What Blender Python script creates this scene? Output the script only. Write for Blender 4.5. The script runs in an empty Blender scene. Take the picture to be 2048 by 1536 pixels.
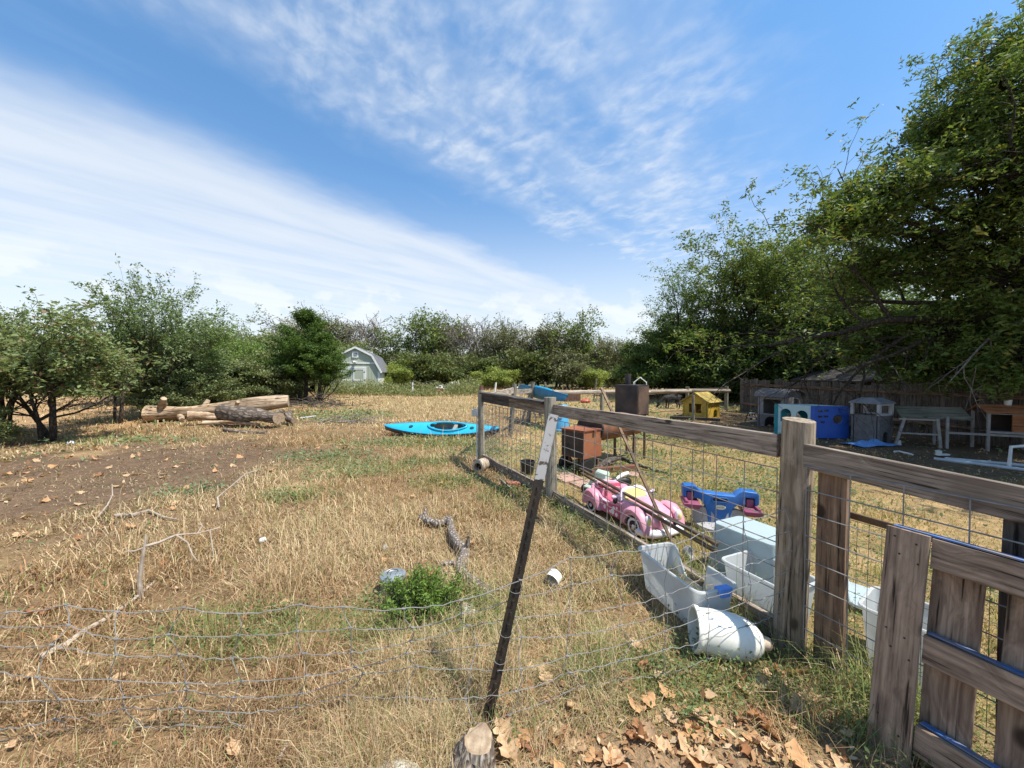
import bpy, bmesh, math, random
import numpy as np
from mathutils import Vector, Matrix, Euler

SC = bpy.context.scene
COL = SC.collection
R = math.radians
random.seed(7)

# ------------------------------------------------------------------ camera
F = 740.0                       # focal length in pixels of the 2048-wide photograph (13 mm equivalent)
EYE = 1.65
PITCH = math.atan(17.0 / F)     # horizon sits 17 px above the picture's middle
cam = bpy.data.cameras.new('camera')
cam.sensor_width = 36.0
cam.lens = F / 2048.0 * 36.0
cam.clip_start = 0.05
cam.clip_end = 2000.0
cam_ob = bpy.data.objects.new('camera', cam)
cam_ob.location = (0, 0, EYE)
cam_ob.rotation_euler = (R(90) - PITCH, 0, 0)
COL.objects.link(cam_ob)
SC.camera = cam_ob

# ------------------------------------------------------------------ light
SUN_EL, SUN_AZ = R(62), R(111)    # azimuth clockwise from the view direction
SUNV = Vector((math.cos(SUN_EL) * math.sin(SUN_AZ), math.cos(SUN_EL) * math.cos(SUN_AZ), math.sin(SUN_EL)))
sun = bpy.data.lights.new('sun', 'SUN')
sun.energy = 4.9
sun.angle = R(0.55)
sun.color = (1.0, 0.95, 0.86)
sun_ob = bpy.data.objects.new('sun', sun)
sun_ob.rotation_euler = SUNV.to_track_quat('Z', 'Y').to_euler()
sun_ob.location = SUNV * 60
COL.objects.link(sun_ob)

SC.render.engine = 'CYCLES'
SC.view_settings.view_transform = 'Standard'
SC.view_settings.look = 'None'
SC.view_settings.gamma = 1.0
SC.view_settings.exposure = 0.62
SC.view_settings.use_curve_mapping = False
SC.cycles.use_denoising = True
SC.cycles.max_bounces = 6
SC.cycles.diffuse_bounces = 3
SC.cycles.glossy_bounces = 2
SC.cycles.transmission_bounces = 4
SC.cycles.transparent_max_bounces = 6
SC.cycles.sample_clamp_indirect = 6.0
SC.cycles.use_fast_gi = False


class NT:
    """small helper for node trees"""
    def __init__(s, tree):
        s.t = tree
        s.n = tree.nodes
        s.l = tree.links

    def new(s, kind, **kw):
        n = s.n.new(kind)
        for k, v in kw.items():
            setattr(n, k, v)
        return n

    def put(s, sock, v):
        if isinstance(v, bpy.types.NodeSocket):
            s.l.new(v, sock)
        elif v is not None:
            if hasattr(sock.default_value, '__len__') and not hasattr(v, '__len__'):
                v = (v, v, v, 1)[:len(sock.default_value)]
            elif hasattr(v, '__len__') and hasattr(sock.default_value, '__len__') and len(sock.default_value) == 4 and len(v) == 3:
                v = (*v, 1)
            sock.default_value = v

    def math(s, op, a, b=None, c=None, clamp=False):
        n = s.new('ShaderNodeMath', operation=op, use_clamp=clamp)
        s.put(n.inputs[0], a)
        s.put(n.inputs[1], b)
        s.put(n.inputs[2], c)
        return n.outputs[0]

    def vmath(s, op, a, b=None):
        n = s.new('ShaderNodeVectorMath', operation=op)
        s.put(n.inputs[0], a)
        s.put(n.inputs[1], b)
        return n.outputs[0]

    def ramp(s, v, a, b, lo=0.0, hi=1.0, smooth=True):
        n = s.new('ShaderNodeMapRange', interpolation_type='SMOOTHSTEP' if smooth else 'LINEAR')
        s.put(n.inputs['Value'], v)
        n.inputs['From Min'].default_value = a
        n.inputs['From Max'].default_value = b
        n.inputs['To Min'].default_value = lo
        n.inputs['To Max'].default_value = hi
        return n.outputs[0]

    def noise(s, vec, scale, detail=3.0, rough=0.55, dist=0.0):
        n = s.new('ShaderNodeTexNoise')
        s.put(n.inputs['Vector'], vec)
        n.inputs['Scale'].default_value = scale
        n.inputs['Detail'].default_value = detail
        n.inputs['Roughness'].default_value = rough
        n.inputs['Distortion'].default_value = dist
        return n.outputs[0]

    def mix(s, f, a, b, mode='MIX'):
        n = s.new('ShaderNodeMix', data_type='RGBA', blend_type=mode)
        s.put(n.inputs[0], f)
        s.put(n.inputs[6], a)
        s.put(n.inputs[7], b)
        return n.outputs[2]

    def comb(s, x, y, z):
        n = s.new('ShaderNodeCombineXYZ')
        s.put(n.inputs[0], x)
        s.put(n.inputs[1], y)
        s.put(n.inputs[2], z)
        return n.outputs[0]


# ------------------------------------------------------------------ sky: Nishita plus high cirrus laid out on a plane overhead
def make_world():
    w = bpy.data.worlds.new('World')
    SC.world = w
    w.use_nodes = True
    w.node_tree.nodes.clear()
    t = NT(w.node_tree)
    out = t.new('ShaderNodeOutputWorld')
    bg = t.new('ShaderNodeBackground')
    bg.inputs[1].default_value = 0.125
    t.l.new(bg.outputs[0], out.inputs[0])
    sky = t.new('ShaderNodeTexSky', sky_type='NISHITA')
    sky.sun_disc = False
    sky.sun_elevation = SUN_EL
    sky.sun_rotation = SUN_AZ
    sky.altitude = 100
    sky.air_density = 1.0
    sky.dust_density = 0.6
    sky.ozone_density = 2.0
    tc = t.new('ShaderNodeTexCoord')
    sep = t.new('ShaderNodeSeparateXYZ')
    t.l.new(tc.outputs['Generated'], sep.inputs[0])
    x, y, z = sep.outputs
    zc = t.math('MAXIMUM', z, 0.03)
    u = t.math('DIVIDE', x, zc)
    v = t.math('DIVIDE', y, zc)
    p = t.math('SUBTRACT', t.math('MULTIPLY', u, 0.77), t.math('MULTIPLY', v, 0.63))
    q = t.math('ADD', t.math('MULTIPLY', u, 0.63), t.math('MULTIPLY', v, 0.77))
    uv = t.comb(u, v, 0.0)
    pq = t.comb(p, t.math('MULTIPLY', q, 0.22), 0.0)
    warp = t.math('MULTIPLY', t.math('SUBTRACT', t.noise(uv, 1.1, 4, 0.6), 0.5), 0.55)
    pw = t.math('ADD', p, warp)
    # the long sheet
    fib = t.noise(pq, 3.6, 5, 0.55, 0.3)
    sheet = t.ramp(pw, -1.82, -2.35)
    a1 = t.math('MULTIPLY', sheet, t.ramp(fib, 0.2, 0.7, 0.66, 1.0))
    # the mottled field of thin cloud
    field = t.math('MULTIPLY', t.ramp(pw, -1.65, -1.2), t.ramp(pw, 0.05, -0.55))
    rip_v = t.comb(t.math('ADD', t.math('MULTIPLY', u, 1.0), t.math('MULTIPLY', v, 0.55)), t.math('MULTIPLY', t.math('SUBTRACT', v, t.math('MULTIPLY', u, 0.4)), 0.75), 0.0)
    rip = t.noise(rip_v, 9.5, 4, 0.55, 0.25)
    big = t.noise(uv, 2.4, 4, 0.6, 0.4)
    mott = t.math('MULTIPLY', t.ramp(rip, 0.30, 0.80), t.ramp(big, 0.32, 0.62))
    a2 = t.math('MULTIPLY', field, t.math('ADD', t.math('MULTIPLY', mott, 0.66), t.ramp(fib, 0.3, 0.8, 0.08, 0.40)))
    # faint veil all over
    a3 = t.math('MULTIPLY', t.ramp(t.noise(pq, 2.2, 5, 0.6, 0.5), 0.5, 0.85), 0.22)
    alpha = t.math('MAXIMUM', t.math('MAXIMUM', a1, a2), a3)
    # horizon haze
    haze = t.ramp(z, 0.46, 0.0, 0.0, 0.85)
    alpha = t.math('MULTIPLY', alpha, 0.84)
    alpha = t.math('MAXIMUM', alpha, haze)
    # low cumulus on the horizon
    cv = t.comb(t.math('MULTIPLY', x, 1.0), y, t.math('MULTIPLY', z, 1.6))
    cu = t.noise(cv, 9.0, 6, 0.58)
    cum = t.math('MULTIPLY', t.ramp(cu, 0.50, 0.60), t.math('MULTIPLY', t.ramp(z, 0.26, 0.17), t.ramp(z, 0.0, 0.06)))
    cloudc = t.mix(t.ramp(z, 0.05, 0.5), (4.7, 5.0, 5.3), (4.4, 4.75, 5.2))
    deep = t.mix(t.ramp(z, 0.0, 0.8), (1.0, 1.0, 1.0), (0.66, 1.10, 1.27))
    base = t.mix(1.0, sky.outputs[0], deep, 'MULTIPLY')
    c = t.mix(alpha, base, cloudc)
    c = t.mix(t.math('MULTIPLY', cum, 0.5), c, (5.3, 5.5, 5.75))
    t.l.new(c, bg.inputs[0])


make_world()

# ------------------------------------------------------------------ numpy noise and terrain
_rs = np.random.RandomState(11)
_LAT = _rs.rand(256, 256)


def vnoise(x, y):
    x = np.asarray(x, float)
    y = np.asarray(y, float)
    xi = np.floor(x).astype(int)
    yi = np.floor(y).astype(int)
    fx, fy = x - xi, y - yi
    fx = fx * fx * (3 - 2 * fx)
    fy = fy * fy * (3 - 2 * fy)
    a = _LAT[xi & 255, yi & 255]
    b = _LAT[(xi + 1) & 255, yi & 255]
    c = _LAT[xi & 255, (yi + 1) & 255]
    d = _LAT[(xi + 1) & 255, (yi + 1) & 255]
    return (a * (1 - fx) + b * fx) * (1 - fy) + (c * (1 - fx) + d * fx) * fy


def fbm(x, y, s=1.0, o=4):
    r, a, t = 0, 0.5, 0
    for i in range(o):
        r = r + a * vnoise(np.asarray(x) * s + 17.3 * i, np.asarray(y) * s + 5.1 * i)
        t += a
        a *= 0.5
        s *= 2.03
    return r / t


def sstep(a, b, x):
    t = np.clip((np.asarray(x, float) - a) / (b - a), 0, 1)
    return t * t * (3 - 2 * t)


def hz(x, y):
    """height of the ground"""
    base = 0.5 * sstep(10, 27, y) + 0.25 * sstep(45, 90, y)
    und = (fbm(x, y, 0.35, 3) - 0.5) * 0.16 * sstep(9, 22, np.hypot(x, y))
    fine = (fbm(x, y, 2.2, 3) - 0.5) * 0.045
    return base + und + fine


def hzf(x, y):
    return float(hz(np.array([x]), np.array([y]))[0])


def ray(px, py):
    dx, dy = (px - 1024) / F, (768 - py) / F
    cp, sp = math.cos(PITCH), math.sin(PITCH)
    return Vector((dx, cp + dy * sp, -sp + dy * cp))


def G(px, py, z=None):
    """point of the ground seen at a pixel; with z, the point of that level"""
    d = ray(px, py)
    if z is not None:
        k = (z - EYE) / d.z
        return Vector((0, 0, EYE)) + d * k
    zz = 0.0
    p = None
    for _ in range(12):
        k = (zz - EYE) / d.z if d.z < -1e-4 else 60
        k = min(k, 80)
        p = Vector((0, 0, EYE)) + d * k
        zz = 0.5 * zz + 0.5 * hzf(p.x, p.y)
    p.z = hzf(p.x, p.y)
    return p


def D(px, py, Y):
    """point seen at a pixel, at distance Y ahead"""
    d = ray(px, py)
    return Vector((0, 0, EYE)) + d * (Y / d.y)


def on(x, y, dz=0.0):
    return Vector((x, y, hzf(x, y) + dz))


# ------------------------------------------------------------------ objects
def tag(o, label=None, cat=None, group=None, kind=None):
    if label:
        o['label'] = label
    if cat:
        o['category'] = cat
    if group:
        o['group'] = group
    if kind:
        o['kind'] = kind
    return o


def empty(name, loc=(0, 0, 0), rz=0.0, label=None, cat=None, group=None, rot=None):
    o = bpy.data.objects.new(name, None)
    o.empty_display_size = 0.1
    COL.objects.link(o)
    o.location = loc
    o.rotation_euler = rot if rot else (0, 0, rz)
    return tag(o, label, cat, group)


def link(name, me, mat=None, parent=None, loc=None, rot=None):
    o = bpy.data.objects.new(name, me)
    COL.objects.link(o)
    if mat is not None:
        me.materials.clear()
        me.materials.append(mat)
    if parent is not None:
        o.parent = parent
    if loc is not None:
        o.location = loc
    if rot is not None:
        o.rotation_euler = rot
    return o


def np_mesh(name, V, quads=None, tris=None, col=None, smooth=False):
    me = bpy.data.meshes.new(name)
    V = np.asarray(V, np.float32)
    me.vertices.add(len(V))
    me.vertices.foreach_set('co', V.ravel())
    idx, tot = [], []
    if quads is not None and len(quads):
        idx.append(np.asarray(quads, np.int32).ravel())
        tot.append(np.full(len(quads), 4, np.int32))
    if tris is not None and len(tris):
        idx.append(np.asarray(tris, np.int32).ravel())
        tot.append(np.full(len(tris), 3, np.int32))
    idx = np.concatenate(idx)
    tot = np.concatenate(tot)
    start = np.concatenate([[0], np.cumsum(tot)[:-1]]).astype(np.int32)
    me.loops.add(len(idx))
    me.loops.foreach_set('vertex_index', idx)
    me.polygons.add(len(tot))
    me.polygons.foreach_set('loop_start', start)
    me.polygons.foreach_set('loop_total', tot)
    if smooth:
        me.polygons.foreach_set('use_smooth', np.ones(len(tot), bool))
    me.update(calc_edges=True)
    if col is not None:
        c = np.ones((len(V), 4), np.float32)
        c[:, :3] = col
        a = me.color_attributes.new('Col', 'FLOAT_COLOR', 'POINT')
        a.data.foreach_set('color', c.ravel())
    return me


class MB:
    """collects shapes for one mesh"""
    def __init__(s):
        s.v = []
        s.f = []

    def add(s, vs, fs, M=None):
        b = len(s.v)
        if M is not None:
            vs = [M @ Vector(v) for v in vs]
        s.v += [tuple(v) for v in vs]
        s.f += [tuple(i + b for i in f) for f in fs]
        return s

    def box(s, c, size, rot=None, taper=1.0):
        hx, hy, hz_ = size[0] / 2, size[1] / 2, size[2] / 2
        vs = [(-hx, -hy, -hz_), (hx, -hy, -hz_), (hx, hy, -hz_), (-hx, hy, -hz_),
              (-hx * taper, -hy * taper, hz_), (hx * taper, -hy * taper, hz_), (hx * taper, hy * taper, hz_), (-hx * taper, hy * taper, hz_)]
        fs = [(0, 3, 2, 1), (4, 5, 6, 7), (0, 1, 5, 4), (1, 2, 6, 5), (2, 3, 7, 6), (3, 0, 4, 7)]
        M = Matrix.Translation(c)
        if rot is not None:
            M = M @ (rot.to_4x4() if isinstance(rot, Matrix) else Euler(rot).to_matrix().to_4x4())
        return s.add(vs, fs, M)

    def bar(s, a, b, w, t=None, up=(0, 0, 1)):
        """rectangular bar from a to b, w across, t along up"""
        a, b = Vector(a), Vector(b)
        t = t or w
        d = (b - a).normalized()
        up = Vector(up)
        if abs(d.dot(up)) > 0.98:
            up = Vector((0, 1, 0))
        sx = d.cross(up).normalized()
        uz = sx.cross(d).normalized()
        M = Matrix((d, sx, uz)).transposed()
        return s.box((a + b) / 2, ((b - a).length, w, t), M)

    def tube(s, pts, r, n=8, cap=True, close=False):
        pts = [Vector(p) for p in pts]
        m = len(pts)
        rs = r if hasattr(r, '__len__') else [r] * m
        vs, fs = [], []
        side = None
        for i, p in enumerate(pts):
            d = (pts[min(i + 1, m - 1)] - pts[max(i - 1, 0)])
            d = d.normalized() if d.length > 1e-9 else Vector((0, 0, 1))
            if side is None:
                ref = Vector((0, 0, 1)) if abs(d.z) < 0.9 else Vector((1, 0, 0))
                side = d.cross(ref).normalized()
            else:
                side = (side - d * side.dot(d))
                side = side.normalized() if side.length > 1e-6 else d.orthogonal().normalized()
            o = d.cross(side)
            for k in range(n):
                a = 2 * math.pi * k / n
                vs.append(p + (side * math.cos(a) + o * math.sin(a)) * rs[i])
        for i in range(m - 1):
            for k in range(n):
                k2 = (k + 1) % n
                fs.append((i * n + k, i * n + k2, (i + 1) * n + k2, (i + 1) * n + k))
        if cap:
            fs.append(tuple(range(n - 1, -1, -1)))
            fs.append(tuple((m - 1) * n + k for k in range(n)))
        return s.add(vs, fs)

    def lathe(s, prof, n=24, M=None, cap0=False, cap1=False):
        vs, fs = [], []
        for (r, z) in prof:
            for k in range(n):
                a = 2 * math.pi * k / n
                vs.append((r * math.cos(a), r * math.sin(a), z))
        for i in range(len(prof) - 1):
            for k in range(n):
                k2 = (k + 1) % n
                fs.append((i * n + k, i * n + k2, (i + 1) * n + k2, (i + 1) * n + k))
        if cap0:
            fs.append(tuple(range(n - 1, -1, -1)))
        if cap1:
            fs.append(tuple((len(prof) - 1) * n + k for k in range(n)))
        return s.add(vs, fs, M)

    def loft(s, rings, cap=True, M=None, closed=True):
        n = len(rings[0])
        vs = [v for r in rings for v in r]
        fs = []
        for i in range(len(rings) - 1):
            for k in range(n if closed else n - 1):
                k2 = (k + 1) % n
                fs.append((i * n + k, i * n + k2, (i + 1) * n + k2, (i + 1) * n + k))
        if cap and closed:
            fs.append(tuple(range(n - 1, -1, -1)))
            fs.append(tuple((len(rings) - 1) * n + k for k in range(n)))
        return s.add(vs, fs, M)

    def prism(s, outline, th, M=None):
        """outline in xz, thickness along y"""
        n = len(outline)
        vs = [(x, -th / 2, z) for x, z in outline] + [(x, th / 2, z) for x, z in outline]
        fs = [tuple(range(n)), tuple(range(2 * n - 1, n - 1, -1))]
        for k in range(n):
            k2 = (k + 1) % n
            fs.append((k2, k, n + k, n + k2))
        return s.add(vs, fs, M)

    def ball(s, c, r, n=12, m=8, sq=(1, 1, 1)):
        prof = []
        for i in range(m + 1):
            a = math.pi * i / m
            prof.append((max(1e-4, math.sin(a)), -math.cos(a)))
        M = Matrix.Translation(c) @ Matrix.Diagonal((r * sq[0], r * sq[1], r * sq[2], 1))
        return s.lathe(prof, n, M)

    def build(s, name, mat, parent=None, loc=None, rot=None, smooth=False, bevel=0.0, seg=2, angle=40):
        me = bpy.data.meshes.new(name)
        me.from_pydata(s.v, [], s.f)
        bm = bmesh.new()
        bm.from_mesh(me)
        bmesh.ops.remove_doubles(bm, verts=bm.verts, dist=1e-5)
        bmesh.ops.recalc_face_normals(bm, faces=bm.faces)
        if bevel > 0:
            es = [e for e in bm.edges if len(e.link_faces) == 2 and e.calc_face_angle(0) > R(35)]
            bmesh.ops.bevel(bm, geom=es, offset=bevel, segments=seg, profile=0.6, affect='EDGES', clamp_overlap=True)
        for f in bm.faces:
            f.smooth = smooth
        if smooth:
            for e in bm.edges:
                if len(e.link_faces) == 2 and e.calc_face_angle(0) > R(angle):
                    e.smooth = False
        bm.to_mesh(me)
        bm.free()
        return link(name, me, mat, parent, loc, rot)


# ------------------------------------------------------------------ materials
def _mat(name):
    m = bpy.data.materials.new(name)
    m.use_nodes = True
    t = NT(m.node_tree)
    b = m.node_tree.nodes['Principled BSDF']
    return m, t, b


def _objvec(t, rnd=True):
    tc = t.new('ShaderNodeTexCoord')
    v = tc.outputs['Object']
    if rnd:
        oi = t.new('ShaderNodeObjectInfo')
        off = t.math('MULTIPLY', oi.outputs['Random'], 37.0)
        v = t.vmath('ADD', v, t.comb(off, off, off))
    return v


def bump(t, b, h, strength=0.4, dist=0.01):
    n = t.new('ShaderNodeBump')
    n.inputs['Strength'].default_value = strength
    n.inputs['Distance'].default_value = dist
    t.put(n.inputs['Height'], h)
    t.l.new(n.outputs[0], b.inputs['Normal'])


def plain(name, c1, c2=None, rough=0.6, scale=6.0, metal=0.0, bmp=0.15, bscale=30.0, dirt=None, dirt_amt=0.4, spec=0.4, dscale=2.5):
    """two tones by noise, plus blotches of dirt"""
    m, t, b = _mat(name)
    v = _objvec(t)
    c2 = c2 or tuple(x * 0.75 for x in c1)
    c = t.mix(t.ramp(t.noise(v, scale, 4), 0.3, 0.7), c1, c2)
    if dirt:
        f = t.math('MULTIPLY', t.ramp(t.noise(v, dscale, 6, 0.65), 0.45, 0.72), dirt_amt)
        c = t.mix(f, c, dirt)
    t.l.new(c, b.inputs['Base Color'])
    r = t.ramp(t.noise(v, scale * 1.7, 3), 0.2, 0.8, max(0, rough - 0.12), min(1, rough + 0.12))
    t.l.new(r, b.inputs['Roughness'])
    b.inputs['Metallic'].default_value = metal
    b.inputs['Specular IOR Level'].default_value = spec
    if bmp > 0:
        bump(t, b, t.noise(v, bscale, 4), bmp, 0.004)
    return m


def wood(name, light, dark, axis=0, grain=26.0, rough=0.85, stain=None, stain_amt=0.5, bmp=0.6):
    """weathered wood, grain along the object's own axis"""
    m, t, b = _mat(name)
    v = _objvec(t)
    sc = [grain, grain, grain]
    sc[axis] = grain * 0.05
    vv = t.vmath('MULTIPLY', v, tuple(sc))
    wob = t.noise(v, 3.0, 2)
    vv = t.vmath('ADD', vv, t.comb(t.math('MULTIPLY', wob, 3.0), t.math('MULTIPLY', wob, 3.0), t.math('MULTIPLY', wob, 3.0)))
    g = t.noise(vv, 1.0, 5, 0.65, 0.6)
    sc2 = [grain * 3.2] * 3
    sc2[axis] = grain * 0.12
    fine = t.noise(t.vmath('MULTIPLY', v, tuple(sc2)), 1.0, 3, 0.6)
    f = t.ramp(g, 0.3, 0.68)
    c = t.mix(f, dark, light)
    crack = t.ramp(fine, 0.33, 0.42, 0.0, 1.0)
    c = t.mix(crack, tuple(x * 0.35 for x in dark), c)
    fl = t.ramp(fine, 0.3, 0.7, 0.62, 1.22)
    c = t.mix(1.0, c, t.comb(fl, fl, fl), 'MULTIPLY')
    # knots
    kv = [4.5, 4.5, 4.5]
    kv[axis] = 2.6
    vo = t.new('ShaderNodeTexVoronoi')
    t.put(vo.inputs['Vector'], t.vmath('MULTIPLY', v, tuple(kv)))
    vo.inputs['Scale'].default_value = 1.0
    kn = t.ramp(vo.outputs['Distance'], 0.07, 0.15)
    c = t.mix(kn, tuple(x * 0.3 for x in dark), c)
    big = t.noise(v, 2.2, 4, 0.6)
    c = t.mix(t.math('MULTIPLY', t.ramp(big, 0.5, 0.75), stain_amt), c, stain or tuple(x * 0.6 for x in dark))
    oi = t.new('ShaderNodeObjectInfo')
    hs = t.new('ShaderNodeHueSaturation')
    t.put(hs.inputs['Value'], t.ramp(oi.outputs['Random'], 0, 1, 0.82, 1.18, False))
    t.put(hs.inputs['Color'], c)
    t.l.new(hs.outputs[0], b.inputs['Base Color'])
    b.inputs['Roughness'].default_value = rough
    b.inputs['Specular IOR Level'].default_value = 0.2
    bump(t, b, t.math('ADD', t.math('MULTIPLY', g, 0.6), t.math('MULTIPLY', fine, 0.8)), bmp, 0.004)
    return m


def bark(name, c1, c2, axis=2, scale=14.0, bmp=0.8):
    m, t, b = _mat(name)
    v = _objvec(t)
    sc = [scale] * 3
    sc[axis] = scale * 0.35
    vv = t.vmath('MULTIPLY', v, tuple(sc))
    vo = t.new('ShaderNodeTexVoronoi', feature='DISTANCE_TO_EDGE')
    t.put(vo.inputs['Vector'], t.vmath('ADD', vv, t.comb(t.noise(v, 9, 3), t.noise(v, 11, 3), 0)))
    vo.inputs['Scale'].default_value = 1.0
    e = t.ramp(vo.outputs['Distance'], 0.02, 0.3)
    n = t.noise(vv, 2.0, 5, 0.65)
    c = t.mix(t.math('MULTIPLY', e, t.ramp(n, 0.2, 0.7)), c2, c1)
    t.l.new(c, b.inputs['Base Color'])
    b.inputs['Roughness'].default_value = 0.9
    b.inputs['Specular IOR Level'].default_value = 0.15
    bump(t, b, t.math('ADD', e, t.math('MULTIPLY', n, 0.5)), bmp, 0.012)
    return m


def leafy(name, trans=0.35, rough=0.6, spec=0.25, gain=1.0):
    """colour of each leaf or blade is kept on the mesh"""
    m, t, b = _mat(name)
    at = t.new('ShaderNodeAttribute', attribute_name='Col')
    c = at.outputs['Color']
    t.l.new(c, b.inputs['Base Color'])
    b.inputs['Roughness'].default_value = rough
    b.inputs['Specular IOR Level'].default_value = spec
    tr = t.new('ShaderNodeBsdfTranslucent')
    t.put(tr.inputs[0], t.mix(1.0, c, (1.25, 1.2, 0.7), 'MULTIPLY'))
    mx = t.new('ShaderNodeMixShader')
    mx.inputs[0].default_value = trans
    t.l.new(b.outputs[0], mx.inputs[1])
    t.l.new(tr.outputs[0], mx.inputs[2])
    t.l.new(mx.outputs[0], m.node_tree.nodes['Material Output'].inputs[0])
    return m


def poly_plastic(name, c, trans=0.45, rough=0.35, dirt=(0.35, 0.3, 0.22), amt=0.35):
    """thin translucent plastic"""
    m, t, b = _mat(name)
    v = _objvec(t)
    f = t.math('MULTIPLY', t.ramp(t.noise(v, 5, 6, 0.7), 0.45, 0.8), amt)
    cc = t.mix(f, c, dirt)
    t.l.new(cc, b.inputs['Base Color'])
    b.inputs['Roughness'].default_value = rough
    tr = t.new('ShaderNodeBsdfTranslucent')
    t.put(tr.inputs[0], cc)
    mx = t.new('ShaderNodeMixShader')
    mx.inputs[0].default_value = trans
    t.l.new(b.outputs[0], mx.inputs[1])
    t.l.new(tr.outputs[0], mx.inputs[2])
    t.l.new(mx.outputs[0], m.node_tree.nodes['Material Output'].inputs[0])
    bump(t, b, t.noise(v, 14, 3), 0.1, 0.004)
    return m
# ================================================================== GROUND
def fence_x(y):
    y = np.asarray(y, float)
    return np.where(y < 7.0, 1.668 - 0.444 * (y - 2.2), -0.47 + (y - 7.0) * 0.22)


GREEN = [(-2.65, 6.45, 1.0, 0.7), (-3.9, 7.4, 0.9, 0.6), (-2.0, 8.9, 2.0, 0.8), (-0.6, 7.9, 0.8, 0.5), (-1.6, 6.9, 0.7, 0.4), (-3.0, 5.0, 0.6, 0.3), (-6.6, 14.2, 2.0, 1.6), (-1.7, 2.35, 0.55, 0.35),
         (-0.05, 5.0, 0.45, 0.6), (0.85, 1.95, 0.5, 0.22), (1.25, 2.0, 0.5, 0.25), (-0.75, 2.5, 0.8, 0.35), (-9.6, 9.2, 1.6, 0.6),
         (0.7, 4.0, 0.22, 1.0), (1.75, 1.75, 0.25, 0.4), (-0.9, 5.6, 0.7, 0.4), (-4.6, 5.2, 0.5, 0.3), (3.4, 5.2, 1.6, 0.9), (2.2, 3.7, 0.8, 0.6), (1.3, 6.0, 1.0, 0.7)]


def zones(x, y):
    n1 = fbm(x, y, 0.9, 4)
    n2 = fbm(x + 31, y - 12, 3.1, 3)
    yard = sstep(-0.03, 0.12, x - fence_x(y)) * sstep(24, 17, y)
    soil = 1 - sstep(0.55, 1.2, np.sqrt(((x + 7.0) / 3.5) ** 2 + ((y - 6.7) / 3.2) ** 2) + (n1 - 0.5) * 1.3 + (n2 - 0.5) * 0.5)
    litter = sstep(2.02, 1.66, y + (n2 - 0.5) * 0.5 + 0.10 * np.clip(x, -1, 2)) * sstep(-0.25, 0.25, x + (n1 - 0.5) * 0.5)
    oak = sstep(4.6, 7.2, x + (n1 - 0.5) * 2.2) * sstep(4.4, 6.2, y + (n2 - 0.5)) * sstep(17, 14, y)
    bare = sstep(0.66, 0.74, n1 + 0.06 * np.sin(x * 1.3)) * (1 - soil)
    g = np.zeros_like(x)
    for (cx, cy, rx, ry) in GREEN:
        d = np.sqrt(((x - cx) / rx) ** 2 + ((y - cy) / ry) ** 2) + (n2 - 0.5) * 1.1
        g = np.maximum(g, 1 - sstep(0.55, 1.15, d))
    gy = yard * sstep(0.42, 0.54, fbm(x - 7, y + 3, 1.3, 4)) * (1 - oak)
    field2 = sstep(-11.5, -12.6, x) * sstep(24, 20, y)
    return dict(yard=yard, soil=soil, litter=litter, oak=oak, bare=bare, green=np.maximum(g, gy * 0.8), n1=n1, n2=n2, far=sstep(10, 22, y), field2=field2)


def lerp(a, b, t):
    t = np.asarray(t)[:, None]
    return a * (1 - t) + b * t


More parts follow.
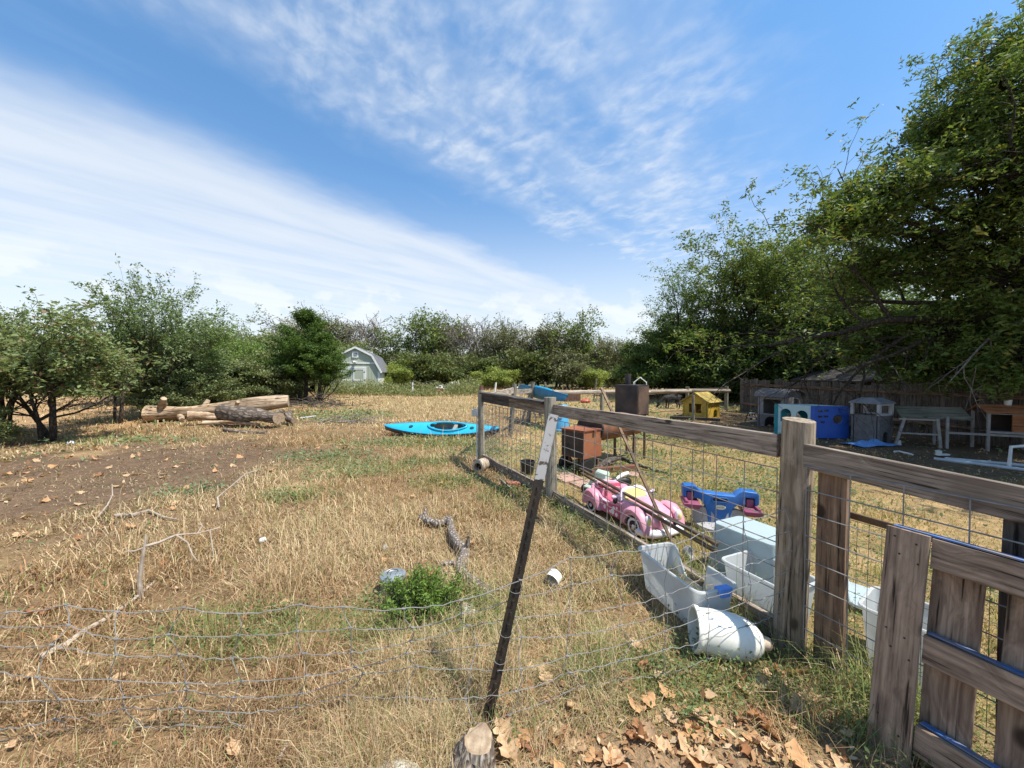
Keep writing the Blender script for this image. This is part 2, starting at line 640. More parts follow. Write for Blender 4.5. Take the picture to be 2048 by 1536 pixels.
def make_ground():
    n = 330
    s = np.linspace(-1, 1, n)
    gx = 5.0 * np.sinh(s * 4.6) / np.sinh(1.0) / 4.0
    gx = np.sign(s) * (np.abs(s) * 5.0 + (np.abs(s) ** 6) * 330)
    tt = np.linspace(0, 1, n)
    gy = -6 + tt * 20 + (tt ** 7) * 480
    X, Y = np.meshgrid(gx, gy)
    x, y = X.ravel(), Y.ravel()
    z = hz(x, y)
    Z = zones(x, y)
    C = lambda *c: np.tile(np.array(c, float), (len(x), 1))
    col = lerp(C(0.25, 0.165, 0.085), C(0.16, 0.10, 0.052), Z['n2'])
    col = lerp(col, C(0.34, 0.26, 0.13), Z['far'] * 0.7)
    col = lerp(col, C(0.34, 0.235, 0.11), Z['yard'] * 0.75)
    col = lerp(col, C(0.19, 0.16, 0.065), Z['green'] * 0.5)
    col = lerp(col, C(0.40, 0.27, 0.14), Z['bare'] * 0.7)
    col = lerp(col, C(0.135, 0.088, 0.057), Z['soil'] * 0.9)
    col = lerp(col, C(0.36, 0.23, 0.12), Z['field2'] * 0.8)
    col = lerp(col, C(0.105, 0.072, 0.047), Z['oak'] * 0.9)  # brown litter, darkened further in colour for the shade under the crown
    col = lerp(col, C(0.27, 0.18, 0.105), Z['litter'] * 0.85)
    col = lerp(col, C(0.13, 0.12, 0.055), sstep(34, 38, y) * 0.9)
    idx = np.arange(n * n).reshape(n, n)
    q = np.stack([idx[:-1, :-1].ravel(), idx[:-1, 1:].ravel(), idx[1:, 1:].ravel(), idx[1:, :-1].ravel()], 1)
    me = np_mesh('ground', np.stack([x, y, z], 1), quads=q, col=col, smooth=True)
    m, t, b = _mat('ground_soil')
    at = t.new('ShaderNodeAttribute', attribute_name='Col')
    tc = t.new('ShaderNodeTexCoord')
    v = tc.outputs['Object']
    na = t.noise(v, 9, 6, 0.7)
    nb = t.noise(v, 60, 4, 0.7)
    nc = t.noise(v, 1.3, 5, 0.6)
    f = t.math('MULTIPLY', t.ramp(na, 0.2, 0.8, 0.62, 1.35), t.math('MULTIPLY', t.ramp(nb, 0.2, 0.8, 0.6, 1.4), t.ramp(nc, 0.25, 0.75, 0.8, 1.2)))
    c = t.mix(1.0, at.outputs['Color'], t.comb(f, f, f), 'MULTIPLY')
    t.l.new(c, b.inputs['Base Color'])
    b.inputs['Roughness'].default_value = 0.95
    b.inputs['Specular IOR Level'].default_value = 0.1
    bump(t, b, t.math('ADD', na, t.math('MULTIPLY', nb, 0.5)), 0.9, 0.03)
    tag(link('ground', me, m), kind='structure')


make_ground()

# places where no blade grows (x, y, r)
KEEP = [(-0.15, 1.53, 0.13), (-0.14, 1.42, 0.12), (-0.93, 2.82, 0.10), (1.22, 2.60, 0.17), (1.15, 2.75, 0.15), (1.3, 2.45, 0.15), (1.95, 3.02, 0.3), (1.26, 2.17, 0.12), (1.35, 2.15, 0.12), (1.1, 4.3, 0.26), (1.35, 3.85, 0.26),
        (1.25, 4.05, 0.26), (2.25, 2.05, 0.2), (1.85, 2.4, 0.2), (1.0, 5.7, 0.25), (1.3, 5.85, 0.3)]


def polar(rs, n, r0, r1, pow_=1.0):
    u = rs.rand(n) ** pow_
    r = r0 * (r1 / r0) ** u
    a = (rs.rand(n) * 2 - 1) * R(63)
    return r * np.sin(a), r * np.cos(a), r


def keep_mask(x, y):
    ok = np.ones(len(x), bool)
    for (cx, cy, r) in KEEP:
        ok &= (x - cx) ** 2 + (y - cy) ** 2 > r * r
    return ok


def make_grass():
    rs = np.random.RandomState(5)
    NT_, NB = 42000, 10
    x, y, r = polar(rs, NT_, 0.95, 34.0)
    Z = zones(x, y)
    dens = 0.95 - 0.66 * Z['soil'] - 0.8 * Z['litter'] - 0.72 * Z['oak'] - 0.55 * Z['bare'] - 0.15 * Z['yard'] - 0.5 * Z['field2']
    clump = fbm(x + 9, y + 2, 5.0, 3)
    wear = sstep(0.56, 0.70, fbm(x - 20, y + 40, 0.8, 4))
    dens = dens * (0.32 + 1.15 * sstep(0.36, 0.58, clump)) * (1 - 0.55 * wear * (1 - Z['green']))
    ok = (rs.rand(NT_) < dens) & keep_mask(x, y)
    x, y, r = x[ok], y[ok], r[ok]
    Z = {k: v[ok] for k, v in Z.items()}
    clump = clump[ok]
    nt = len(x)
    hgt = (0.055 + 0.12 * sstep(0.35, 0.7, clump)) * (0.7 + 0.6 * rs.rand(nt))
    hgt = hgt * (1 - 0.6 * Z['yard']) * (1 - 0.55 * Z['soil']) * (1 - 0.4 * Z['oak']) * (1 - 0.35 * Z['litter'])
    hgt = hgt * (1 + 0.5 * Z['far'] * (1 - Z['yard'])) * (0.55 + 0.8 * sstep(0.3, 0.66, fbm(x + 60, y - 9, 1.1, 3)))
    near_edge = np.exp(-((x - fence_x(y)) / 0.13) ** 2) * (y < 5.2)
    hgt = hgt * (1 + 0.9 * near_edge)
    flow = fbm(x, y, 0.6, 2) * 9.0
    i = np.repeat(np.arange(nt), NB)
    N = len(i)
    spread = 0.012 + 0.018 * r[i]
    bx = x[i] + rs.randn(N) * spread
    by = y[i] + rs.randn(N) * spread
    bz = hz(bx, by) - 0.006
    L = hgt[i] * (0.45 + 0.9 * rs.rand(N))
    az = flow[i] + rs.randn(N) * 1.9
    lean = np.clip(0.95 + 0.5 * rs.randn(N), 0.05, 1.5)
    lean = np.where(rs.rand(N) < 0.34, 1.42, lean)
    lean = lean * (1 - 0.45 * Z['yard'][i])
    dx, dy = np.cos(az), np.sin(az)
    w = np.maximum(0.0010, 0.00062 * r[i]) * (0.7 + 0.7 * rs.rand(N))
    sx, sy = -dy * w, dx * w
    mid = L * 0.55
    hx1, hz1 = np.sin(lean * 0.6) * mid, np.cos(lean * 0.6) * mid
    hx2 = hx1 + np.sin(np.minimum(lean * 1.5, 2.0)) * L * 0.5
    hz2 = np.maximum(hz1 + np.cos(np.minimum(lean * 1.5, 2.0)) * L * 0.5, 0.004)
    V = np.zeros((N, 5, 3), np.float32)
    for k, (s, ox, oz) in enumerate([(1, 0, 0), (-1, 0, 0), (0.8, hx1, hz1), (-0.8, hx1, hz1), (0, hx2, hz2)]):
        V[:, k, 0] = bx + dx * ox + sx * s
        V[:, k, 1] = by + dy * ox + sy * s
        V[:, k, 2] = bz + oz
    t1 = rs.rand(N)
    C = lambda *c: np.tile(np.array(c, float), (N, 1))
    straw = lerp(C(0.60, 0.465, 0.285), C(0.285, 0.195, 0.11), t1)
    big = fbm(x, y, 0.55, 3)[i]
    straw = lerp(straw, straw * np.array([0.76, 0.66, 0.60]), sstep(0.44, 0.66, big) * 0.9)
    straw = lerp(straw, C(0.70, 0.56, 0.34), (rs.rand(N) < 0.18) * 0.8)
    straw = lerp(straw, C(0.45, 0.22, 0.10), (rs.rand(N) < 0.07) * 0.7)
    green = lerp(C(0.15, 0.20, 0.06), C(0.29, 0.31, 0.11), t1)
    pg = np.clip(Z['green'][i] * 0.45 + 0.05 + 0.20 * sstep(-1.2, 0.6, x[i]) * sstep(3.4, 2.2, y[i]) + near_edge[i] * 0.35 + 0.24 * Z['yard'][i] * (1 - Z['oak'][i]), 0, 0.9)
    col = np.where((rs.rand(N) < pg)[:, None], green, straw)
    yel = Z['yard'][i] * 0.22
    col = lerp(col, C(0.46, 0.36, 0.15), yel)
    col = lerp(col, col * 0.62, Z['soil'][i] * 0.8)
    base = np.arange(N, dtype=np.int32)[:, None] * 5
    quads = base + np.array([0, 1, 3, 2], np.int32)
    tris = base + np.array([2, 3, 4], np.int32)
    me = np_mesh('dry_grass', V.reshape(-1, 3), quads=quads, tris=tris, col=np.repeat(col, 5, 0))
    o = link('dry_grass', me, leafy('grass_blade', 0.28, 0.7, 0.15))
    tag(o, 'dry tan grass covering the field and yard', 'grass', kind='stuff')


make_grass()
LEAF_MAT = leafy('green_leaf', 0.35, 0.55, 0.3)
DRY_LEAF = leafy('dry_leaf', 0.2, 0.7, 0.15)


def leaf_quads(P, size, rs, asp=0.5, up=0.35, col=None, droop=0.0):
    """rhombic leaves at points P: verts, quads"""
    n = len(P)
    d = rs.randn(n, 3)
    d[:, 2] = d[:, 2] * 0.6 - droop
    d /= np.linalg.norm(d, axis=1)[:, None] + 1e-9
    nn = rs.randn(n, 3)
    nn[:, 2] += up * 3
    s = np.cross(d, nn)
    s /= np.linalg.norm(s, axis=1)[:, None] + 1e-9
    nn = np.cross(s, d)
    sz = (size * (0.6 + 0.8 * rs.rand(n)))[:, None]
    V = np.zeros((n, 4, 3), np.float32)
    V[:, 0] = P
    V[:, 1] = P + d * sz * 0.5 + s * sz * asp * 0.5 + nn * sz * 0.08
    V[:, 2] = P + d * sz - nn * sz * 0.05
    V[:, 3] = P + d * sz * 0.5 - s * sz * asp * 0.5 + nn * sz * 0.08
    q = np.arange(n, dtype=np.int32)[:, None] * 4 + np.array([0, 1, 2, 3], np.int32)
    return V.reshape(-1, 3), q


def make_weeds():
    """low broad-leaved weeds in the green patches and beside the fence"""
    rs = np.random.RandomState(8)
    x, y, r = polar(rs, 60000, 1.2, 20.0)
    Z = zones(x, y)
    near_edge = np.exp(-((x - fence_x(y) + 0.12) / 0.16) ** 2) * (y < 6.0)
    pr = Z['green'] * (1 - 0.3 * Z['yard']) * np.where(y > 4, 0.9, 0.5) + near_edge * 0.3 + 0.02
    pr = pr * (0.15 + sstep(0.42, 0.6, fbm(x, y, 6.0, 3)))
    ok = (rs.rand(len(x)) < pr) & keep_mask(x, y)
    x, y, r = x[ok], y[ok], r[ok]
    k = 5
    i = np.repeat(np.arange(len(x)), k)
    N = len(i)
    sp = 0.015 + 0.012 * r[i]
    px, py = x[i] + rs.randn(N) * sp, y[i] + rs.randn(N) * sp
    pz = hz(px, py) + (0.02 + 0.10 * rs.rand(N) ** 1.5)
    size = np.maximum(0.022, 0.007 * r[i])
    V, q = leaf_quads(np.stack([px, py, pz], 1), size, rs, 0.5, 0.5)
    t1 = rs.rand(N)
    C = lambda *c: np.tile(np.array(c, float), (N, 1))
    col = lerp(C(0.09, 0.145, 0.045), C(0.19, 0.24, 0.09), t1)
    col = lerp(col, C(0.30, 0.24, 0.12), (rs.rand(N) < 0.15) * 0.9)
    col = lerp(col, C(0.20, 0.27, 0.14), sstep(5, 7, r[i]) * 0.6)
    me = np_mesh('ground_weeds', V, quads=q, col=np.repeat(col, 4, 0))
    tag(link('ground_weeds', me, LEAF_MAT), 'low green weeds growing in patches through the dry grass', 'weeds', kind='stuff')


make_weeds()


# ------------------------------------------------------------------ fallen leaves
def leaf_mesh(name, seed, lobes, curl, bend, c1, c2):
    rs = np.random.RandomState(seed)
    n = 11
    V, Q, Cc = [], [], []
    for i in range(n):
        t = i / (n - 1)
        env = math.sin(math.pi * min(1, t * 0.96 + 0.04)) ** 0.7
        w = 0.34 * env * (1 + lobes * math.sin(t * 6.5 * math.pi + 0.4)) * (0.9 + 0.2 * rs.rand()) + 0.008
        zc = bend * (t - 0.4) ** 2
        for s in (-1, 0, 1):
            ww = w * (1 + 0.15 * rs.randn()) if s else 0
            V.append((t - 0.5 + 0.02 * rs.randn() * abs(s), s * ww, zc + abs(s) * curl * w * (1 + 0.3 * rs.randn()) + 0.012 * rs.randn()))
            k = rs.rand()
            c = [a * (1 - k) + b * k for a, b in zip(c1, c2)]
            if s == 0:
                c = [q * 0.85 for q in c]
            Cc.append(c)
        if i:
            b = 3 * (i - 1)
            Q += [(b, b + 3, b + 4, b + 1), (b + 1, b + 4, b + 5, b + 2)]
    V = np.array(V)
    V[:, 2] -= V[:, 2].min()
    me = np_mesh(name, V, quads=Q, col=np.array(Cc), smooth=True)
    me.materials.append(DRY_LEAF)
    return me


LEAVES = [
    (leaf_mesh('leaf_a', 1, 0.45, 0.55, 0.5, (0.46, 0.29, 0.16), (0.66, 0.46, 0.28)), 'tan'),
    (leaf_mesh('leaf_b', 2, 0.30, 0.25, 0.9, (0.52, 0.34, 0.19), (0.66, 0.47, 0.28)), 'tan'),
    (leaf_mesh('leaf_c', 3, 0.50, 0.75, 0.3, (0.24, 0.11, 0.055), (0.38, 0.18, 0.08)), 'brown'),
    (leaf_mesh('leaf_d', 4, 0.20, -0.30, 0.6, (0.50, 0.27, 0.13), (0.62, 0.37, 0.18)), 'orange'),
]


def make_leaves():
    rs = np.random.RandomState(21)
    spots = []
    # places read off the picture: the leaves that show largest
    for (px, py, s, k) in [(1240, 1388, .11, 1), (1180, 1400, .10, 0), (1090, 1345, .10, 1), (1272, 1298, .11, 1), (1045, 1490, .09, 3), (1150, 1500, .12, 0), (1030, 1528, .08, 0),
                           (1275, 1480, .15, 2), (1320, 1490, .11, 1), (1370, 1500, .12, 1), (1440, 1470, .10, 3), (1540, 1500, .17, 0), (1595, 1365, .09, 1), (1625, 1410, .13, 0),
                           (820, 1282, .09, 3), (866, 1282, .10, 1), (458, 1265, .09, 1), (487, 1262, .07, 1), (770, 1490, .12, 1), (265, 1058, .16, 3), (160, 1080, .10, 2), (125, 1160, .12, 3),
                           (72, 1150, .14, 2), (545, 940, .16, 3), (480, 915, .18, 3), (350, 935, .15, 1), (430, 945, .16, 3), (190, 920, .2, 3), (110, 935, .2, 3), (60, 910, .2, 1),
                           (160, 1010, .14, 1), (90, 1005, .14, 3), (40, 1075, .14, 1), (660, 985, .12, 1), (825, 997, .12, 1), (893, 1030, .12, 3), (1085, 1350, .09, 0), (1290, 1345, .1, 2),
                           (1060, 1345, .08, 0), (1185, 1300, .09, 2), (1745, 1330, .10, 3), (60, 1235, .16, 2), (100, 1232, .13, 2), (120, 1285, .10, 3), (1420, 1400, .09, 1),
                           (1210, 1520, .12, 3), (1100, 1525, .1, 1), (1480, 1440, .1, 2), (1340, 1440, .1, 0), (1395, 1535, .14, 3)]:
        p = G(px, py)
        spots.append((p.x, p.y, s, k))
    # litter at the foot of the fence
    for _ in range(75):
        x, y = rs.uniform(-0.1, 1.75), rs.uniform(1.35, 2.05)
        spots.append((x, y, rs.uniform(0.07, 0.155), rs.randint(4)))
    for _ in range(70):
        x, y = rs.uniform(-10, -3.6), rs.uniform(4.2, 9.6)
        spots.append((x, y, rs.uniform(0.09, 0.17), rs.randint(4)))
    for _ in range(40):
        r, a = rs.uniform(1.7, 6), R(rs.uniform(-55, 25))
        spots.append((r * math.sin(a), r * math.cos(a), rs.uniform(0.05, 0.10), rs.randint(4)))
    words = {'tan': 'fallen tan lobed leaf curled up on the ground', 'brown': 'fallen dark brown leaf folded on the ground', 'orange': 'fallen orange-brown leaf lying flat on the ground'}
    for (x, y, s, k) in spots:
        Z = zones(np.array([x]), np.array([y]))
        if x > float(fence_x(np.array([y]))[0]) - 0.08 and y < 7:
            continue
        me, kind = LEAVES[k]
        o = bpy.data.objects.new('fallen_leaf', me)
        COL.objects.link(o)
        lift = 0.012 if (Z['soil'][0] > 0.4 or Z['litter'][0] > 0.4) else 0.028
        o.location = (x, y, hzf(x, y) + lift - 0.006)
        o.rotation_euler = (rs.randn() * 0.22, rs.randn() * 0.22, rs.uniform(0, 6.28))
        s *= 0.82
        o.scale = (s * rs.uniform(0.85, 1.1), s * rs.uniform(0.8, 1.2), s * rs.uniform(0.6, 1.4))
        tag(o, words[kind], 'leaf', 'fallen %s leaves' % kind)


make_leaves()


def make_litter():
    """chips, crumbs and small leaves too many to count"""
    rs = np.random.RandomState(31)
    x1, y1, r1 = polar(rs, 60000, 1.1, 30.0)
    Z = zones(x1, y1)
    pr = Z['litter'] * 0.55 + Z['oak'] * 0.35 + Z['soil'] * 0.16 + 0.02 + Z['field2'] * 0.3
    ok = (rs.rand(len(x1)) < pr) & keep_mask(x1, y1)
    x, y, r = x1[ok], y1[ok], r1[ok]
    N = len(x)
    P = np.stack([x, y, hz(x, y) + 0.006 + 0.012 * rs.rand(N)], 1)
    d = rs.randn(N, 3)
    V, q = leaf_quads(P, np.maximum(0.032, 0.006 * r) * (0.6 + 0.9 * rs.rand(N)), rs, 0.45, 1.2)
    V[:, 2] = np.maximum(V[:, 2], np.repeat(hz(x, y), 4) + 0.003)
    t1 = rs.rand(N)
    C = lambda *c: np.tile(np.array(c, float), (N, 1))
    col = lerp(C(0.46, 0.29, 0.15), C(0.24, 0.12, 0.06), t1)
    col = lerp(col, C(0.62, 0.47, 0.30), (rs.rand(N) < 0.15) * 0.9)
    me = np_mesh('leaf_litter', V, quads=q, col=np.repeat(col, 4, 0))
    tag(link('leaf_litter', me, DRY_LEAF), 'crumbled brown leaf litter strewn over the ground', 'leaf litter', kind='stuff')


make_litter()
# ================================================================== TREES
def unit(v):
    return v / (np.linalg.norm(v) + 1e-9)


class Tree:
    def __init__(s, seed):
        s.rs = np.random.RandomState(seed)
        s.mb = MB()
        s.anchor = []      # leaf anchor points (pos, dir)

    def limb(s, p, d, L, r, lev, P):
        rs = s.rs
        n = P['nseg'][lev]
        pts, dirs = [p], [d]
        for i in range(n):
            d = unit(d + rs.randn(3) * P['wander'][lev] + np.array([0, 0, P['trop'][lev]]))
            p = p + d * (L / n)
            pts.append(p)
            dirs.append(d)
        end = P['taper'][lev]
        fl = P.get('rfloor', 0.004)
        rad = [max(fl, r * (1 - (1 - end) * i / n)) for i in range(n + 1)]
        if rad[0] > P.get('rmin', 0.0):
            s.mb.tube([tuple(q) for q in pts], rad, P['sides'][lev], cap=(lev == 0))
        if lev >= P['leaf_from']:
            k = P['per'][lev]
            for _ in range(k):
                t = rs.uniform(P.get('lt0', 0.25), 1.05) * n
                j = min(int(t), n - 1)
                q = pts[j] + (pts[j + 1] - pts[j]) * (t - j)
                s.anchor.append(q)
        if lev < P['levels']:
            m = P['kids'][lev]
            for c in range(m):
                t = P['from'][lev] + (1 - P['from'][lev]) * ((c + rs.rand()) / m)
                t = min(t, 0.99) * n
                j = int(t)
                q = pts[j] + (pts[j + 1] - pts[j]) * (t - j)
                dd = dirs[j]
                ang = R(P['angle'][lev] * (0.75 + 0.5 * rs.rand()))
                o = unit(np.cross(dd, rs.randn(3)))
                if lev == 0:
                    a = c * 2.4 + rs.rand() * 0.9
                    o = np.array([math.cos(a), math.sin(a), 0.0])
                    o = unit(o - dd * o.dot(dd))
                nd = unit(dd * math.cos(ang) + o * math.sin(ang))
                ll = L * P['ratio'][lev] * (0.7 + 0.6 * rs.rand()) * P['shape'](t / n, lev)
                s.limb(q, nd, ll, max(0.004, rad[j] * P['rr'][lev]), lev + 1, P)


BASE = dict(levels=3, nseg=[6, 5, 4, 3], wander=[0.10, 0.16, 0.2, 0.25], trop=[0.05, 0.08, 0.06, 0.0], taper=[0.35, 0.3, 0.3, 0.3], sides=[8, 6, 4, 3],
            kids=[9, 7, 6, 0], angle=[52, 48, 45, 40], ratio=[0.55, 0.5, 0.45, 0.4], rr=[0.55, 0.55, 0.55, 0.5], leaf_from=2, per=[0, 0, 3, 7], shape=lambda t, l: 1.0)
BASE['from'] = [0.3, 0.25, 0.2, 0.1]


def grow_tree(seed, P, height, width, leaf, ltwig, c1, c2, c3=None, asp=0.5, up=0.35, clump=0.0, droop=0.0, bottom=None, stems=1):
    """returns (trunk mesh data, crown mesh data) for a tree of that height and crown width standing at the origin"""
    t = Tree(seed)
    PP = dict(BASE)
    PP.update(P)
    for k in range(stems):
        a = k * 2.4 + seed
        off = np.array([math.cos(a), math.sin(a), 0]) * (0.12 * height / 5 if stems > 1 else 0)
        d0 = unit(np.array([math.cos(a) * (0.22 if stems > 1 else 0.02), math.sin(a) * (0.22 if stems > 1 else 0.02), 1.0]))
        t.limb(off + np.array([0, 0, -0.15]), d0, P.get('L0', height * 0.75) * (1 - 0.12 * k), P.get('r0', height * 0.028) * (1 - 0.15 * k), 0, PP)
    A = np.array(t.anchor)
    rs = t.rs
    n = len(A)
    i = np.repeat(np.arange(n), ltwig)
    Pn = A[i] + rs.randn(len(i), 3) * leaf * (0.45 + clump * 0.5)
    # fit to the wanted size
    hi = np.percentile(A[:, 2], 99.5)
    wx = (np.percentile(A[:, 0], 98.5) - np.percentile(A[:, 0], 1.5) + np.percentile(A[:, 1], 98.5) - np.percentile(A[:, 1], 1.5)) / 2
    sz, sx = height / hi, width / wx
    Pn *= np.array([sx, sx, sz])
    V = np.array(t.mb.v) * np.array([sx, sx, sz])
    t.mb.v = [tuple(v) for v in V]
    if bottom is not None:
        ok = Pn[:, 2] > bottom
        Pn, i = Pn[ok], i[ok]
    hue = 0.5 + 0.5 * np.sin(Pn[:, 0] * 2.9 / leaf * 0.13 + 1.3 * np.sin(Pn[:, 2] * 2.1) + seed) * np.sin(Pn[:, 1] * 2.5 + 1.7 * np.sin(Pn[:, 2] * 1.7 + Pn[:, 0]))
    LV, LQ = leaf_quads(Pn, np.full(len(Pn), leaf), rs, asp, up, droop=droop)
    m = len(Pn)
    tw = rs.rand(n)[i]
    C = lambda c: np.tile(np.array(c, float), (m, 1))
    col = lerp(C(c1) * 0.8, C(c2) * 1.12, np.clip(tw * 0.25 + rs.rand(m) * 0.3 + hue * 0.45, 0, 1))
    if c3:
        col = lerp(col, C(c3), (rs.rand(m) < 0.10) * 0.8)
    me_c = np_mesh('crown', LV, quads=LQ, col=np.repeat(col, 4, 0))
    me_t = bpy.data.meshes.new('trunk')
    me_t.from_pydata(t.mb.v, [], t.mb.f)
    for p in me_t.polygons:
        p.use_smooth = True
    return me_t, me_c


BARK_G = bark('grey_bark', (0.20, 0.17, 0.14), (0.07, 0.055, 0.045))
BARK_D = bark('dark_bark', (0.11, 0.085, 0.065), (0.035, 0.028, 0.022))
BARK_P = bark('pale_bark', (0.34, 0.30, 0.26), (0.16, 0.13, 0.11))


def plant(name, data, loc, label, cat='tree', group=None, scale=1.0, rz=0.0, bk=None, stem='trunk', crown='crown', sxy=None):
    mt, mc = data
    sxy = sxy or scale
    o = empty(name, loc, rz, label, cat, group)
    o.scale = (sxy, sxy, scale)
    if not mt.materials:
        mt.materials.append(bk or BARK_D)
    if not mc.materials:
        mc.materials.append(LEAF_MAT)
    for nm, me in ((stem, mt), (crown, mc)):
        c = bpy.data.objects.new(nm, me)
        COL.objects.link(c)
        c.parent = o
    return o


GR = dict(oak=((0.075, 0.135, 0.026), (0.16, 0.215, 0.048), (0.30, 0.25, 0.06)),
          mid=((0.09, 0.15, 0.034), (0.18, 0.235, 0.06), (0.27, 0.25, 0.08)),
          lite=((0.11, 0.19, 0.05), (0.20, 0.28, 0.08), None),
          grey=((0.15, 0.17, 0.08), (0.24, 0.245, 0.125), (0.30, 0.24, 0.13)),
          dark=((0.055, 0.10, 0.022), (0.11, 0.16, 0.042), None))


def add_lobes(data, base, rz):
    """fills out the crown with leafy boughs read off the picture: px, py, radius, distance; plus unseen added ones"""
    mt, mc = data
    rs = np.random.RandomState(40)
    L = [(1725, 420, 1.0, 9), (1672, 440, .62, 9), (1780, 385, 1.0, 9), (1905, 300, 1.25, 8.8), (1885, 240, .8, 8.8), (1985, 190, 1.4, 8.5), (2035, 95, 1.1, 8.3), (1960, 420, 1.5, 9), (1830, 500, 1.2, 9.5), (1745, 545, .85, 9.5),
         (1945, 655, 1.2, 8.6), (2030, 560, 1.4, 8.2), (1850, 650, .9, 9.5), (1985, 735, .75, 8), (2045, 340, 1.5, 8.5), (2110, 200, 2.0, 8.5), (1745, 690, .9, 10.2), (1900, 735, .7, 9.0), (2120, 480, 1.8, 9.5), (1820, 735, .6, 9.6),
         (2060, 690, 1.0, 7.6), (2150, 650, 1.2, 8.5), (1890, 545, 0.9, 10.5)]
    M = (Matrix.Translation(base) @ Matrix.Rotation(rz, 4, 'Z')).inverted()
    A, mb = [], MB()
    spots = [(D(px, py, Y), r) for (px, py, r, Y) in L]
    # unseen boughs added beyond the frame to shade the yard
    spots += [(Vector(v), r) for v, r in [((10.9, 5.6, 6.0), 1.6), ((12.2, 6.4, 7.2), 1.7), ((9.9, 5.4, 5.2), 1.1), ((10.8, 4.5, 5.6), 1.4), ((12.4, 4.6, 6.6), 1.6), ((9.4, 4.9, 4.9), 0.9), ((11.6, 7.0, 4.6), 1.2), ((13.4, 7.4, 5.4), 1.5)]]
    for (pt, r) in spots:
        c = np.array(M @ pt)
        root = np.array([0, 0, min(max(1.8, c[2] - 1.6), 6.5)])
        mid = root * 0.45 + c * 0.55 + np.array([0, 0, 0.25])
        mb.tube([tuple(root), tuple(mid + rs.randn(3) * 0.15), tuple(c)], [0.075, 0.05, 0.022], 6)
        k = int(75 * r + 12)
        for _ in range(k):
            d = rs.randn(3)
            d /= np.linalg.norm(d)
            s = c + d * r * (rs.rand() ** 0.45) * np.array([1, 1, 0.8])
            mb.tube([tuple(c + (s - c) * 0.05), tuple((c + s) / 2 + rs.randn(3) * 0.05), tuple(s)], [0.016, 0.011, 0.005], 3, cap=False)
            n = 7
            A.append(s + rs.randn(n, 3) * 0.085)
    A = np.concatenate(A)
    i = np.repeat(np.arange(len(A)), 5)
    Pn = A[i] + rs.randn(len(i), 3) * 0.045
    V, q = leaf_quads(Pn, np.full(len(Pn), 0.115), rs, 0.36, 0.3)
    n = len(Pn)
    C = lambda c: np.tile(np.array(c, float), (n, 1))
    c1, c2, c3 = GR['oak']
    hue = 0.5 + 0.5 * np.sin(Pn[:, 0] * 2.3 + 1.3 * np.sin(Pn[:, 2] * 2.1)) * np.sin(Pn[:, 1] * 2.5 + 1.7 * np.sin(Pn[:, 2] * 1.7))
    col = lerp(C(c1) * 0.8, C(c2) * 1.12, np.clip(rs.rand(len(A))[i] * .25 + rs.rand(n) * .3 + hue * 0.45, 0, 1))
    col = lerp(col, C(c3), (rs.rand(n) < 0.08) * 0.8)
    # join with what grew by itself
    nv = len(mc.vertices)
    V0 = np.zeros(nv * 3, np.float32)
    mc.vertices.foreach_get('co', V0)
    c0 = np.zeros(nv * 4, np.float32)
    mc.color_attributes['Col'].data.foreach_get('color', c0)
    Q0 = np.arange(nv, dtype=np.int32).reshape(-1, 4)
    me = np_mesh('crown', np.concatenate([V0.reshape(-1, 3), V]), quads=np.concatenate([Q0, q + nv]), col=np.concatenate([c0.reshape(-1, 4)[:, :3], np.repeat(col, 4, 0)]))
    v = [tuple(x.co) for x in mt.vertices]
    f = [tuple(p.vertices) for p in mt.polygons]
    b = len(v)
    m2 = bpy.data.meshes.new('trunk')
    m2.from_pydata(v + mb.v, [], f + [tuple(k + b for k in p) for p in mb.f])
    for p in m2.polygons:
        p.use_smooth = True
    return m2, me


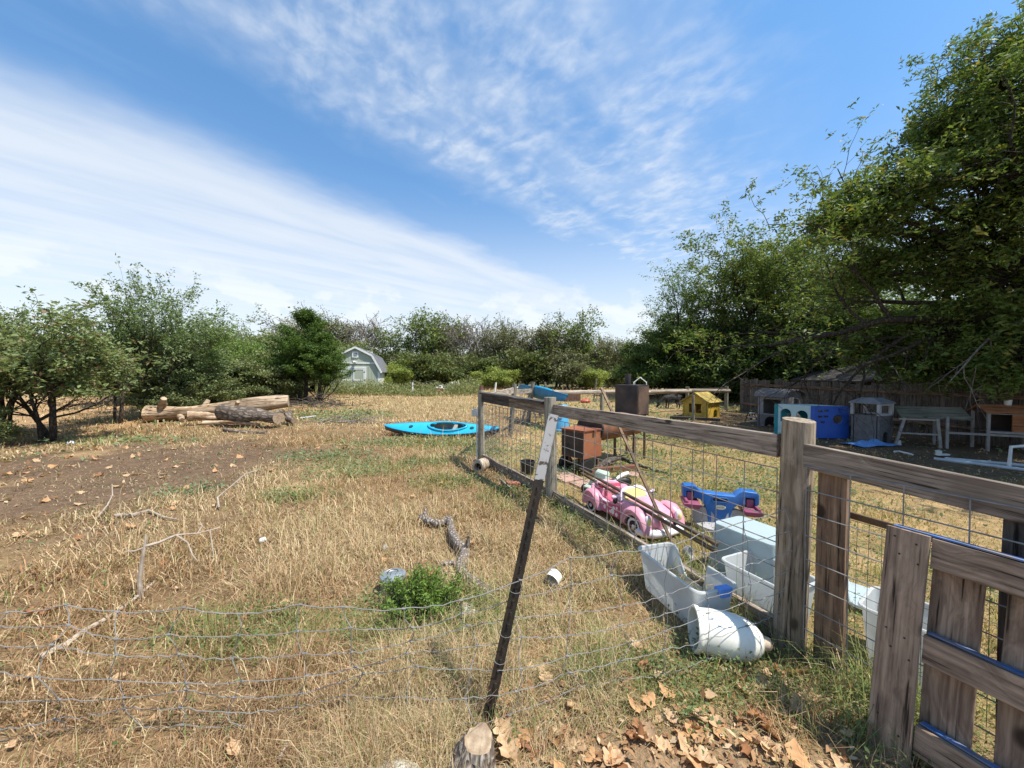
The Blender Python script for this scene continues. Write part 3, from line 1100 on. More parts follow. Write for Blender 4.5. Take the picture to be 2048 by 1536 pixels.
# ---- the big oak on the right, its trunk just outside the frame
def make_oak():
    P = dict(levels=4, nseg=[6, 7, 5, 4, 3], wander=[0.05, 0.14, 0.18, 0.22, 0.25], trop=[0.03, 0.05, 0.03, 0.0, 0.0], taper=[0.5, 0.3, 0.3, 0.3, 0.3],
             sides=[10, 8, 6, 4, 3], kids=[13, 8, 6, 5, 0], angle=[72, 46, 46, 44, 40], ratio=[0.85, 0.5, 0.48, 0.45, 0.4], rr=[0.5, 0.55, 0.55, 0.55, 0.5],
             leaf_from=3, per=[0, 0, 0, 1, 2], L0=7.5, r0=0.33, rmin=0.0045, shape=lambda t, l: (1.15 - 0.6 * t) if l == 0 else 1.0)
    P['from'] = [0.36, 0.25, 0.2, 0.2, 0.1]
    d = grow_tree(3, P, 10.4, 11.0, 0.11, 7, *GR['oak'], asp=0.36, up=0.3, clump=0.0, bottom=1.5)
    base = on(12.4, 8.8)
    d = add_lobes(d, base, 0.6)
    o = plant('oak_tree', d, base, 'large spreading oak with dense foliage shading the play area', rz=0.6, bk=BARK_D)
    # the dead bare bough that hangs under it
    rs = random.Random(4)
    mb = MB()

    def bough(p, d, L, r, lev):
        pts, rad = [p], [r]
        for i in range(5):
            d = (d + Vector((rs.gauss(0, .14), rs.gauss(0, .14), rs.gauss(0, .1) - 0.05))).normalized()
            p = p + d * L / 5
            pts.append(p)
            rad.append(r * (1 - 0.16 * (i + 1)))
        mb.tube(pts, rad, 5)
        if lev < 2:
            for k in range(4):
                j = rs.randint(1, 4)
                bough(pts[j], (d + Vector((rs.gauss(0, .5), rs.gauss(0, .5), rs.gauss(-.2, .4)))).normalized(), L * 0.5, rad[j] * 0.6, lev + 1)
    a = D(2060, 630, 8.0)
    b = D(1895, 712, 7.4)
    bough(a, (b - a).normalized(), (b - a).length, 0.035, 0)
    inv = Matrix.Translation(o.location) @ Matrix.Rotation(0.6, 4, 'Z')
    inv = inv.inverted()
    mb.v = [tuple(inv @ Vector(v)) for v in mb.v]
    c = mb.build('dead_bough', BARK_P, o, smooth=True)
    c['label'] = 'bare pale dead bough'


make_oak()

# ---- stand of trees behind the play area
def make_right_stand():
    P1 = dict(levels=3, kids=[12, 8, 6, 0], angle=[42, 45, 45, 40], ratio=[0.55, 0.5, 0.45, 0.4], per=[0, 0, 3, 6], L0=7.0, r0=0.17, trop=[0.04, 0.16, 0.1, 0.05], rmin=0.004)
    airy = grow_tree(12, dict(P1, kids=[11, 7, 6, 0], per=[0, 0, 2, 5]), 8.0, 5.6, 0.15, 4, *GR['lite'], asp=0.28, up=0.2, clump=0.5)
    full = grow_tree(15, dict(P1, kids=[13, 8, 6, 0], per=[0, 0, 3, 6]), 8.8, 6.2, 0.15, 6, *GR['mid'], asp=0.45, clump=0.6)
    wispy = grow_tree(17, dict(P1, kids=[12, 9, 7, 0], per=[0, 0, 1, 5], trop=[0.04, 0.3, 0.25, 0.15]), 9.2, 5.0, 0.13, 4, *GR['mid'], asp=0.4, clump=0.5)
    low = grow_tree(19, dict(levels=3, kids=[10, 7, 6, 0], angle=[60, 50, 45, 40], L0=2.6, r0=0.07, per=[0, 0, 3, 6], rmin=0.004), 3.6, 4.4, 0.15, 7, *GR['dark'], asp=0.5, clump=0.7, stems=2)
    plant('leafy_tree', airy, on(9.3, 20.3), 'airy pale green tree at the open end of the stand behind the yellow playhouse', rz=0.5, scale=1.02, sxy=0.9)
    plant('leafy_tree', full, on(12.0, 20.0), 'full round green tree standing behind the yellow playhouse', rz=1.9)
    plant('leafy_tree', wispy, on(14.3, 20.2), 'tall tree with bare twig tips above the picket fence', rz=0.2, scale=1.03)
    plant('leafy_tree', full, on(16.6, 19.2), 'green tree behind the barn roof beside the oak', rz=4.0, scale=0.95)
    plant('leafy_tree', airy, on(15.0, 15.5), 'pale green tree showing between barn and oak', rz=3.0, scale=0.92)
    for k, (x, y, s, rz) in enumerate([(8.9, 21.5, 0.95, 0.3), (10.9, 21.2, 1.1, 1.7), (12.9, 18.8, 1.05, 2.9), (14.7, 18.0, 1.15, 4.2), (10.2, 22.5, 1.2, 5.1), (16.8, 16.5, 1.25, 0.9),
                                       (13.8, 23.0, 1.3, 3.5), (18.5, 15.0, 1.3, 2.0)]):
        plant('undergrowth_bush', low, on(x, y), 'dark leafy bush ' + ['below the airy pale tree behind the goat', 'showing behind the yellow playhouse roof', 'behind the far end of the board fence', 'behind the barn gable', 'deep in the stand behind the yellow playhouse', 'beside the barn roof', 'deep behind the tall wispy tree', 'beyond the barn under the oak'][k], 'bush', 'bushes under the stand of trees', s, rz, stem='stem', crown='foliage')
    # trees added beyond the fence to cast shade on it
    plant('added_shade_tree', full, on(15.6, 6.2), 'unseen green tree added beyond the picket fence for shade', rz=2.2, scale=0.9)
    plant('added_shade_tree', wispy, on(15.8, 10.8), 'slender tree added beyond the picket fence for shade', rz=1.0, scale=0.9)


make_right_stand()


# ---- hedge row on the left
def make_left_row():
    P = dict(levels=3, kids=[9, 6, 4, 0], angle=[55, 50, 42, 40], ratio=[0.6, 0.55, 0.6, 0.4], L0=2.8, r0=0.075, per=[0, 0, 5, 13], trop=[0.05, 0.16, 0.14, 0.10], wander=[0.10, 0.2, 0.22, 0.2], rmin=0.0035, lt0=0.05)
    a = grow_tree(31, P, 3.9, 4.0, 0.12, 2, (0.13, 0.185, 0.065), (0.24, 0.29, 0.12), (0.25, 0.14, 0.09), asp=0.42, clump=0.3, stems=3, bottom=1.3)
    b = grow_tree(33, dict(P, L0=3.8, kids=[12, 5, 4, 0], trop=[0.08, 0.3, 0.3, 0.25], per=[0, 0, 4, 12]), 5.3, 3.4, 0.12, 2, (0.12, 0.18, 0.07), (0.22, 0.28, 0.13), None, asp=0.4, clump=0.2, stems=2, bottom=1.3)
    c = grow_tree(35, dict(P, L0=3.2), 4.2, 4.2, 0.125, 2, (0.11, 0.19, 0.045), (0.21, 0.30, 0.08), (0.28, 0.30, 0.08), asp=0.45, clump=0.4, stems=2, bottom=1.2)
    d = grow_tree(37, dict(P, L0=1.5, kids=[10, 6, 5, 0], angle=[62, 50, 45, 40], r0=0.03), 1.6, 2.2, 0.09, 5, (0.12, 0.16, 0.06), (0.22, 0.26, 0.11), (0.30, 0.24, 0.12), clump=0.7, stems=3)
    plant('hedge_tree', a, on(-11.6, 9.2), 'dusty green small tree with dark leaning trunks beside the dark soil', rz=0.4, bk=BARK_D, scale=0.86, sxy=0.95)
    plant('hedge_tree', b, on(-13.2, 12.3), 'tall straggly tree whose thin shoots rise above the hedge row', rz=5.2, bk=BARK_D, scale=1.0, sxy=0.82)
    plant('hedge_tree', c, on(-14.4, 16.4), 'dense bright green tree behind the log pile', rz=1.0, bk=BARK_D)
    plant('hedge_tree', a, on(-14.6, 10.6), 'dusty green tree standing behind the leaning-trunk tree', rz=3.3, scale=0.92)
    plant('hedge_tree', c, on(-13.6, 6.6), 'bushy green tree where the hedge row runs out of sight', rz=5.0, scale=0.9)
    plant('hedge_tree', c, on(-15.4, 21.0), 'green tree between the log pile and the cedar', rz=2.5, scale=0.85)
    plant('hedge_tree', b, on(-13.4, 13.9), 'thin-topped green tree right behind the log pile', rz=4.3, scale=0.8, sxy=0.95)
    for k, (x, y, s, rz) in enumerate([(-13.2, 14.6, 0.9, 2.0), (-13.4, 16.6, 1.0, 3.1), (-12.8, 18.2, 1.2, 4.0), (-13.2, 20.5, 1.5, 5.2), (-15.0, 24.0, 1.9, 1.2), (-12.4, 8.2, 0.55, 0.9),
                                       (-17.5, 19.0, 2.0, 0.2), (-20.0, 23.0, 2.2, 2.2), (-17.5, 26.5, 2.3, 4.4), (-14.0, 27.5, 2.1, 5.5), (-22.5, 30.0, 2.4, 3.0), (-18.0, 33.0, 2.6, 1.1), (-28.0, 30.0, 2.4, 0.7),
                                       (-33.0, 33.0, 2.6, 5.0), (-26.0, 36.0, 2.6, 4.0), (-39, 34, 2.6, 1.5), (-45, 36, 2.6, 2.5)]):
        plant('scrub_bush', d, on(x, y), 'sparse olive scrub bush in the overgrown hedge row', 'bush', 'scrub bushes along the hedge row', s, rz, stem='stem', crown='foliage')


make_left_row()


def make_cedar():
    rs = np.random.RandomState(55)
    mb = MB()
    A = []

    def stem(base, H, Rm, z0, n, lean):
        top = base + np.array([lean[0], lean[1], H])
        pts = [tuple(base + (top - base) * k / 6 + rs.randn(3) * 0.03) for k in range(7)]
        mb.tube(pts, [0.11 * (1 - 0.14 * k) for k in range(7)], 7)
        for k in range(n):
            t = rs.rand() ** 0.8
            z = z0 + (H - z0) * t
            p = base + (top - base) * (z / H)
            L = Rm * (1 - t) ** 0.85 * (0.6 + 0.65 * rs.rand()) + 0.10
            a = rs.rand() * 6.283
            d = np.array([math.cos(a), math.sin(a), 0.12 + 0.5 * t + rs.randn() * 0.1])
            q = [p + d * L * s + np.array([0, 0, 0.10 * s * s * L]) for s in (0, .35, .7, 1)]
            mb.tube([tuple(v) for v in q], [0.018, 0.013, 0.008, 0.004], 3, cap=False)
            m = int(46 * L + 10)
            for _ in range(m):
                s = 0.15 + 0.9 * rs.rand()
                A.append(p + d * L * s + np.array([0, 0, 0.10 * s * s * L]) + rs.randn(3) * (0.05 + 0.05 * (1 - s)))
    stem(np.array([0, 0, -0.1]), 4.7, 1.95, 1.15, 105, (0.1, 0))
    stem(np.array([0.75, -0.2, -0.1]), 3.4, 1.45, 1.15, 70, (0.35, -0.1))
    stem(np.array([-0.5, 0.3, -0.1]), 3.5, 1.35, 1.2, 60, (-0.3, 0.1))
    for k in range(9):
        a = rs.rand() * 6.28
        p = np.array([0.8, -0.2, 0.0])
        e = p + np.array([math.cos(a) * 1.1, math.sin(a) * 1.0, 1.2 + rs.rand() * 0.5])
        mb.tube([tuple(p), tuple((p + e) / 2 + rs.randn(3) * 0.08), tuple(e)], [0.035, 0.022, 0.01], 4)
    A = np.array(A)
    i = np.repeat(np.arange(len(A)), 5)
    Pn = A[i] + rs.randn(len(i), 3) * 0.05
    V, q = leaf_quads(Pn, np.full(len(Pn), 0.13), rs, 0.28, 0.3, droop=-0.4)
    n = len(Pn)
    C = lambda *c: np.tile(np.array(c, float), (n, 1))
    col = lerp(C(0.055, 0.105, 0.022), C(0.12, 0.19, 0.04), np.clip(rs.rand(len(A))[i] * .6 + rs.rand(n) * .4, 0, 1))
    me_c = np_mesh('crown', V, quads=q, col=np.repeat(col, 4, 0))
    me_t = bpy.data.meshes.new('trunk')
    me_t.from_pydata(mb.v, [], mb.f)
    plant('cedar_tree', (me_t, me_c), on(-10.6, 19.0), 'dense dark green cedar beside the pale green shed', rz=0.0, bk=BARK_D)


make_cedar()


# ---- far tree line
def make_tree_line():
    P = dict(levels=3, kids=[9, 6, 5, 0], angle=[45, 45, 45, 40], L0=5, r0=0.11, per=[0, 0, 2, 4], trop=[0.04, 0.2, 0.15, 0.1], sides=[6, 4, 3, 3], rmin=0.006)
    g = grow_tree(61, dict(P, rfloor=0.014, rmin=0), 7.0, 5.0, 0.22, 3, *GR['mid'], asp=0.5, clump=0.6)
    h = grow_tree(63, dict(P, rfloor=0.014, rmin=0), 6.4, 5.0, 0.21, 2, *GR['grey'], asp=0.5, clump=0.7, stems=2)
    bare = grow_tree(65, dict(P, kids=[11, 7, 6, 0], per=[0, 0, 1, 1], rmin=0.0, rfloor=0.019), 7.2, 4.6, 0.14, 1, *GR['grey'], asp=0.4)
    sh = grow_tree(67, dict(P, L0=2, kids=[9, 6, 5, 0], angle=[60, 50, 45, 40], r0=0.05), 2.8, 4.2, 0.22, 4, (0.07, 0.105, 0.03), (0.15, 0.18, 0.06), (0.22, 0.18, 0.08), clump=0.8, stems=3)
    sh2 = grow_tree(71, dict(P, L0=2, kids=[9, 7, 5, 0], angle=[50, 50, 45, 40], r0=0.05, rfloor=0.012, rmin=0), 3.0, 3.6, 0.20, 2, (0.11, 0.13, 0.055), (0.18, 0.19, 0.09), (0.24, 0.19, 0.10), clump=0.8, stems=3)
    lit = grow_tree(69, dict(P, L0=1.8, kids=[11, 6, 5, 0], angle=[60, 50, 45, 40], r0=0.05), 2.0, 3.0, 0.16, 6, (0.20, 0.27, 0.06), (0.30, 0.34, 0.09), None, clump=0.6, stems=3)
    rs = random.Random(9)
    W = {'g': (g, 'green tree in the far tree line', 'green trees of the far tree line', BARK_G), 'h': (h, 'grey-green thin-leaved tree in the far tree line', 'grey-green trees of the far tree line', BARK_G),
         'b': (bare, 'nearly leafless grey tree in the far tree line', 'leafless trees of the far tree line', BARK_P)}
    # px, depth, top px, kind
    row = [(525, 36, 668, 'h'), (575, 38, 645, 'h'), (625, 36, 632, 'h'), (672, 37, 634, 'h'), (715, 38, 645, 'b'), (752, 37, 630, 'b'), (790, 36, 655, 'g'), (828, 36, 626, 'g'), (868, 37, 632, 'g'), (900, 38, 640, 'h'),
           (932, 36, 640, 'b'), (968, 38, 645, 'b'), (1000, 36, 648, 'h'), (1035, 38, 642, 'b'), (1075, 36, 650, 'h'), (1115, 36, 645, 'h'), (1160, 34, 622, 'g'), (1195, 36, 672, 'h'), (1235, 37, 676, 'h'),
           (1280, 38, 680, 'g'), (1330, 40, 660, 'h'), (1395, 40, 640, 'g'), (470, 40, 660, 'g'), (420, 42, 672, 'h'), (350, 44, 680, 'g'), (260, 44, 672, 'h'), (160, 44, 676, 'g'), (60, 44, 672, 'h'), (-40, 44, 670, 'g'),
           (1460, 42, 640, 'h'), (1540, 42, 640, 'g'), (1640, 42, 650, 'h'), (1750, 42, 650, 'g'), (1850, 42, 650, 'h'), (1960, 42, 650, 'g'), (2080, 42, 650, 'h')]
    hs = {'g': 7.0, 'h': 6.4, 'b': 7.2}
    for (px, Y, py, k) in row:
        p = D(px, 768, Y)
        loc = on(p.x, Y)
        top = D(px, py, Y).z
        s = (top - loc.z) / hs[k]
        data, lab, grp, bk = W[k]
        plant('far_tree', data, loc, lab, 'tree', grp, s * rs.uniform(0.97, 1.05), rs.uniform(0, 6.28), bk, sxy=s * rs.uniform(0.85, 1.1))
    for k in range(40):
        px = -60 + 2200 * (k + 0.5 + rs.uniform(-.4, .4)) / 40
        Y = rs.uniform(31, 35)
        p = D(px, 768, Y)
        if 640 < px < 800:
            Y = 35
            p = D(px, 768, Y)
        two = k % 2
        plant('far_bush', sh2 if two else sh, on(p.x, Y), 'twiggy grey-green bush at the foot of the far tree line' if two else 'leafy green bush at the foot of the far tree line', 'bush', 'twiggy bushes of the far tree line' if two else 'leafy bushes of the far tree line', rs.uniform(0.5, 1.35), rs.uniform(0, 6.28), BARK_G, stem='stem', crown='foliage')
    p = D(985, 768, 29)
    plant('far_bush', lit, on(p.x, 30), 'rounded yellow-green bush beside the white rubble', 'bush', None, 0.85, 0.4, BARK_G, stem='stem', crown='foliage')
    for (px, Y, s, lab) in [(785, 29.5, 0.9, 'light green bush right beside the shed wall'), (812, 31, 1.15, 'light green bush between the shed and the upright white pipe'), (1180, 30, 0.8, 'light green bush beyond the back rail fence')]:
        p = D(px, 768, Y)
        plant('far_bush', lit, on(p.x, Y), lab, 'bush', 'light bushes before the tree line', s, px * 1.0, BARK_G, stem='stem', crown='foliage')
    # woodland filling the gaps behind
    rsn = np.random.RandomState(3)
    n = 26000
    a = (rsn.rand(n) * 2 - 1) * R(66)
    rr = 47 + 22 * rsn.rand(n)
    X, Y = rr * np.sin(a) * 1.25, rr * np.cos(a)
    Y = np.maximum(Y, 44 - np.abs(X) * 0.2)
    Hh = 3.2 + 2.4 * fbm(X, Y, 0.18, 3)
    Z = hz(X, Y) + Hh * rsn.rand(n) ** 0.8
    V, q = leaf_quads(np.stack([X, Y, Z], 1), np.full(n, 0.9), rsn, 0.55, 0.3)
    C = lambda *c: np.tile(np.array(c, float), (n, 1))
    col = lerp(C(0.07, 0.11, 0.035), C(0.15, 0.17, 0.08), rsn.rand(n))
    me = np_mesh('far_wood', V, quads=q, col=np.repeat(col, 4, 0))
    tag(link('far_wood', me, LEAF_MAT), 'hazy green woodland closing the view behind the tree line', 'woodland', kind='stuff')


make_tree_line()
# ================================================================== FENCES AND BOARDS
def wmat(o):
    m = Matrix.Identity(4)
    while o is not None:
        m = o.matrix_basis @ m
        o = o.parent
    return m


def place(o, M):
    o.matrix_basis = (wmat(o.parent).inverted() if o.parent else Matrix.Identity(4)) @ M
    return o


def frame(a, b, up=(0, 0, 1)):
    """local X along a-b, local Z towards up"""
    a, b = Vector(a), Vector(b)
    d = (b - a).normalized()
    up = Vector(up)
    if abs(d.dot(up)) > 0.995:
        up = Vector((0, 1, 0)) if abs(d.y) < 0.9 else Vector((1, 0, 0))
    s = up.cross(d).normalized()
    u = d.cross(s).normalized()
    M = Matrix((d, s, u)).transposed().to_4x4()
    M.translation = (a + b) / 2
    return M


def board(name, a, b, w, t, mat, parent=None, up=(0, 0, 1), bev=0.003, warp=0.004):
    """a plank from a to b; w is measured along up, t across"""
    L = (Vector(b) - Vector(a)).length
    mb = MB()
    n = max(1, min(6, int(L / 0.35)))
    rings = []
    rr = random.Random(hash((round(L, 3), round(a[0], 3), round(w, 3))) & 0xffff)
    for i in range(n + 1):
        x = -L / 2 + L * i / n
        dy, dz = rr.gauss(0, warp), rr.gauss(0, warp)
        if i in (0, n):
            dy = dz = 0
        ww = w * (1 + rr.gauss(0, 0.012))
        c = bev
        rings.append([(x, -t / 2 + dy, -ww / 2 + c + dz), (x, -t / 2 + c + dy, -ww / 2 + dz), (x, t / 2 - c + dy, -ww / 2 + dz), (x, t / 2 + dy, -ww / 2 + c + dz),
                      (x, t / 2 + dy, ww / 2 - c + dz), (x, t / 2 - c + dy, ww / 2 + dz), (x, -t / 2 + c + dy, ww / 2 + dz), (x, -t / 2 + dy, ww / 2 - c + dz)])
    mb.loft(rings)
    o = mb.build(name, mat, parent)
    return place(o, frame(a, b, up))


def pole(name, a, b, r, mat, parent=None, n=14, r1=None, bumps=0.04, cap_tilt=0.0):
    """a round post; grain along its own Z"""
    a, b = Vector(a), Vector(b)
    L = (b - a).length
    r1 = r1 or r
    rr = random.Random(int(a.x * 991 + a.y * 77) & 0xffff)
    m = 8
    rings = []
    ph = [rr.uniform(0, 6.28) for _ in range(3)]
    for i in range(m + 1):
        t = i / m
        ring = []
        rad = r + (r1 - r) * t
        for k in range(n):
            an = 2 * math.pi * k / n
            q = rad * (1 + bumps * (math.sin(2 * an + ph[0] + t * 2) * 0.5 + 0.5 * math.sin(3 * an + ph[1]) + rr.gauss(0, 0.25)))
            ring.append((q * math.cos(an), q * math.sin(an), L * t + (cap_tilt * q * math.cos(an) if i == m else 0)))
        rings.append(ring)
    mb = MB()
    mb.loft(rings)
    ob = mb.build(name, mat, parent, smooth=True, angle=50)
    d = (b - a).normalized()
    M = d.to_track_quat('Z', 'Y').to_matrix().to_4x4()
    M.translation = a
    return place(ob, M)


POSTW = wood('post_wood', (0.36, 0.29, 0.21), (0.19, 0.145, 0.10), axis=2, grain=18, stain=(0.10, 0.075, 0.05), stain_amt=0.65)
POSTG = wood('post_wood_grey', (0.31, 0.28, 0.22), (0.17, 0.15, 0.115), axis=2, grain=20, stain=(0.09, 0.08, 0.06))
RAILW = wood('rail_wood', (0.33, 0.27, 0.215), (0.17, 0.13, 0.10), axis=0, grain=24, stain=(0.12, 0.09, 0.07))
RAILD = wood('burnt_board', (0.12, 0.105, 0.095), (0.045, 0.04, 0.038), axis=0, grain=22)
BOARDG = wood('grey_board', (0.40, 0.35, 0.29), (0.24, 0.20, 0.16), axis=0, grain=22)
PLANKB = wood('brown_plank', (0.25, 0.165, 0.105), (0.12, 0.075, 0.05), axis=0, grain=20)
PALW = wood('pallet_wood', (0.32, 0.235, 0.17), (0.155, 0.105, 0.075), axis=0, grain=20, stain=(0.10, 0.08, 0.075), stain_amt=0.6)
WIRE = plain('galvanised_wire', (0.27, 0.26, 0.25), (0.18, 0.175, 0.165), 0.7, 20, 0.1, 0.0, spec=0.25)
WIRE_R = plain('rusty_wire', (0.30, 0.28, 0.26), (0.20, 0.165, 0.14), 0.6, 20, 0.3, 0.0)
WIRE_G = plain('green_wire', (0.12, 0.15, 0.11), (0.08, 0.10, 0.08), 0.5, 20, 0.3, 0.0)
NAIL = plain('nail_steel', (0.05, 0.04, 0.035), None, 0.6, 30, 0.5, 0.0)

# ---- fence line corner points
FD = Vector((0.397, -0.918, 0)).normalized()       # along the near bays, towards the camera's right
FN = Vector((-0.918, -0.397, 0)).normalized()      # towards the field side
P1 = Vector((1.672, 2.205, 0))
P2 = Vector((0.520, 4.83, 0))
P3 = Vector((-0.585, 7.06, 0))
PA, PB, PC = Vector((-0.06, 9.85, 0)), Vector((0.50, 12.3, 0)), Vector((1.0, 13.9, 0))
P0 = P1 + FD * 2.95


def z_on(p, z=0.0):
    return Vector((p.x, p.y, hzf(p.x, p.y) + z))


def wire_panel(name, a, b, z0, z1, sv, sh, r, mat, parent, za=0.0, wob=0.003, fine=None):
    """welded mesh between a and b"""
    mb = MB()
    a, b = Vector(a), Vector(b)
    L = (b - a).length
    d = (b - a) / L
    rr = random.Random(int(L * 1000))
    n = int(L / sv)
    nh = int((z1 - z0) / sh + 0.01)
    side = Vector((-d.y, d.x, 0))
    for i in range(n + 1):
        p = a + d * (i * sv)
        mb.tube([p + Vector((0, 0, z0)) + side * rr.gauss(0, wob), p + Vector((0, 0, (z0 + z1) / 2)) + side * rr.gauss(0, wob * 2), p + Vector((0, 0, z0 + nh * sh))], r, 4, cap=False)
    for j in range(nh + 1):
        z = z0 + j * sh
        pts = [a + d * (L * k / 4) + Vector((0, 0, z + rr.gauss(0, wob))) + side * rr.gauss(0, wob * 2) for k in range(5)]
        mb.tube(pts, r, 4, cap=False)
    o = mb.build(name, mat, parent)
    inv = wmat(parent).inverted()
    o.data.transform(inv)
    return o


def make_fence():
    f = empty('wooden_wire_fence', z_on(P2), label='weathered wooden post and rail fence with welded wire mesh', cat='fence')
    z_on_ = lambda p, z: Vector((p.x, p.y, z))
    pole('post', z_on(P1, -0.25), Vector((1.715, 2.205, 1.385)), 0.084, POSTW, f, 18, 0.081, 0.03, 0.12)
    pole('post', z_on(P2, -0.2), Vector((0.497, 4.83, 1.365)), 0.078, POSTG, f, 14, 0.078)
    pole('post', z_on(P3, -0.2), Vector((-0.588, 7.06, 1.37)), 0.066, POSTG, f, 14, 0.064)
    pole('post', z_on(PA, -0.2), Vector((0.07, 9.85, 1.43)), 0.07, POSTG, f, 10)
    pole('post', z_on(PB, -0.2), Vector((0.71, 12.3, 1.44)), 0.07, POSTG, f, 10)
    pole('post', z_on(PC, -0.2), Vector((1.29, 13.9, 1.27)), 0.07, POSTG, f, 10)
    pole('post', z_on(P0, -0.2), z_on_(P0, 1.36), 0.08, POSTW, f, 12)
    g = 0.072
    # top rails
    board('rail', z_on_(P1 + FD * g, 1.185), z_on_(P0 - FD * g, 1.03), 0.142, 0.04, RAILW, f)
    d12 = (P2 - P1).normalized()
    d23 = (P3 - P2).normalized()
    board('rail', z_on_(P1 + d12 * g, 1.218), z_on_(P2 - d12 * g, 1.205), 0.142, 0.04, RAILW, f)
    m = (P2 + P3) / 2
    board('rail', z_on_(P2 + d23 * g, 1.195), z_on_(m, 1.215), 0.14, 0.04, RAILW, f)
    board('rail', z_on_(m + d23 * 0.01, 1.215), z_on_(P3 - d23 * 0.06, 1.225), 0.14, 0.04, RAILD, f)
    # a charred plank laid flat along the rail
    board('cap_board', z_on_(P2 + d23 * 0.10, 1.288), z_on_(P3 - d23 * 0.10, 1.318), 0.16, 0.036, RAILD, f, up=FN)
    # rails of the side run
    board('rail', z_on_(P3, 1.22) + Vector((0.08, 0.2, 0)), Vector((0.03, 9.75, 1.26)), 0.15, 0.04, BOARDG, f)
    board('rail', Vector((0.06, 9.95, 1.20)), Vector((0.64, 12.2, 1.15)), 0.14, 0.04, BOARDG, f)
    board('rail', Vector((0.70, 12.4, 1.12)), Vector((1.20, 13.8, 1.08)), 0.14, 0.04, BOARDG, f)
    # boards along the ground
    for a, b, d in ((P1, P2, d12), (P2, P3, d23)):
        m = (a + b) / 2
        board('bottom_board', z_on(a + d * g, 0.075), z_on(m, 0.07), 0.15, 0.04, RAILW, f)
        board('bottom_board', z_on(m + d * 0.012, 0.07), z_on(b - d * g, 0.078), 0.15, 0.04, RAILW, f)
    # welded mesh
    off = FN * 0.030
    wire_panel('wire_panel', z_on_(P1 + d12 * 0.06 + off, 0), z_on_(P2 - d12 * 0.05 + off, 0), 0.02, 1.22, 0.203, 0.152, 0.0036, WIRE_R, f)
    wire_panel('wire_panel', z_on_(P2 + d23 * 0.06 + off, 0), z_on_(P3 - d23 * 0.05 + off, 0), 0.05, 1.20, 0.152, 0.152, 0.0042, WIRE_R, f)
    wire_panel('wire_panel', z_on_(P1 + FD * 0.10 + FN * 0.034, 0), z_on_(P0 + FN * 0.034, 0), 0.06, 1.14, 0.203, 0.134, 0.0034, WIRE, f)
    wire_panel('wire_panel', Vector((P3.x + 0.03, P3.y + 0.05, 0.1)), Vector((PC.x, PC.y, 0.35)), 0.05, 0.95, 0.30, 0.20, 0.0035, WIRE_R, f)
    # double stay where two panels overlap
    p = P1 + d12 * 0.57 + FN * 0.036
    mb = MB()
    mb.tube([z_on_(p, 0.05), z_on_(p, 1.2)], 0.003, 5)
    o = mb.build('stay_wire', WIRE_R, f)
    o.data.transform(wmat(f).inverted())
    # white outlet box and conduit on the corner post
    c = P3 + Vector((-0.085, -0.02, 0))
    mb = MB()
    mb.tube([z_on(c, 0.02), z_on_(c, 0.88)], 0.014, 8)
    o = mb.build('conduit', plain('white_pvc', (0.72, 0.70, 0.66), None, 0.5, 8, 0, 0.05, dirt=(0.4, 0.36, 0.3)), f)
    o.data.transform(wmat(f).inverted())
    mb = MB()
    mb.box(z_on_(c, 0.95) + Vector((-0.015, -0.02, 0)), (0.09, 0.06, 0.14))
    mb.box(z_on_(c, 0.95) + Vector((-0.075, -0.01, -0.005)), (0.05, 0.05, 0.11))
    o = mb.build('outlet_box', plain('box_grey', (0.62, 0.61, 0.58), None, 0.5), f, bevel=0.006)
    o.data.transform(wmat(f).inverted())
    mb = MB()
    mb.tube([Vector((-0.588, 7.06, 1.36)), Vector((-0.585, 7.06, 1.46))], [0.04, 0.036], 10)
    o = mb.build('post_cap', plain('rust_cap', (0.20, 0.09, 0.06), (0.10, 0.05, 0.04), 0.7), f)
    o.data.transform(wmat(f).inverted())


make_fence()


# ---- brown plank set upright behind the mesh and its dark fellow
def make_planks():
    p = P1 + FD * 0.19 - FN * 0.03
    o = board('upright_plank', Vector((p.x, p.y, -0.05)), Vector((p.x + 0.012, p.y, 1.11)), 0.135, 0.035, PLANKB, up=FD)
    tag(o, 'brown plank set upright next to the thick round fence post', 'plank')
    p = P1 + FD * 0.86 - FN * 0.05
    o = board('upright_plank', Vector((p.x, p.y, -0.05)), Vector((p.x, p.y, 1.10)), 0.16, 0.035, RAILD, up=FD)
    tag(o, 'dark blackened plank set upright behind the wooden pallet', 'plank')


make_planks()


def make_gate_panel():
    a = P1 + FD * 0.20 - FN * 0.16
    b = a + FD * 2.0
    g = empty('wire_gate_panel', z_on(a), label='low green wire mesh panel with brown steel top bar behind the pallet', cat='gate')
    mb = MB()
    mb.bar((a.x, a.y, 0.865), (b.x, b.y, 0.845), 0.018, 0.035)
    o = mb.build('top_bar', plain('brown_steel', (0.17, 0.12, 0.07), (0.10, 0.07, 0.05), 0.5, 10, 0.4), g)
    o.data.transform(wmat(g).inverted())
    wire_panel('wire_mesh', Vector((a.x, a.y, 0)), Vector((b.x, b.y, 0)), 0.03, 0.84, 0.052, 0.135, 0.0016, WIRE_G, g)


make_gate_panel()


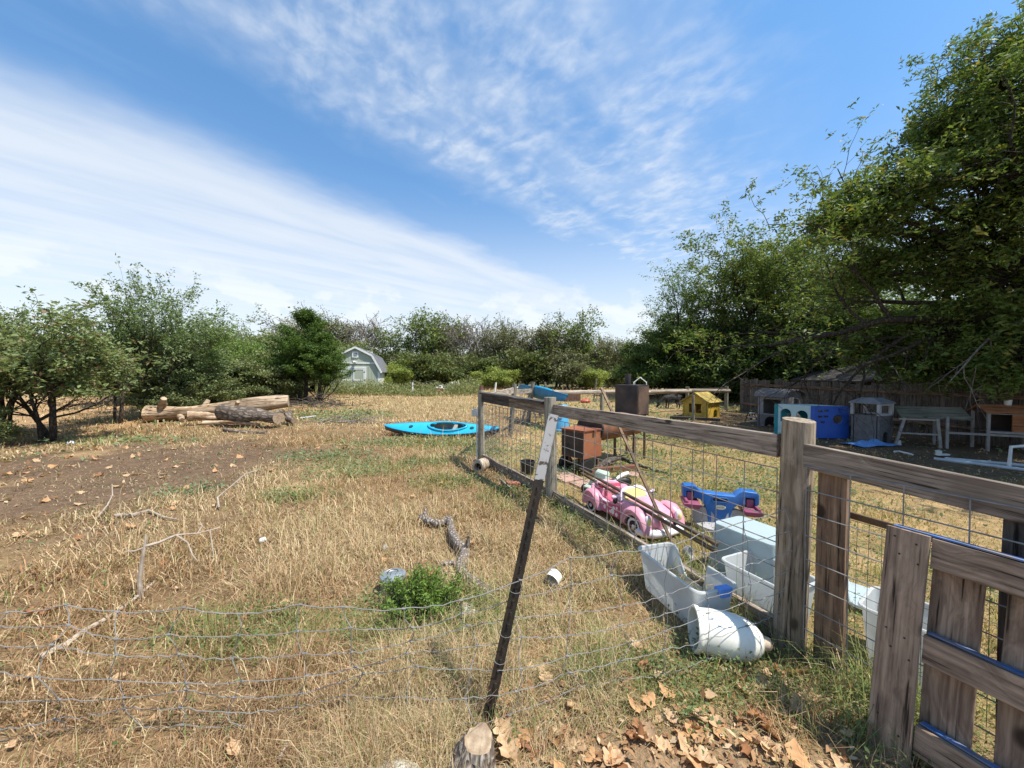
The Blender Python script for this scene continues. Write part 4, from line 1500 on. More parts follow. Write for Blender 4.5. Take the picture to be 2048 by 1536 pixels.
# ---- pallet leaning on the fence
def make_pallet():
    d = FD
    n = (FN * 1.0 + Vector((0, 0, 0.0))).normalized()
    base = Vector((1.595, 1.625, 0))
    lean = Vector((-FN.x, -FN.y, 0)) * 0.14       # top leans to the fence
    H = 0.965
    pal = empty('wooden_pallet', z_on(base), label='grey weathered wooden pallet with blue painted edges leaning on the fence', cat='pallet')
    upv = (lean + Vector((0, 0, H))).normalized()

    def pt(s, z, o=0.0):
        return base + d * s + lean * (z / H) + Vector((0, 0, z)) - FN * o
    BLUE = plain('blue_paint', (0.03, 0.17, 0.50), (0.06, 0.10, 0.2), 0.7, 9, 0, 0.2, dirt=(0.25, 0.2, 0.16), dirt_amt=0.85, dscale=6)
    w = 0.135
    board('face_board', pt(w / 2, -0.01, 0), pt(w / 2, H, 0), w, 0.022, PALW, pal, up=d)
    rails = []
    for (z, h, k) in ((0.895, 0.125, 0), (0.50, 0.115, 1), (0.13, 0.12, 2)):
        o = board('cross_board', pt(w + 0.004, z, 0.03), pt(1.25, z, 0.03), h, 0.04, PALW, pal, up=upv)
        rails.append((z, h))
    for (z, h) in rails:
        mb = MB()
        a, b = pt(0.012 if z > 0.8 else w + 0.01, z + h / 2 + 0.004, 0.045), pt(1.24, z + h / 2 + 0.004, 0.045)
        mb.bar(a, b, 0.055 if z > 0.8 else 0.03, 0.006, up=upv)
        o = mb.build('painted_edge', BLUE, pal)
        o.data.transform(wmat(pal).inverted())
    for s in (0.20, 0.40, 0.575, 0.76, 0.95, 1.14):
        board('back_board', pt(s, 0.0, 0.085), pt(s, H - 0.02, 0.085), 0.145, 0.018, PALW, pal, up=d)
    mb = MB()
    rr = random.Random(3)
    for (s, z) in [(0.03, 0.93), (0.10, 0.92), (0.05, 0.86), (0.11, 0.84), (0.03, 0.53), (0.09, 0.52), (0.05, 0.46), (0.11, 0.44), (0.03, 0.16), (0.10, 0.12)]:
        p = pt(s, z, -0.0112)
        mb.tube([p, p + FN * 0.002], 0.004, 6)
    o = mb.build('nail_heads', NAIL, pal)
    o.data.transform(wmat(pal).inverted())


make_pallet()


# ---- the sagging woven wire in front
def make_woven_wire():
    f = empty('woven_wire_fence', z_on(Vector((-0.12, 1.72, 0))), label='sagging galvanised woven wire fence running from the thick round post past the leaning steel post', cat='fence')
    st = [(-3.6, 1.50, [.57, .50, .42, .33, .23, .12, .03]), (-2.26, 1.63, [.575, .515, .435, .335, .225, .115, .03]), (-1.0, 1.69, [.585, .47, .355, .245, .17, .09, .02]),
          (-0.42, 1.71, [.605, .50, .40, .31, .245, .14, .03]), (-0.02, 1.735, [.66, .56, .47, .37, .27, .17, .06]), (0.7, 1.92, [.71, .59, .48, .385, .28, .16, .04]), (1.60, 2.15, [.86, .75, .63, .50, .37, .23, .09])]
    rr = np.random.RandomState(6)
    xs = np.array([s[0] for s in st])
    ys = np.array([s[1] for s in st])
    zs = np.array([s[2] for s in st])
    bulge = lambda x, j: 0.03 * np.sin(x * 2.1 + j * 0.8) + 0.02 * np.sin(x * 5.3 + j)
    grid = np.arange(-3.6, 1.601, 0.26)
    grid[-1] = 1.6
    jit = rr.randn(len(grid), 7) * 0.028
    jz = rr.randn(len(grid), 7) * 0.012
    node = {}
    inv = wmat(f).inverted()
    for j in range(7):
        for i, x in enumerate(grid):
            xx = x + (jit[i, j] if 0 < i < len(grid) - 1 else 0)
            yy = np.interp(xx, xs, ys) + bulge(xx, j)
            zz = np.interp(xx, xs, zs[:, j]) + jz[i, j] + 0.012 * math.sin(xx * 3 + j)
            node[i, j] = Vector((xx, yy, zz + hzf(xx, yy)))
    for j in range(7):
        pts = []
        for i in range(len(grid) - 1):
            a, b = node[i, j], node[i + 1, j]
            for k in range(6):
                t = k / 6
                s = math.sin(t * math.pi)
                pts.append(a.lerp(b, t) + Vector((rr.randn() * 0.002, rr.randn() * 0.002, -0.010 * s + 0.004 * math.sin(t * 18 + j) + rr.randn() * 0.0016)))
        pts.append(node[len(grid) - 1, j])
        mb = MB()
        mb.tube(pts, 0.0019 if j else 0.0024, 5)
        o = mb.build('line_wire', WIRE, f, smooth=True)
        o.data.transform(inv)
    for i in range(len(grid)):
        pts = []
        for j in range(7):
            pts.append(node[i, j] + Vector((rr.randn() * 0.003, -0.003, 0)))
            if j < 6:
                pts.append((node[i, j] + node[i, j + 1]) / 2 + Vector((rr.randn() * 0.012, rr.randn() * 0.008, 0)))
        mb = MB()
        mb.tube(pts, 0.0020, 4)
        for j in range(7):
            a = node[i, j]
            mb.tube([a + Vector((-0.008, -0.001, 0.001)), a + Vector((0.008, -0.001, -0.001))], 0.0042, 5)
        o = mb.build('stay_wire', WIRE, f)
        o.data.transform(inv)


make_woven_wire()


def make_tpost():
    a, b = Vector((-0.150, 1.70, -0.12)), Vector((0.208, 1.86, 1.452))
    t = empty('steel_fence_post', z_on(a), label='dark leaning steel fence post with chipped white tip', cat='post')
    dk = plain('dark_post_paint', (0.022, 0.021, 0.019), (0.045, 0.035, 0.028), 0.5, 14, 0.3, 0.3, dirt=(0.10, 0.05, 0.03), dirt_amt=0.4)
    wh, nt, bb = _mat('chipped_white_paint')
    v = _objvec(nt)
    ch = nt.ramp(nt.noise(v, 22, 6, 0.75, 0.4), 0.56, 0.60)
    c = nt.mix(ch, nt.mix(nt.noise(v, 4, 3), (0.44, 0.43, 0.42), (0.32, 0.31, 0.30)), (0.07, 0.05, 0.04))
    nt.l.new(c, bb.inputs['Base Color'])
    bb.inputs['Roughness'].default_value = 0.55
    bump(nt, bb, nt.math('SUBTRACT', 1.0, ch), 0.5, 0.003)
    M = frame(a, b, (0.25, -0.95, 0.1))
    L = (b - a).length

    def tee(x0, x1, g=0.0):
        w, th, dp = 0.0245 + g, 0.004 + g, 0.032
        out = [(-w, th), (w, th), (w, -th), (0.004 + g, -th), (0.004 + g, -dp - g), (-0.004 - g, -dp - g), (-0.004 - g, -th), (-w, -th)]
        mb = MB()
        rings = [[(x, y, z) for (y, z) in out] for x in (x0, x1)]
        mb.loft(rings)
        return mb
    mb = tee(-L / 2, L / 2)
    k = -L / 2 + 0.2
    while k < L / 2 - 0.35:
        mb.box((k, 0.0, 0.008), (0.016, 0.012, 0.010))
        k += 0.055
    o = mb.build('shaft', dk, t)
    place(o, M)
    o = tee(L / 2 - 0.33, L / 2 + 0.002, 0.0012).build('white_tip', wh, t)
    place(o, M)
    # tie wires
    for z in (0.42, 0.30, 0.62):
        p = a.lerp(b, (z + 0.12) / (b.z - a.z))
        mb = MB()
        pts = [p + Vector((math.cos(q) * 0.034, math.sin(q) * 0.034, 0.01 * math.sin(q))) for q in np.linspace(0, 6.28, 12)]
        mb.tube(pts, 0.0014, 4)
        o = mb.build('tie_wire', WIRE_R, t)
        o.data.transform(wmat(t).inverted())


make_tpost()
# ================================================================== THINGS NEAR THE FENCE
def rrect(w, h, r, n=4, sub=1):
    """rounded rectangle outline in xy, centred"""
    out = []
    for (cx, cy, a0) in ((w / 2 - r, h / 2 - r, 0), (-w / 2 + r, h / 2 - r, 90), (-w / 2 + r, -h / 2 + r, 180), (w / 2 - r, -h / 2 + r, 270)):
        for k in range(n + 1):
            a = R(a0 + 90 * k / n)
            out.append((cx + r * math.cos(a), cy + r * math.sin(a)))
    if sub > 1:
        full = []
        for i, p in enumerate(out):
            q = out[(i + 1) % len(out)]
            m = sub if math.hypot(q[0] - p[0], q[1] - p[1]) > r else 1
            full += [(p[0] + (q[0] - p[0]) * k / m, p[1] + (q[1] - p[1]) * k / m) for k in range(m)]
        return full
    return out


TOTE = poly_plastic('frosted_tote', (0.74, 0.755, 0.75), 0.5, 0.35, (0.42, 0.38, 0.30), 0.4)
TOTE_B = poly_plastic('frosted_tote_blue', (0.64, 0.73, 0.75), 0.5, 0.35, (0.45, 0.42, 0.36), 0.35)
BLUEP = plain('blue_clip_plastic', (0.12, 0.28, 0.70), (0.10, 0.24, 0.62), 0.4, 8, 0, 0.05)


def tote(name, L, W, H, mat, label, rz, loc, upside=False, cut=None, taper=0.86, rot=None):
    """open storage tub; cut(k, z) lowers the rim of the far long side where it broke away"""
    e = empty(name, loc, 0, label, 'bin')
    e.rotation_euler = rot or (0, 0, rz)
    t = 0.004
    n = 6
    ring = lambda s, z, inn: [(x, y, z) for x, y in rrect(L * s - inn * 2, W * s - inn * 2, 0.05, n, 16 if cut else 4)]
    zs = [0.0, 0.01, 0.06, 0.12, 0.18, 0.24, 1.0]
    zs = [0.0] + [H * k / 7 for k in range(1, 8)]
    rings_o = [ring(taper + (1 - taper) * z / H, z, 0) for z in zs]
    rings_i = [ring(taper + (1 - taper) * z / H, max(z, t), t) for z in zs]
    if cut:
        def chop(r):
            return [(x, y, min(z, cut(x / L, y / W) * H) if cut(x / L, y / W) < 1 else z) for (x, y, z) in r]
        rings_o = [chop(r) for r in rings_o]
        rings_i = [chop(r) for r in rings_i]
    mb = MB()
    mb.loft(rings_o, cap=False)
    mb.loft(rings_i[::-1], cap=False)
    m = len(rings_o[0])
    b = len(mb.v)
    mb.v += [tuple(v) for v in rings_o[0]] + [tuple(v) for v in rings_i[0]]
    mb.f.append(tuple(b + k for k in range(m)))
    mb.f.append(tuple(b + m + k for k in range(m)))
    top = len(mb.v)
    mb.v += [tuple(v) for v in rings_o[-1]] + [tuple(v) for v in rings_i[-1]]
    for k in range(m):
        k2 = (k + 1) % m
        mb.f.append((top + k, top + k2, top + m + k2, top + m + k))
    body = mb.build('body', mat, e, smooth=True, angle=50)
    # rolled rim where it is whole
    rim = MB()
    pts = ring(1.0, H, -0.006)
    run = []
    for k in range(m + 1):
        x, y, z = pts[k % m]
        ok = (not cut) or cut(x / L, y / W) >= 1
        if ok:
            run.append((x, y, H - 0.006))
        if (not ok or k == m) and len(run) > 1:
            rim.tube(run, 0.009, 6)
        if not ok:
            run = []
    rim.build('rim', mat, e, smooth=True)
    if upside:
        e.rotation_euler = (math.pi, 0, rz)
        e.location = Vector(loc) + Vector((0, 0, H))
    return e


def make_totes():
    rzf = math.atan2(FD.y, FD.x)
    mid = (Vector((.996, 2.9, 0)) + Vector((1.30, 2.95, 0)) + Vector((1.457, 2.39, 0)) + Vector((1.165, 2.29, 0))) / 4
    ax = (Vector((1.31, 2.34, 0)) - Vector((1.148, 2.925, 0)))
    rz = math.atan2(ax.y, ax.x)

    def cut(u, v):
        # v>0 is the far side; the middle of its wall is gone
        if v > 0.3:
            if u < -0.38:
                return 1.0
            if u < 0.06:
                return 0.42 + 0.58 * max(0, (-0.22 - u) / 0.16) ** 1.2
            if u < 0.10:
                return 0.52
        return 1.0
    e = tote('storage_bin', 0.64, 0.31, 0.30, TOTE, 'cracked white plastic bin with a blue clip and broken side', rz, on(mid.x, mid.y, 0.0), cut=cut)
    mb = MB()
    mb.box((0.322, 0.035, 0.292), (0.05, 0.10, 0.035))
    mb.box((0.335, 0.035, 0.275), (0.02, 0.07, 0.05))
    mb.build('clip', BLUEP, e, bevel=0.006)
    tote('storage_bin', 0.58, 0.42, 0.40, TOTE_B, 'pale blue plastic bin turned upside down behind the fence', rz + 0.15, on(1.98, 2.98), upside=True)
    tote('storage_bin', 0.46, 0.34, 0.30, TOTE, 'white plastic bin half hidden behind the thick round post', rzf, on(1.79, 2.56))
    tote('storage_bin', 0.40, 0.34, 0.33, TOTE, 'rounded white plastic bin behind the pallet', rzf + 0.2, on(2.24, 2.02))
    mb = MB()
    mb.box((0, 0, 0.012), (0.34, 0.22, 0.012))
    mb.box((0, 0.10, 0.022), (0.34, 0.02, 0.03))
    o = mb.build('bin_lid', TOTE_B, None, bevel=0.005)
    o.location = on(2.55, 2.62, 0.03)
    o.rotation_euler = (0.1, -0.06, 0.9)
    tag(o, 'pale plastic bin lid lying on the grass behind the rounded bin', 'lid')


make_totes()


def make_vessel():
    e = empty('plastic_urn', on(1.255, 2.135), label='off-white plastic urn lying on its side by the thick round post', cat='urn')
    m = plain('off_white_plastic', (0.80, 0.78, 0.70), (0.70, 0.68, 0.60), 0.38, 4, 0, 0.08, dirt=(0.5, 0.42, 0.3), dirt_amt=0.35)
    prof = [(0.112, 0.0), (0.126, 0.0), (0.129, 0.008), (0.128, 0.022), (0.119, 0.028), (0.119, 0.05), (0.124, 0.10), (0.127, 0.16), (0.124, 0.22), (0.113, 0.28), (0.092, 0.33), (0.062, 0.362), (0.035, 0.375)]
    inner = [(0.112, 0.0), (0.113, 0.06), (0.118, 0.13), (0.118, 0.19), (0.11, 0.26), (0.08, 0.33), (0.03, 0.36)]
    M = Matrix.Translation((-0.17, 0.03, 0.122)) @ Euler((0, R(95), 0)).to_matrix().to_4x4()
    M = Matrix.Rotation(R(-12), 4, 'Z') @ M
    mb = MB()
    mb.lathe(prof, 32, M, cap1=True)
    mb.lathe(inner, 32, M, cap1=True)
    mb.build('body', m, e, smooth=True, angle=60)
    mb = MB()
    mb.lathe([(0.036, 0.365), (0.040, 0.38), (0.034, 0.41), (0.02, 0.42)], 16, M, cap1=True)
    mb.build('stopper', plain('dirty_tan', (0.5, 0.38, 0.27), None, 0.7), e, smooth=True)


make_vessel()


def make_toy_car():
    a, b = Vector((1.12, 4.70, 0)), Vector((1.575, 3.66, 0))
    c = (a + b) / 2
    ax = (b - a).normalized()
    rz = math.atan2(ax.y, ax.x)
    e = empty('toy_car', on(c.x, c.y, 0.0), rz, 'pink plastic ride-on toy car with yellow windscreen behind the fence', 'toy car')
    PINK = plain('faded_pink', (0.55, 0.21, 0.28), (0.62, 0.29, 0.36), 0.42, 3, 0, 0.05, dirt=(0.75, 0.55, 0.6), dirt_amt=0.4)
    HOT = plain('hot_pink', (0.58, 0.10, 0.18), (0.52, 0.08, 0.15), 0.4, 3, 0, 0.04)
    WHT = plain('toy_white', (0.82, 0.77, 0.78), (0.75, 0.68, 0.70), 0.4, 4, 0, 0.04, dirt=(0.6, 0.5, 0.45), dirt_amt=0.3)
    YEL = plain('toy_yellow', (0.70, 0.55, 0.20), (0.74, 0.62, 0.30), 0.4, 4, 0, 0.04)
    BLK = plain('toy_black', (0.015, 0.014, 0.014), None, 0.5)
    RED = plain('toy_red', (0.55, 0.05, 0.03), None, 0.4)
    LAV = plain('toy_lavender', (0.74, 0.58, 0.72), None, 0.4, 4)
    W = 0.50

    def sec(x, w, z0, z1, ex=0.55, n=20):
        """rounded cross section at x"""
        r = []
        for k in range(n):
            an = 2 * math.pi * k / n
            cy, cz = math.cos(an), math.sin(an)
            yy = w / 2 * math.copysign(abs(cy) ** ex, cy)
            zz = (z0 + z1) / 2 + (z1 - z0) / 2 * math.copysign(abs(cz) ** ex, cz)
            r.append((x, yy, zz))
        return r
    mb = MB()
    mb.loft([sec(-0.545, 0.30, 0.11, 0.22), sec(-0.52, 0.40, 0.09, 0.27), sec(-0.42, 0.44, 0.08, 0.30), sec(-0.36, 0.44, 0.07, 0.29)])       # tail
    mb.loft([sec(-0.40, 0.43, 0.06, 0.16, .4), sec(0.10, 0.43, 0.06, 0.16, .4)])                                                              # floor pan
    mb.loft([sec(0.02, 0.42, 0.07, 0.29, .45), sec(0.12, 0.43, 0.07, 0.315, .5), sec(0.28, 0.42, 0.08, 0.305, .55), sec(0.42, 0.36, 0.09, 0.27, .6), sec(0.50, 0.24, 0.10, 0.22, .65), sec(0.53, 0.14, 0.12, 0.19, .7)])  # bonnet
    for s in (-1, 1):
        # side wall of the cockpit
        o = [(-0.42, 0.09), (0.08, 0.09), (0.10, 0.26), (0.02, 0.275), (-0.10, 0.225), (-0.24, 0.235), (-0.36, 0.285), (-0.42, 0.27)]
        mb.prism(o, 0.045, Matrix.Translation((0, s * 0.205, 0)))
    body = mb.build('body', PINK, e, smooth=True, bevel=0.01, angle=50)
    # wings
    for (x, r, h) in ((0.335, 0.165, 0.185), (-0.40, 0.145, 0.175)):
        for s in (-1, 1):
            mb = MB()
            rings = []
            for k in range(9):
                an = math.pi * k / 8
                cx, cz = x - r * math.cos(an), 0.085 + h * math.sin(an) * 1.02
                wid = 0.07 + 0.02 * math.sin(an)
                ring = []
                for q in range(10):
                    t = 2 * math.pi * q / 10
                    ring.append((cx + 0.035 * math.cos(t) * -math.cos(an) , s * 0.225 + wid * 0.75 * math.sin(t), cz + 0.035 * math.cos(t) * math.sin(an)))
                rings.append(ring)
            mb.loft(rings)
            # cheek of the wing
            ol = [(x - r * math.cos(math.pi * k / 10), 0.10 + h * 0.98 * math.sin(math.pi * k / 10)) for k in range(11)]
            q_ = (0.74, 0.68) if x > 0 else (0.5, 0.25)
            ol2 = [(x - r * q_[0] * math.cos(math.pi * k / 10), 0.10 + h * q_[1] * math.sin(math.pi * k / 10)) for k in range(10, -1, -1)]
            mb.prism(ol + ol2, 0.05, Matrix.Translation((0, s * 0.245, 0)))
            mb.build('wing', PINK, e, smooth=True, angle=45)
    # seat tub, hot pink
    mb = MB()
    mb.loft([[(-0.40, -0.17, 0.17), (-0.40, 0.17, 0.17), (-0.40, 0.17, 0.31), (-0.40, -0.17, 0.31)], [(-0.36, -0.17, 0.165), (-0.36, 0.17, 0.165), (-0.37, 0.17, 0.33), (-0.37, -0.17, 0.33)]])
    mb.box((-0.16, 0, 0.168), (0.46, 0.35, 0.015))
    for y in (-0.06, 0.06):
        mb.box((-0.345, y, 0.25), (0.012, 0.02, 0.12))
    mb.build('seat', HOT, e, bevel=0.008, smooth=True)
    mb = MB()
    mb.tube([(-0.42, -0.20, 0.265), (-0.47, -0.17, 0.30), (-0.49, 0, 0.325), (-0.47, 0.17, 0.30), (-0.42, 0.20, 0.265)], 0.03, 8)
    mb.build('seat_surround', PINK, e, smooth=True)
    # wheels
    for (x, r) in ((0.335, 0.108), (-0.40, 0.095)):
        for s in (-1, 1):
            M = Matrix.Translation((x, s * 0.225, r)) @ Euler((R(90), 0, 0)).to_matrix().to_4x4()
            mb = MB()
            mb.lathe([(r * 0.72, -0.03), (r * 0.97, -0.03), (r, -0.015), (r, 0.015), (r * 0.97, 0.03), (r * 0.72, 0.03)], 20, M, True, True)
            w = mb.build('wheel', BLK, e, smooth=True, angle=40)
            mb = MB()
            mb.lathe([(0.001, 0.036), (0.02, 0.036), (0.022, 0.030), (r * 0.5, 0.028), (r * 0.76, 0.034), (r * 0.80, 0.030)], 20, M)
            mb.lathe([(0.001, -0.036), (0.02, -0.036), (0.022, -0.030), (r * 0.45, -0.028), (r * 0.66, -0.034), (r * 0.70, -0.030)], 20, M)
            mb.build('hub', WHT, w, smooth=True)
    # bumper and its red lamps
    mb = MB()
    mb.tube([(0.40, -0.265, 0.085), (0.47, -0.25, 0.088), (0.535, -0.17, 0.09), (0.56, 0, 0.085), (0.535, 0.17, 0.09), (0.47, 0.25, 0.088), (0.40, 0.265, 0.085)], [0.03, 0.04, 0.043, 0.036, 0.043, 0.04, 0.03], 10)
    mb.build('bumper', WHT, e, smooth=True)
    for s in (-1, 1):
        mb = MB()
        mb.ball((0.556, s * 0.16, 0.095), 0.017, 10, 6, (0.6, 1, 1.4))
        mb.build('bumper_lamp', RED, e, smooth=True)
        # head lamps
        mb = MB()
        mb.ball((0.485, s * 0.205, 0.205), 0.05, 14, 8, (0.55, 0.8, 1.25))
        h = mb.build('headlight', WHT, e, smooth=True)
        mb = MB()
        mb.ball((0.500, s * 0.207, 0.202), 0.036, 14, 8, (0.62, 0.8, 1.25))
        mb.build('lens', YEL, h, smooth=True)
    # grille
    mb = MB()
    mb.ball((0.515, 0, 0.155), 0.075, 14, 8, (0.4, 0.95, 0.9))
    mb.build('grille', plain('toy_chrome', (0.55, 0.55, 0.57), (0.4, 0.36, 0.36), 0.3, 20, 0.5), e, smooth=True)
    # windscreen
    mb = MB()
    ol = [(-0.21, 0.0), (0.21, 0.0), (0.19, 0.07), (0.14, 0.125), (0.07, 0.145), (0, 0.135), (-0.07, 0.145), (-0.14, 0.125), (-0.19, 0.07)]
    Mw = Matrix.Translation((0.075, 0, 0.285)) @ Euler((R(0), R(-28), 0)).to_matrix().to_4x4() @ Matrix.Rotation(R(90), 4, 'Z')
    mb.prism(ol, 0.03, Mw)
    ws = mb.build('windscreen', LAV, e, bevel=0.008, smooth=True)
    mb = MB()
    mb.prism([(x * 0.78, 0.012 + z * 0.72) for x, z in ol], 0.046, Mw)
    mb.build('pane', YEL, ws)
    # seat back padding and steering ball
    mb = MB()
    mb.ball((-0.04, -0.06, 0.275), 0.075, 14, 8, (0.8, 1.1, 0.9))
    mb.ball((-0.04, 0.07, 0.29), 0.07, 14, 8, (0.8, 1.1, 0.8))
    mb.build('steering_pad', WHT, e, smooth=True)
    # bow shaped mirrors
    for s in (-1, 1):
        mb = MB()
        mb.ball((0.05, s * 0.255, 0.29), 0.032, 12, 8, (0.6, 1, 1.2))
        mir = mb.build('mirror', BLK, e, smooth=True)
        mb = MB()
        mb.ball((0.05, s * 0.255 - 0.03, 0.33), 0.024, 10, 7, (0.6, 1, 0.9))
        mb.ball((0.05, s * 0.255 + 0.03, 0.33), 0.024, 10, 7, (0.6, 1, 0.9))
        mb.ball((0.05, s * 0.255, 0.325), 0.014, 10, 7)
        mb.build('bow', LAV, mir, smooth=True)
    # red side panel with pale dots
    for s in (-1, 1):
        mb = MB()
        mb.prism([(-0.20, 0.10), (0.09, 0.10), (0.09, 0.235), (-0.05, 0.215), (-0.20, 0.215)], 0.004, Matrix.Translation((0, s * 0.2315, 0)))
        pn = mb.build('side_panel', HOT, e)
        mb = MB()
        for (x, z, r) in [(-0.16, 0.15, 0.022), (-0.11, 0.195, 0.015), (-0.06, 0.13, 0.018), (0.0, 0.185, 0.02), (0.045, 0.125, 0.022), (-0.02, 0.14, 0.03), (0.05, 0.20, 0.015), (-0.11, 0.115, 0.012)]:
            mb.tube([(x, s * 0.2340, z), (x, s * 0.2352, z)], r, 14)
        mb.build('dots', WHT, pn)
        mb = MB()
        mb.tube([(-0.20, s * 0.236, 0.225), (-0.12, s * 0.236, 0.220)], 0.009, 8)
        mb.build('door_handle', WHT, e, smooth=True)


make_toy_car()


def make_seesaw():
    loc = on(2.22, 3.95)
    e = empty('toy_seesaw', loc, R(-16), 'blue plastic toy seesaw with pink seats and grey foot on the grass', 'toy seesaw')
    BLU = plain('toy_blue', (0.018, 0.12, 0.38), (0.015, 0.10, 0.33), 0.38, 4, 0, 0.05, dirt=(0.10, 0.22, 0.48), dirt_amt=0.5)
    MAG = plain('toy_magenta', (0.27, 0.075, 0.13), (0.23, 0.06, 0.11), 0.42, 4)
    GRY = plain('toy_grey', (0.42, 0.41, 0.42), (0.34, 0.33, 0.33), 0.5, 5, 0, 0.05, dirt=(0.2, 0.17, 0.14))
    S = 1.0
    ol = [(-0.36, 0.44), (-0.345, 0.46), (-0.24, 0.465), (-0.20, 0.42), (-0.15, 0.395), (0.0, 0.385), (0.14, 0.38), (0.18, 0.42), (0.22, 0.445), (0.345, 0.435), (0.365, 0.415), (0.365, 0.315), (0.345, 0.30),
          (0.325, 0.30), (0.325, 0.375), (0.24, 0.375), (0.24, 0.30), (0.17, 0.295), (0.125, 0.25), (0.105, 0.17), (0.095, 0.04), (0.06, 0.02), (0.04, 0.06), (-0.02, 0.06), (-0.09, 0.06), (-0.11, 0.05), (-0.12, 0.17), (-0.14, 0.26), (-0.19, 0.32),
          (-0.25, 0.335), (-0.25, 0.40), (-0.325, 0.40), (-0.325, 0.33), (-0.36, 0.34)]
    mb = MB()
    mb.prism(ol, 0.13)
    body = mb.build('beam', BLU, e, bevel=0.012, seg=3, smooth=True, angle=45)
    # hand hole: flat dark patch painted for the recess's shade, with a rim
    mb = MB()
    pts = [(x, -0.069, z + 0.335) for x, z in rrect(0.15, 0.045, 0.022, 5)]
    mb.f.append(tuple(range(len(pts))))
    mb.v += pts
    mb.build('hand_hole', plain('recess_shade_blue', (0.008, 0.02, 0.06), None, 0.6), body)
    mb = MB()
    mb.tube(pts + [pts[0]], 0.006, 6)
    mb.build('hole_rim', BLU, body, smooth=True)
    # oval badge with its wording
    mb = MB()
    mb.lathe([(0.0001, 0.0), (0.046, 0.0), (0.05, -0.004)], 28, Matrix.Translation((0.005, -0.071, 0.255)) @ Euler((R(90), 0, 0)).to_matrix().to_4x4() @ Matrix.Diagonal((1, 0.5, 1, 1)))
    bd = mb.build('badge', plain('badge_cream', (0.75, 0.70, 0.52), None, 0.4), e)
    cu = bpy.data.curves.new('badge_text', 'FONT')
    cu.body = 'little tikes'
    cu.size = 0.019
    cu.align_x = 'CENTER'
    cu.align_y = 'CENTER'
    to = bpy.data.objects.new('tmp', cu)
    COL.objects.link(to)
    dg = bpy.context.evaluated_depsgraph_get()
    me = bpy.data.meshes.new_from_object(to.evaluated_get(dg))
    bpy.data.objects.remove(to)
    link('badge_text', me, plain('badge_ink', (0.25, 0.08, 0.06), None, 0.5), bd, (0.005, -0.0725, 0.255), (R(90), 0, 0))
    # seats
    for s, dz in ((-1, 0.0), (1, -0.03)):
        mb = MB()
        mb.box((s * 0.285, 0, 0.345 + dz), (0.07, 0.10, 0.09))
        mb.box((s * 0.285, -0.05, 0.275 + dz), (0.15, 0.26, 0.055), taper=1.12)
        mb.box((s * 0.335, -0.05, 0.305 + dz), (0.03, 0.24, 0.05))
        mb.build('seat', MAG, e, bevel=0.014, smooth=True)
    # grey foot: dished round base with wheels
    mb = MB()
    mb.lathe([(0.0001, 0.0), (0.21, 0.0), (0.24, 0.02), (0.235, 0.06), (0.15, 0.085), (0.0001, 0.09)], 28)
    for s in (-1, 1):
        M = Matrix.Translation((s * 0.15, -0.02, 0.13)) @ Euler((R(90), 0, R(12 * s))).to_matrix().to_4x4()
        mb.lathe([(0.0001, -0.035), (0.03, -0.035), (0.05, -0.02), (0.085, -0.035), (0.105, -0.03), (0.112, 0.0), (0.105, 0.03), (0.0001, 0.03)], 22, M)
    mb.build('foot', GRY, e, smooth=True, angle=40)


make_seesaw()


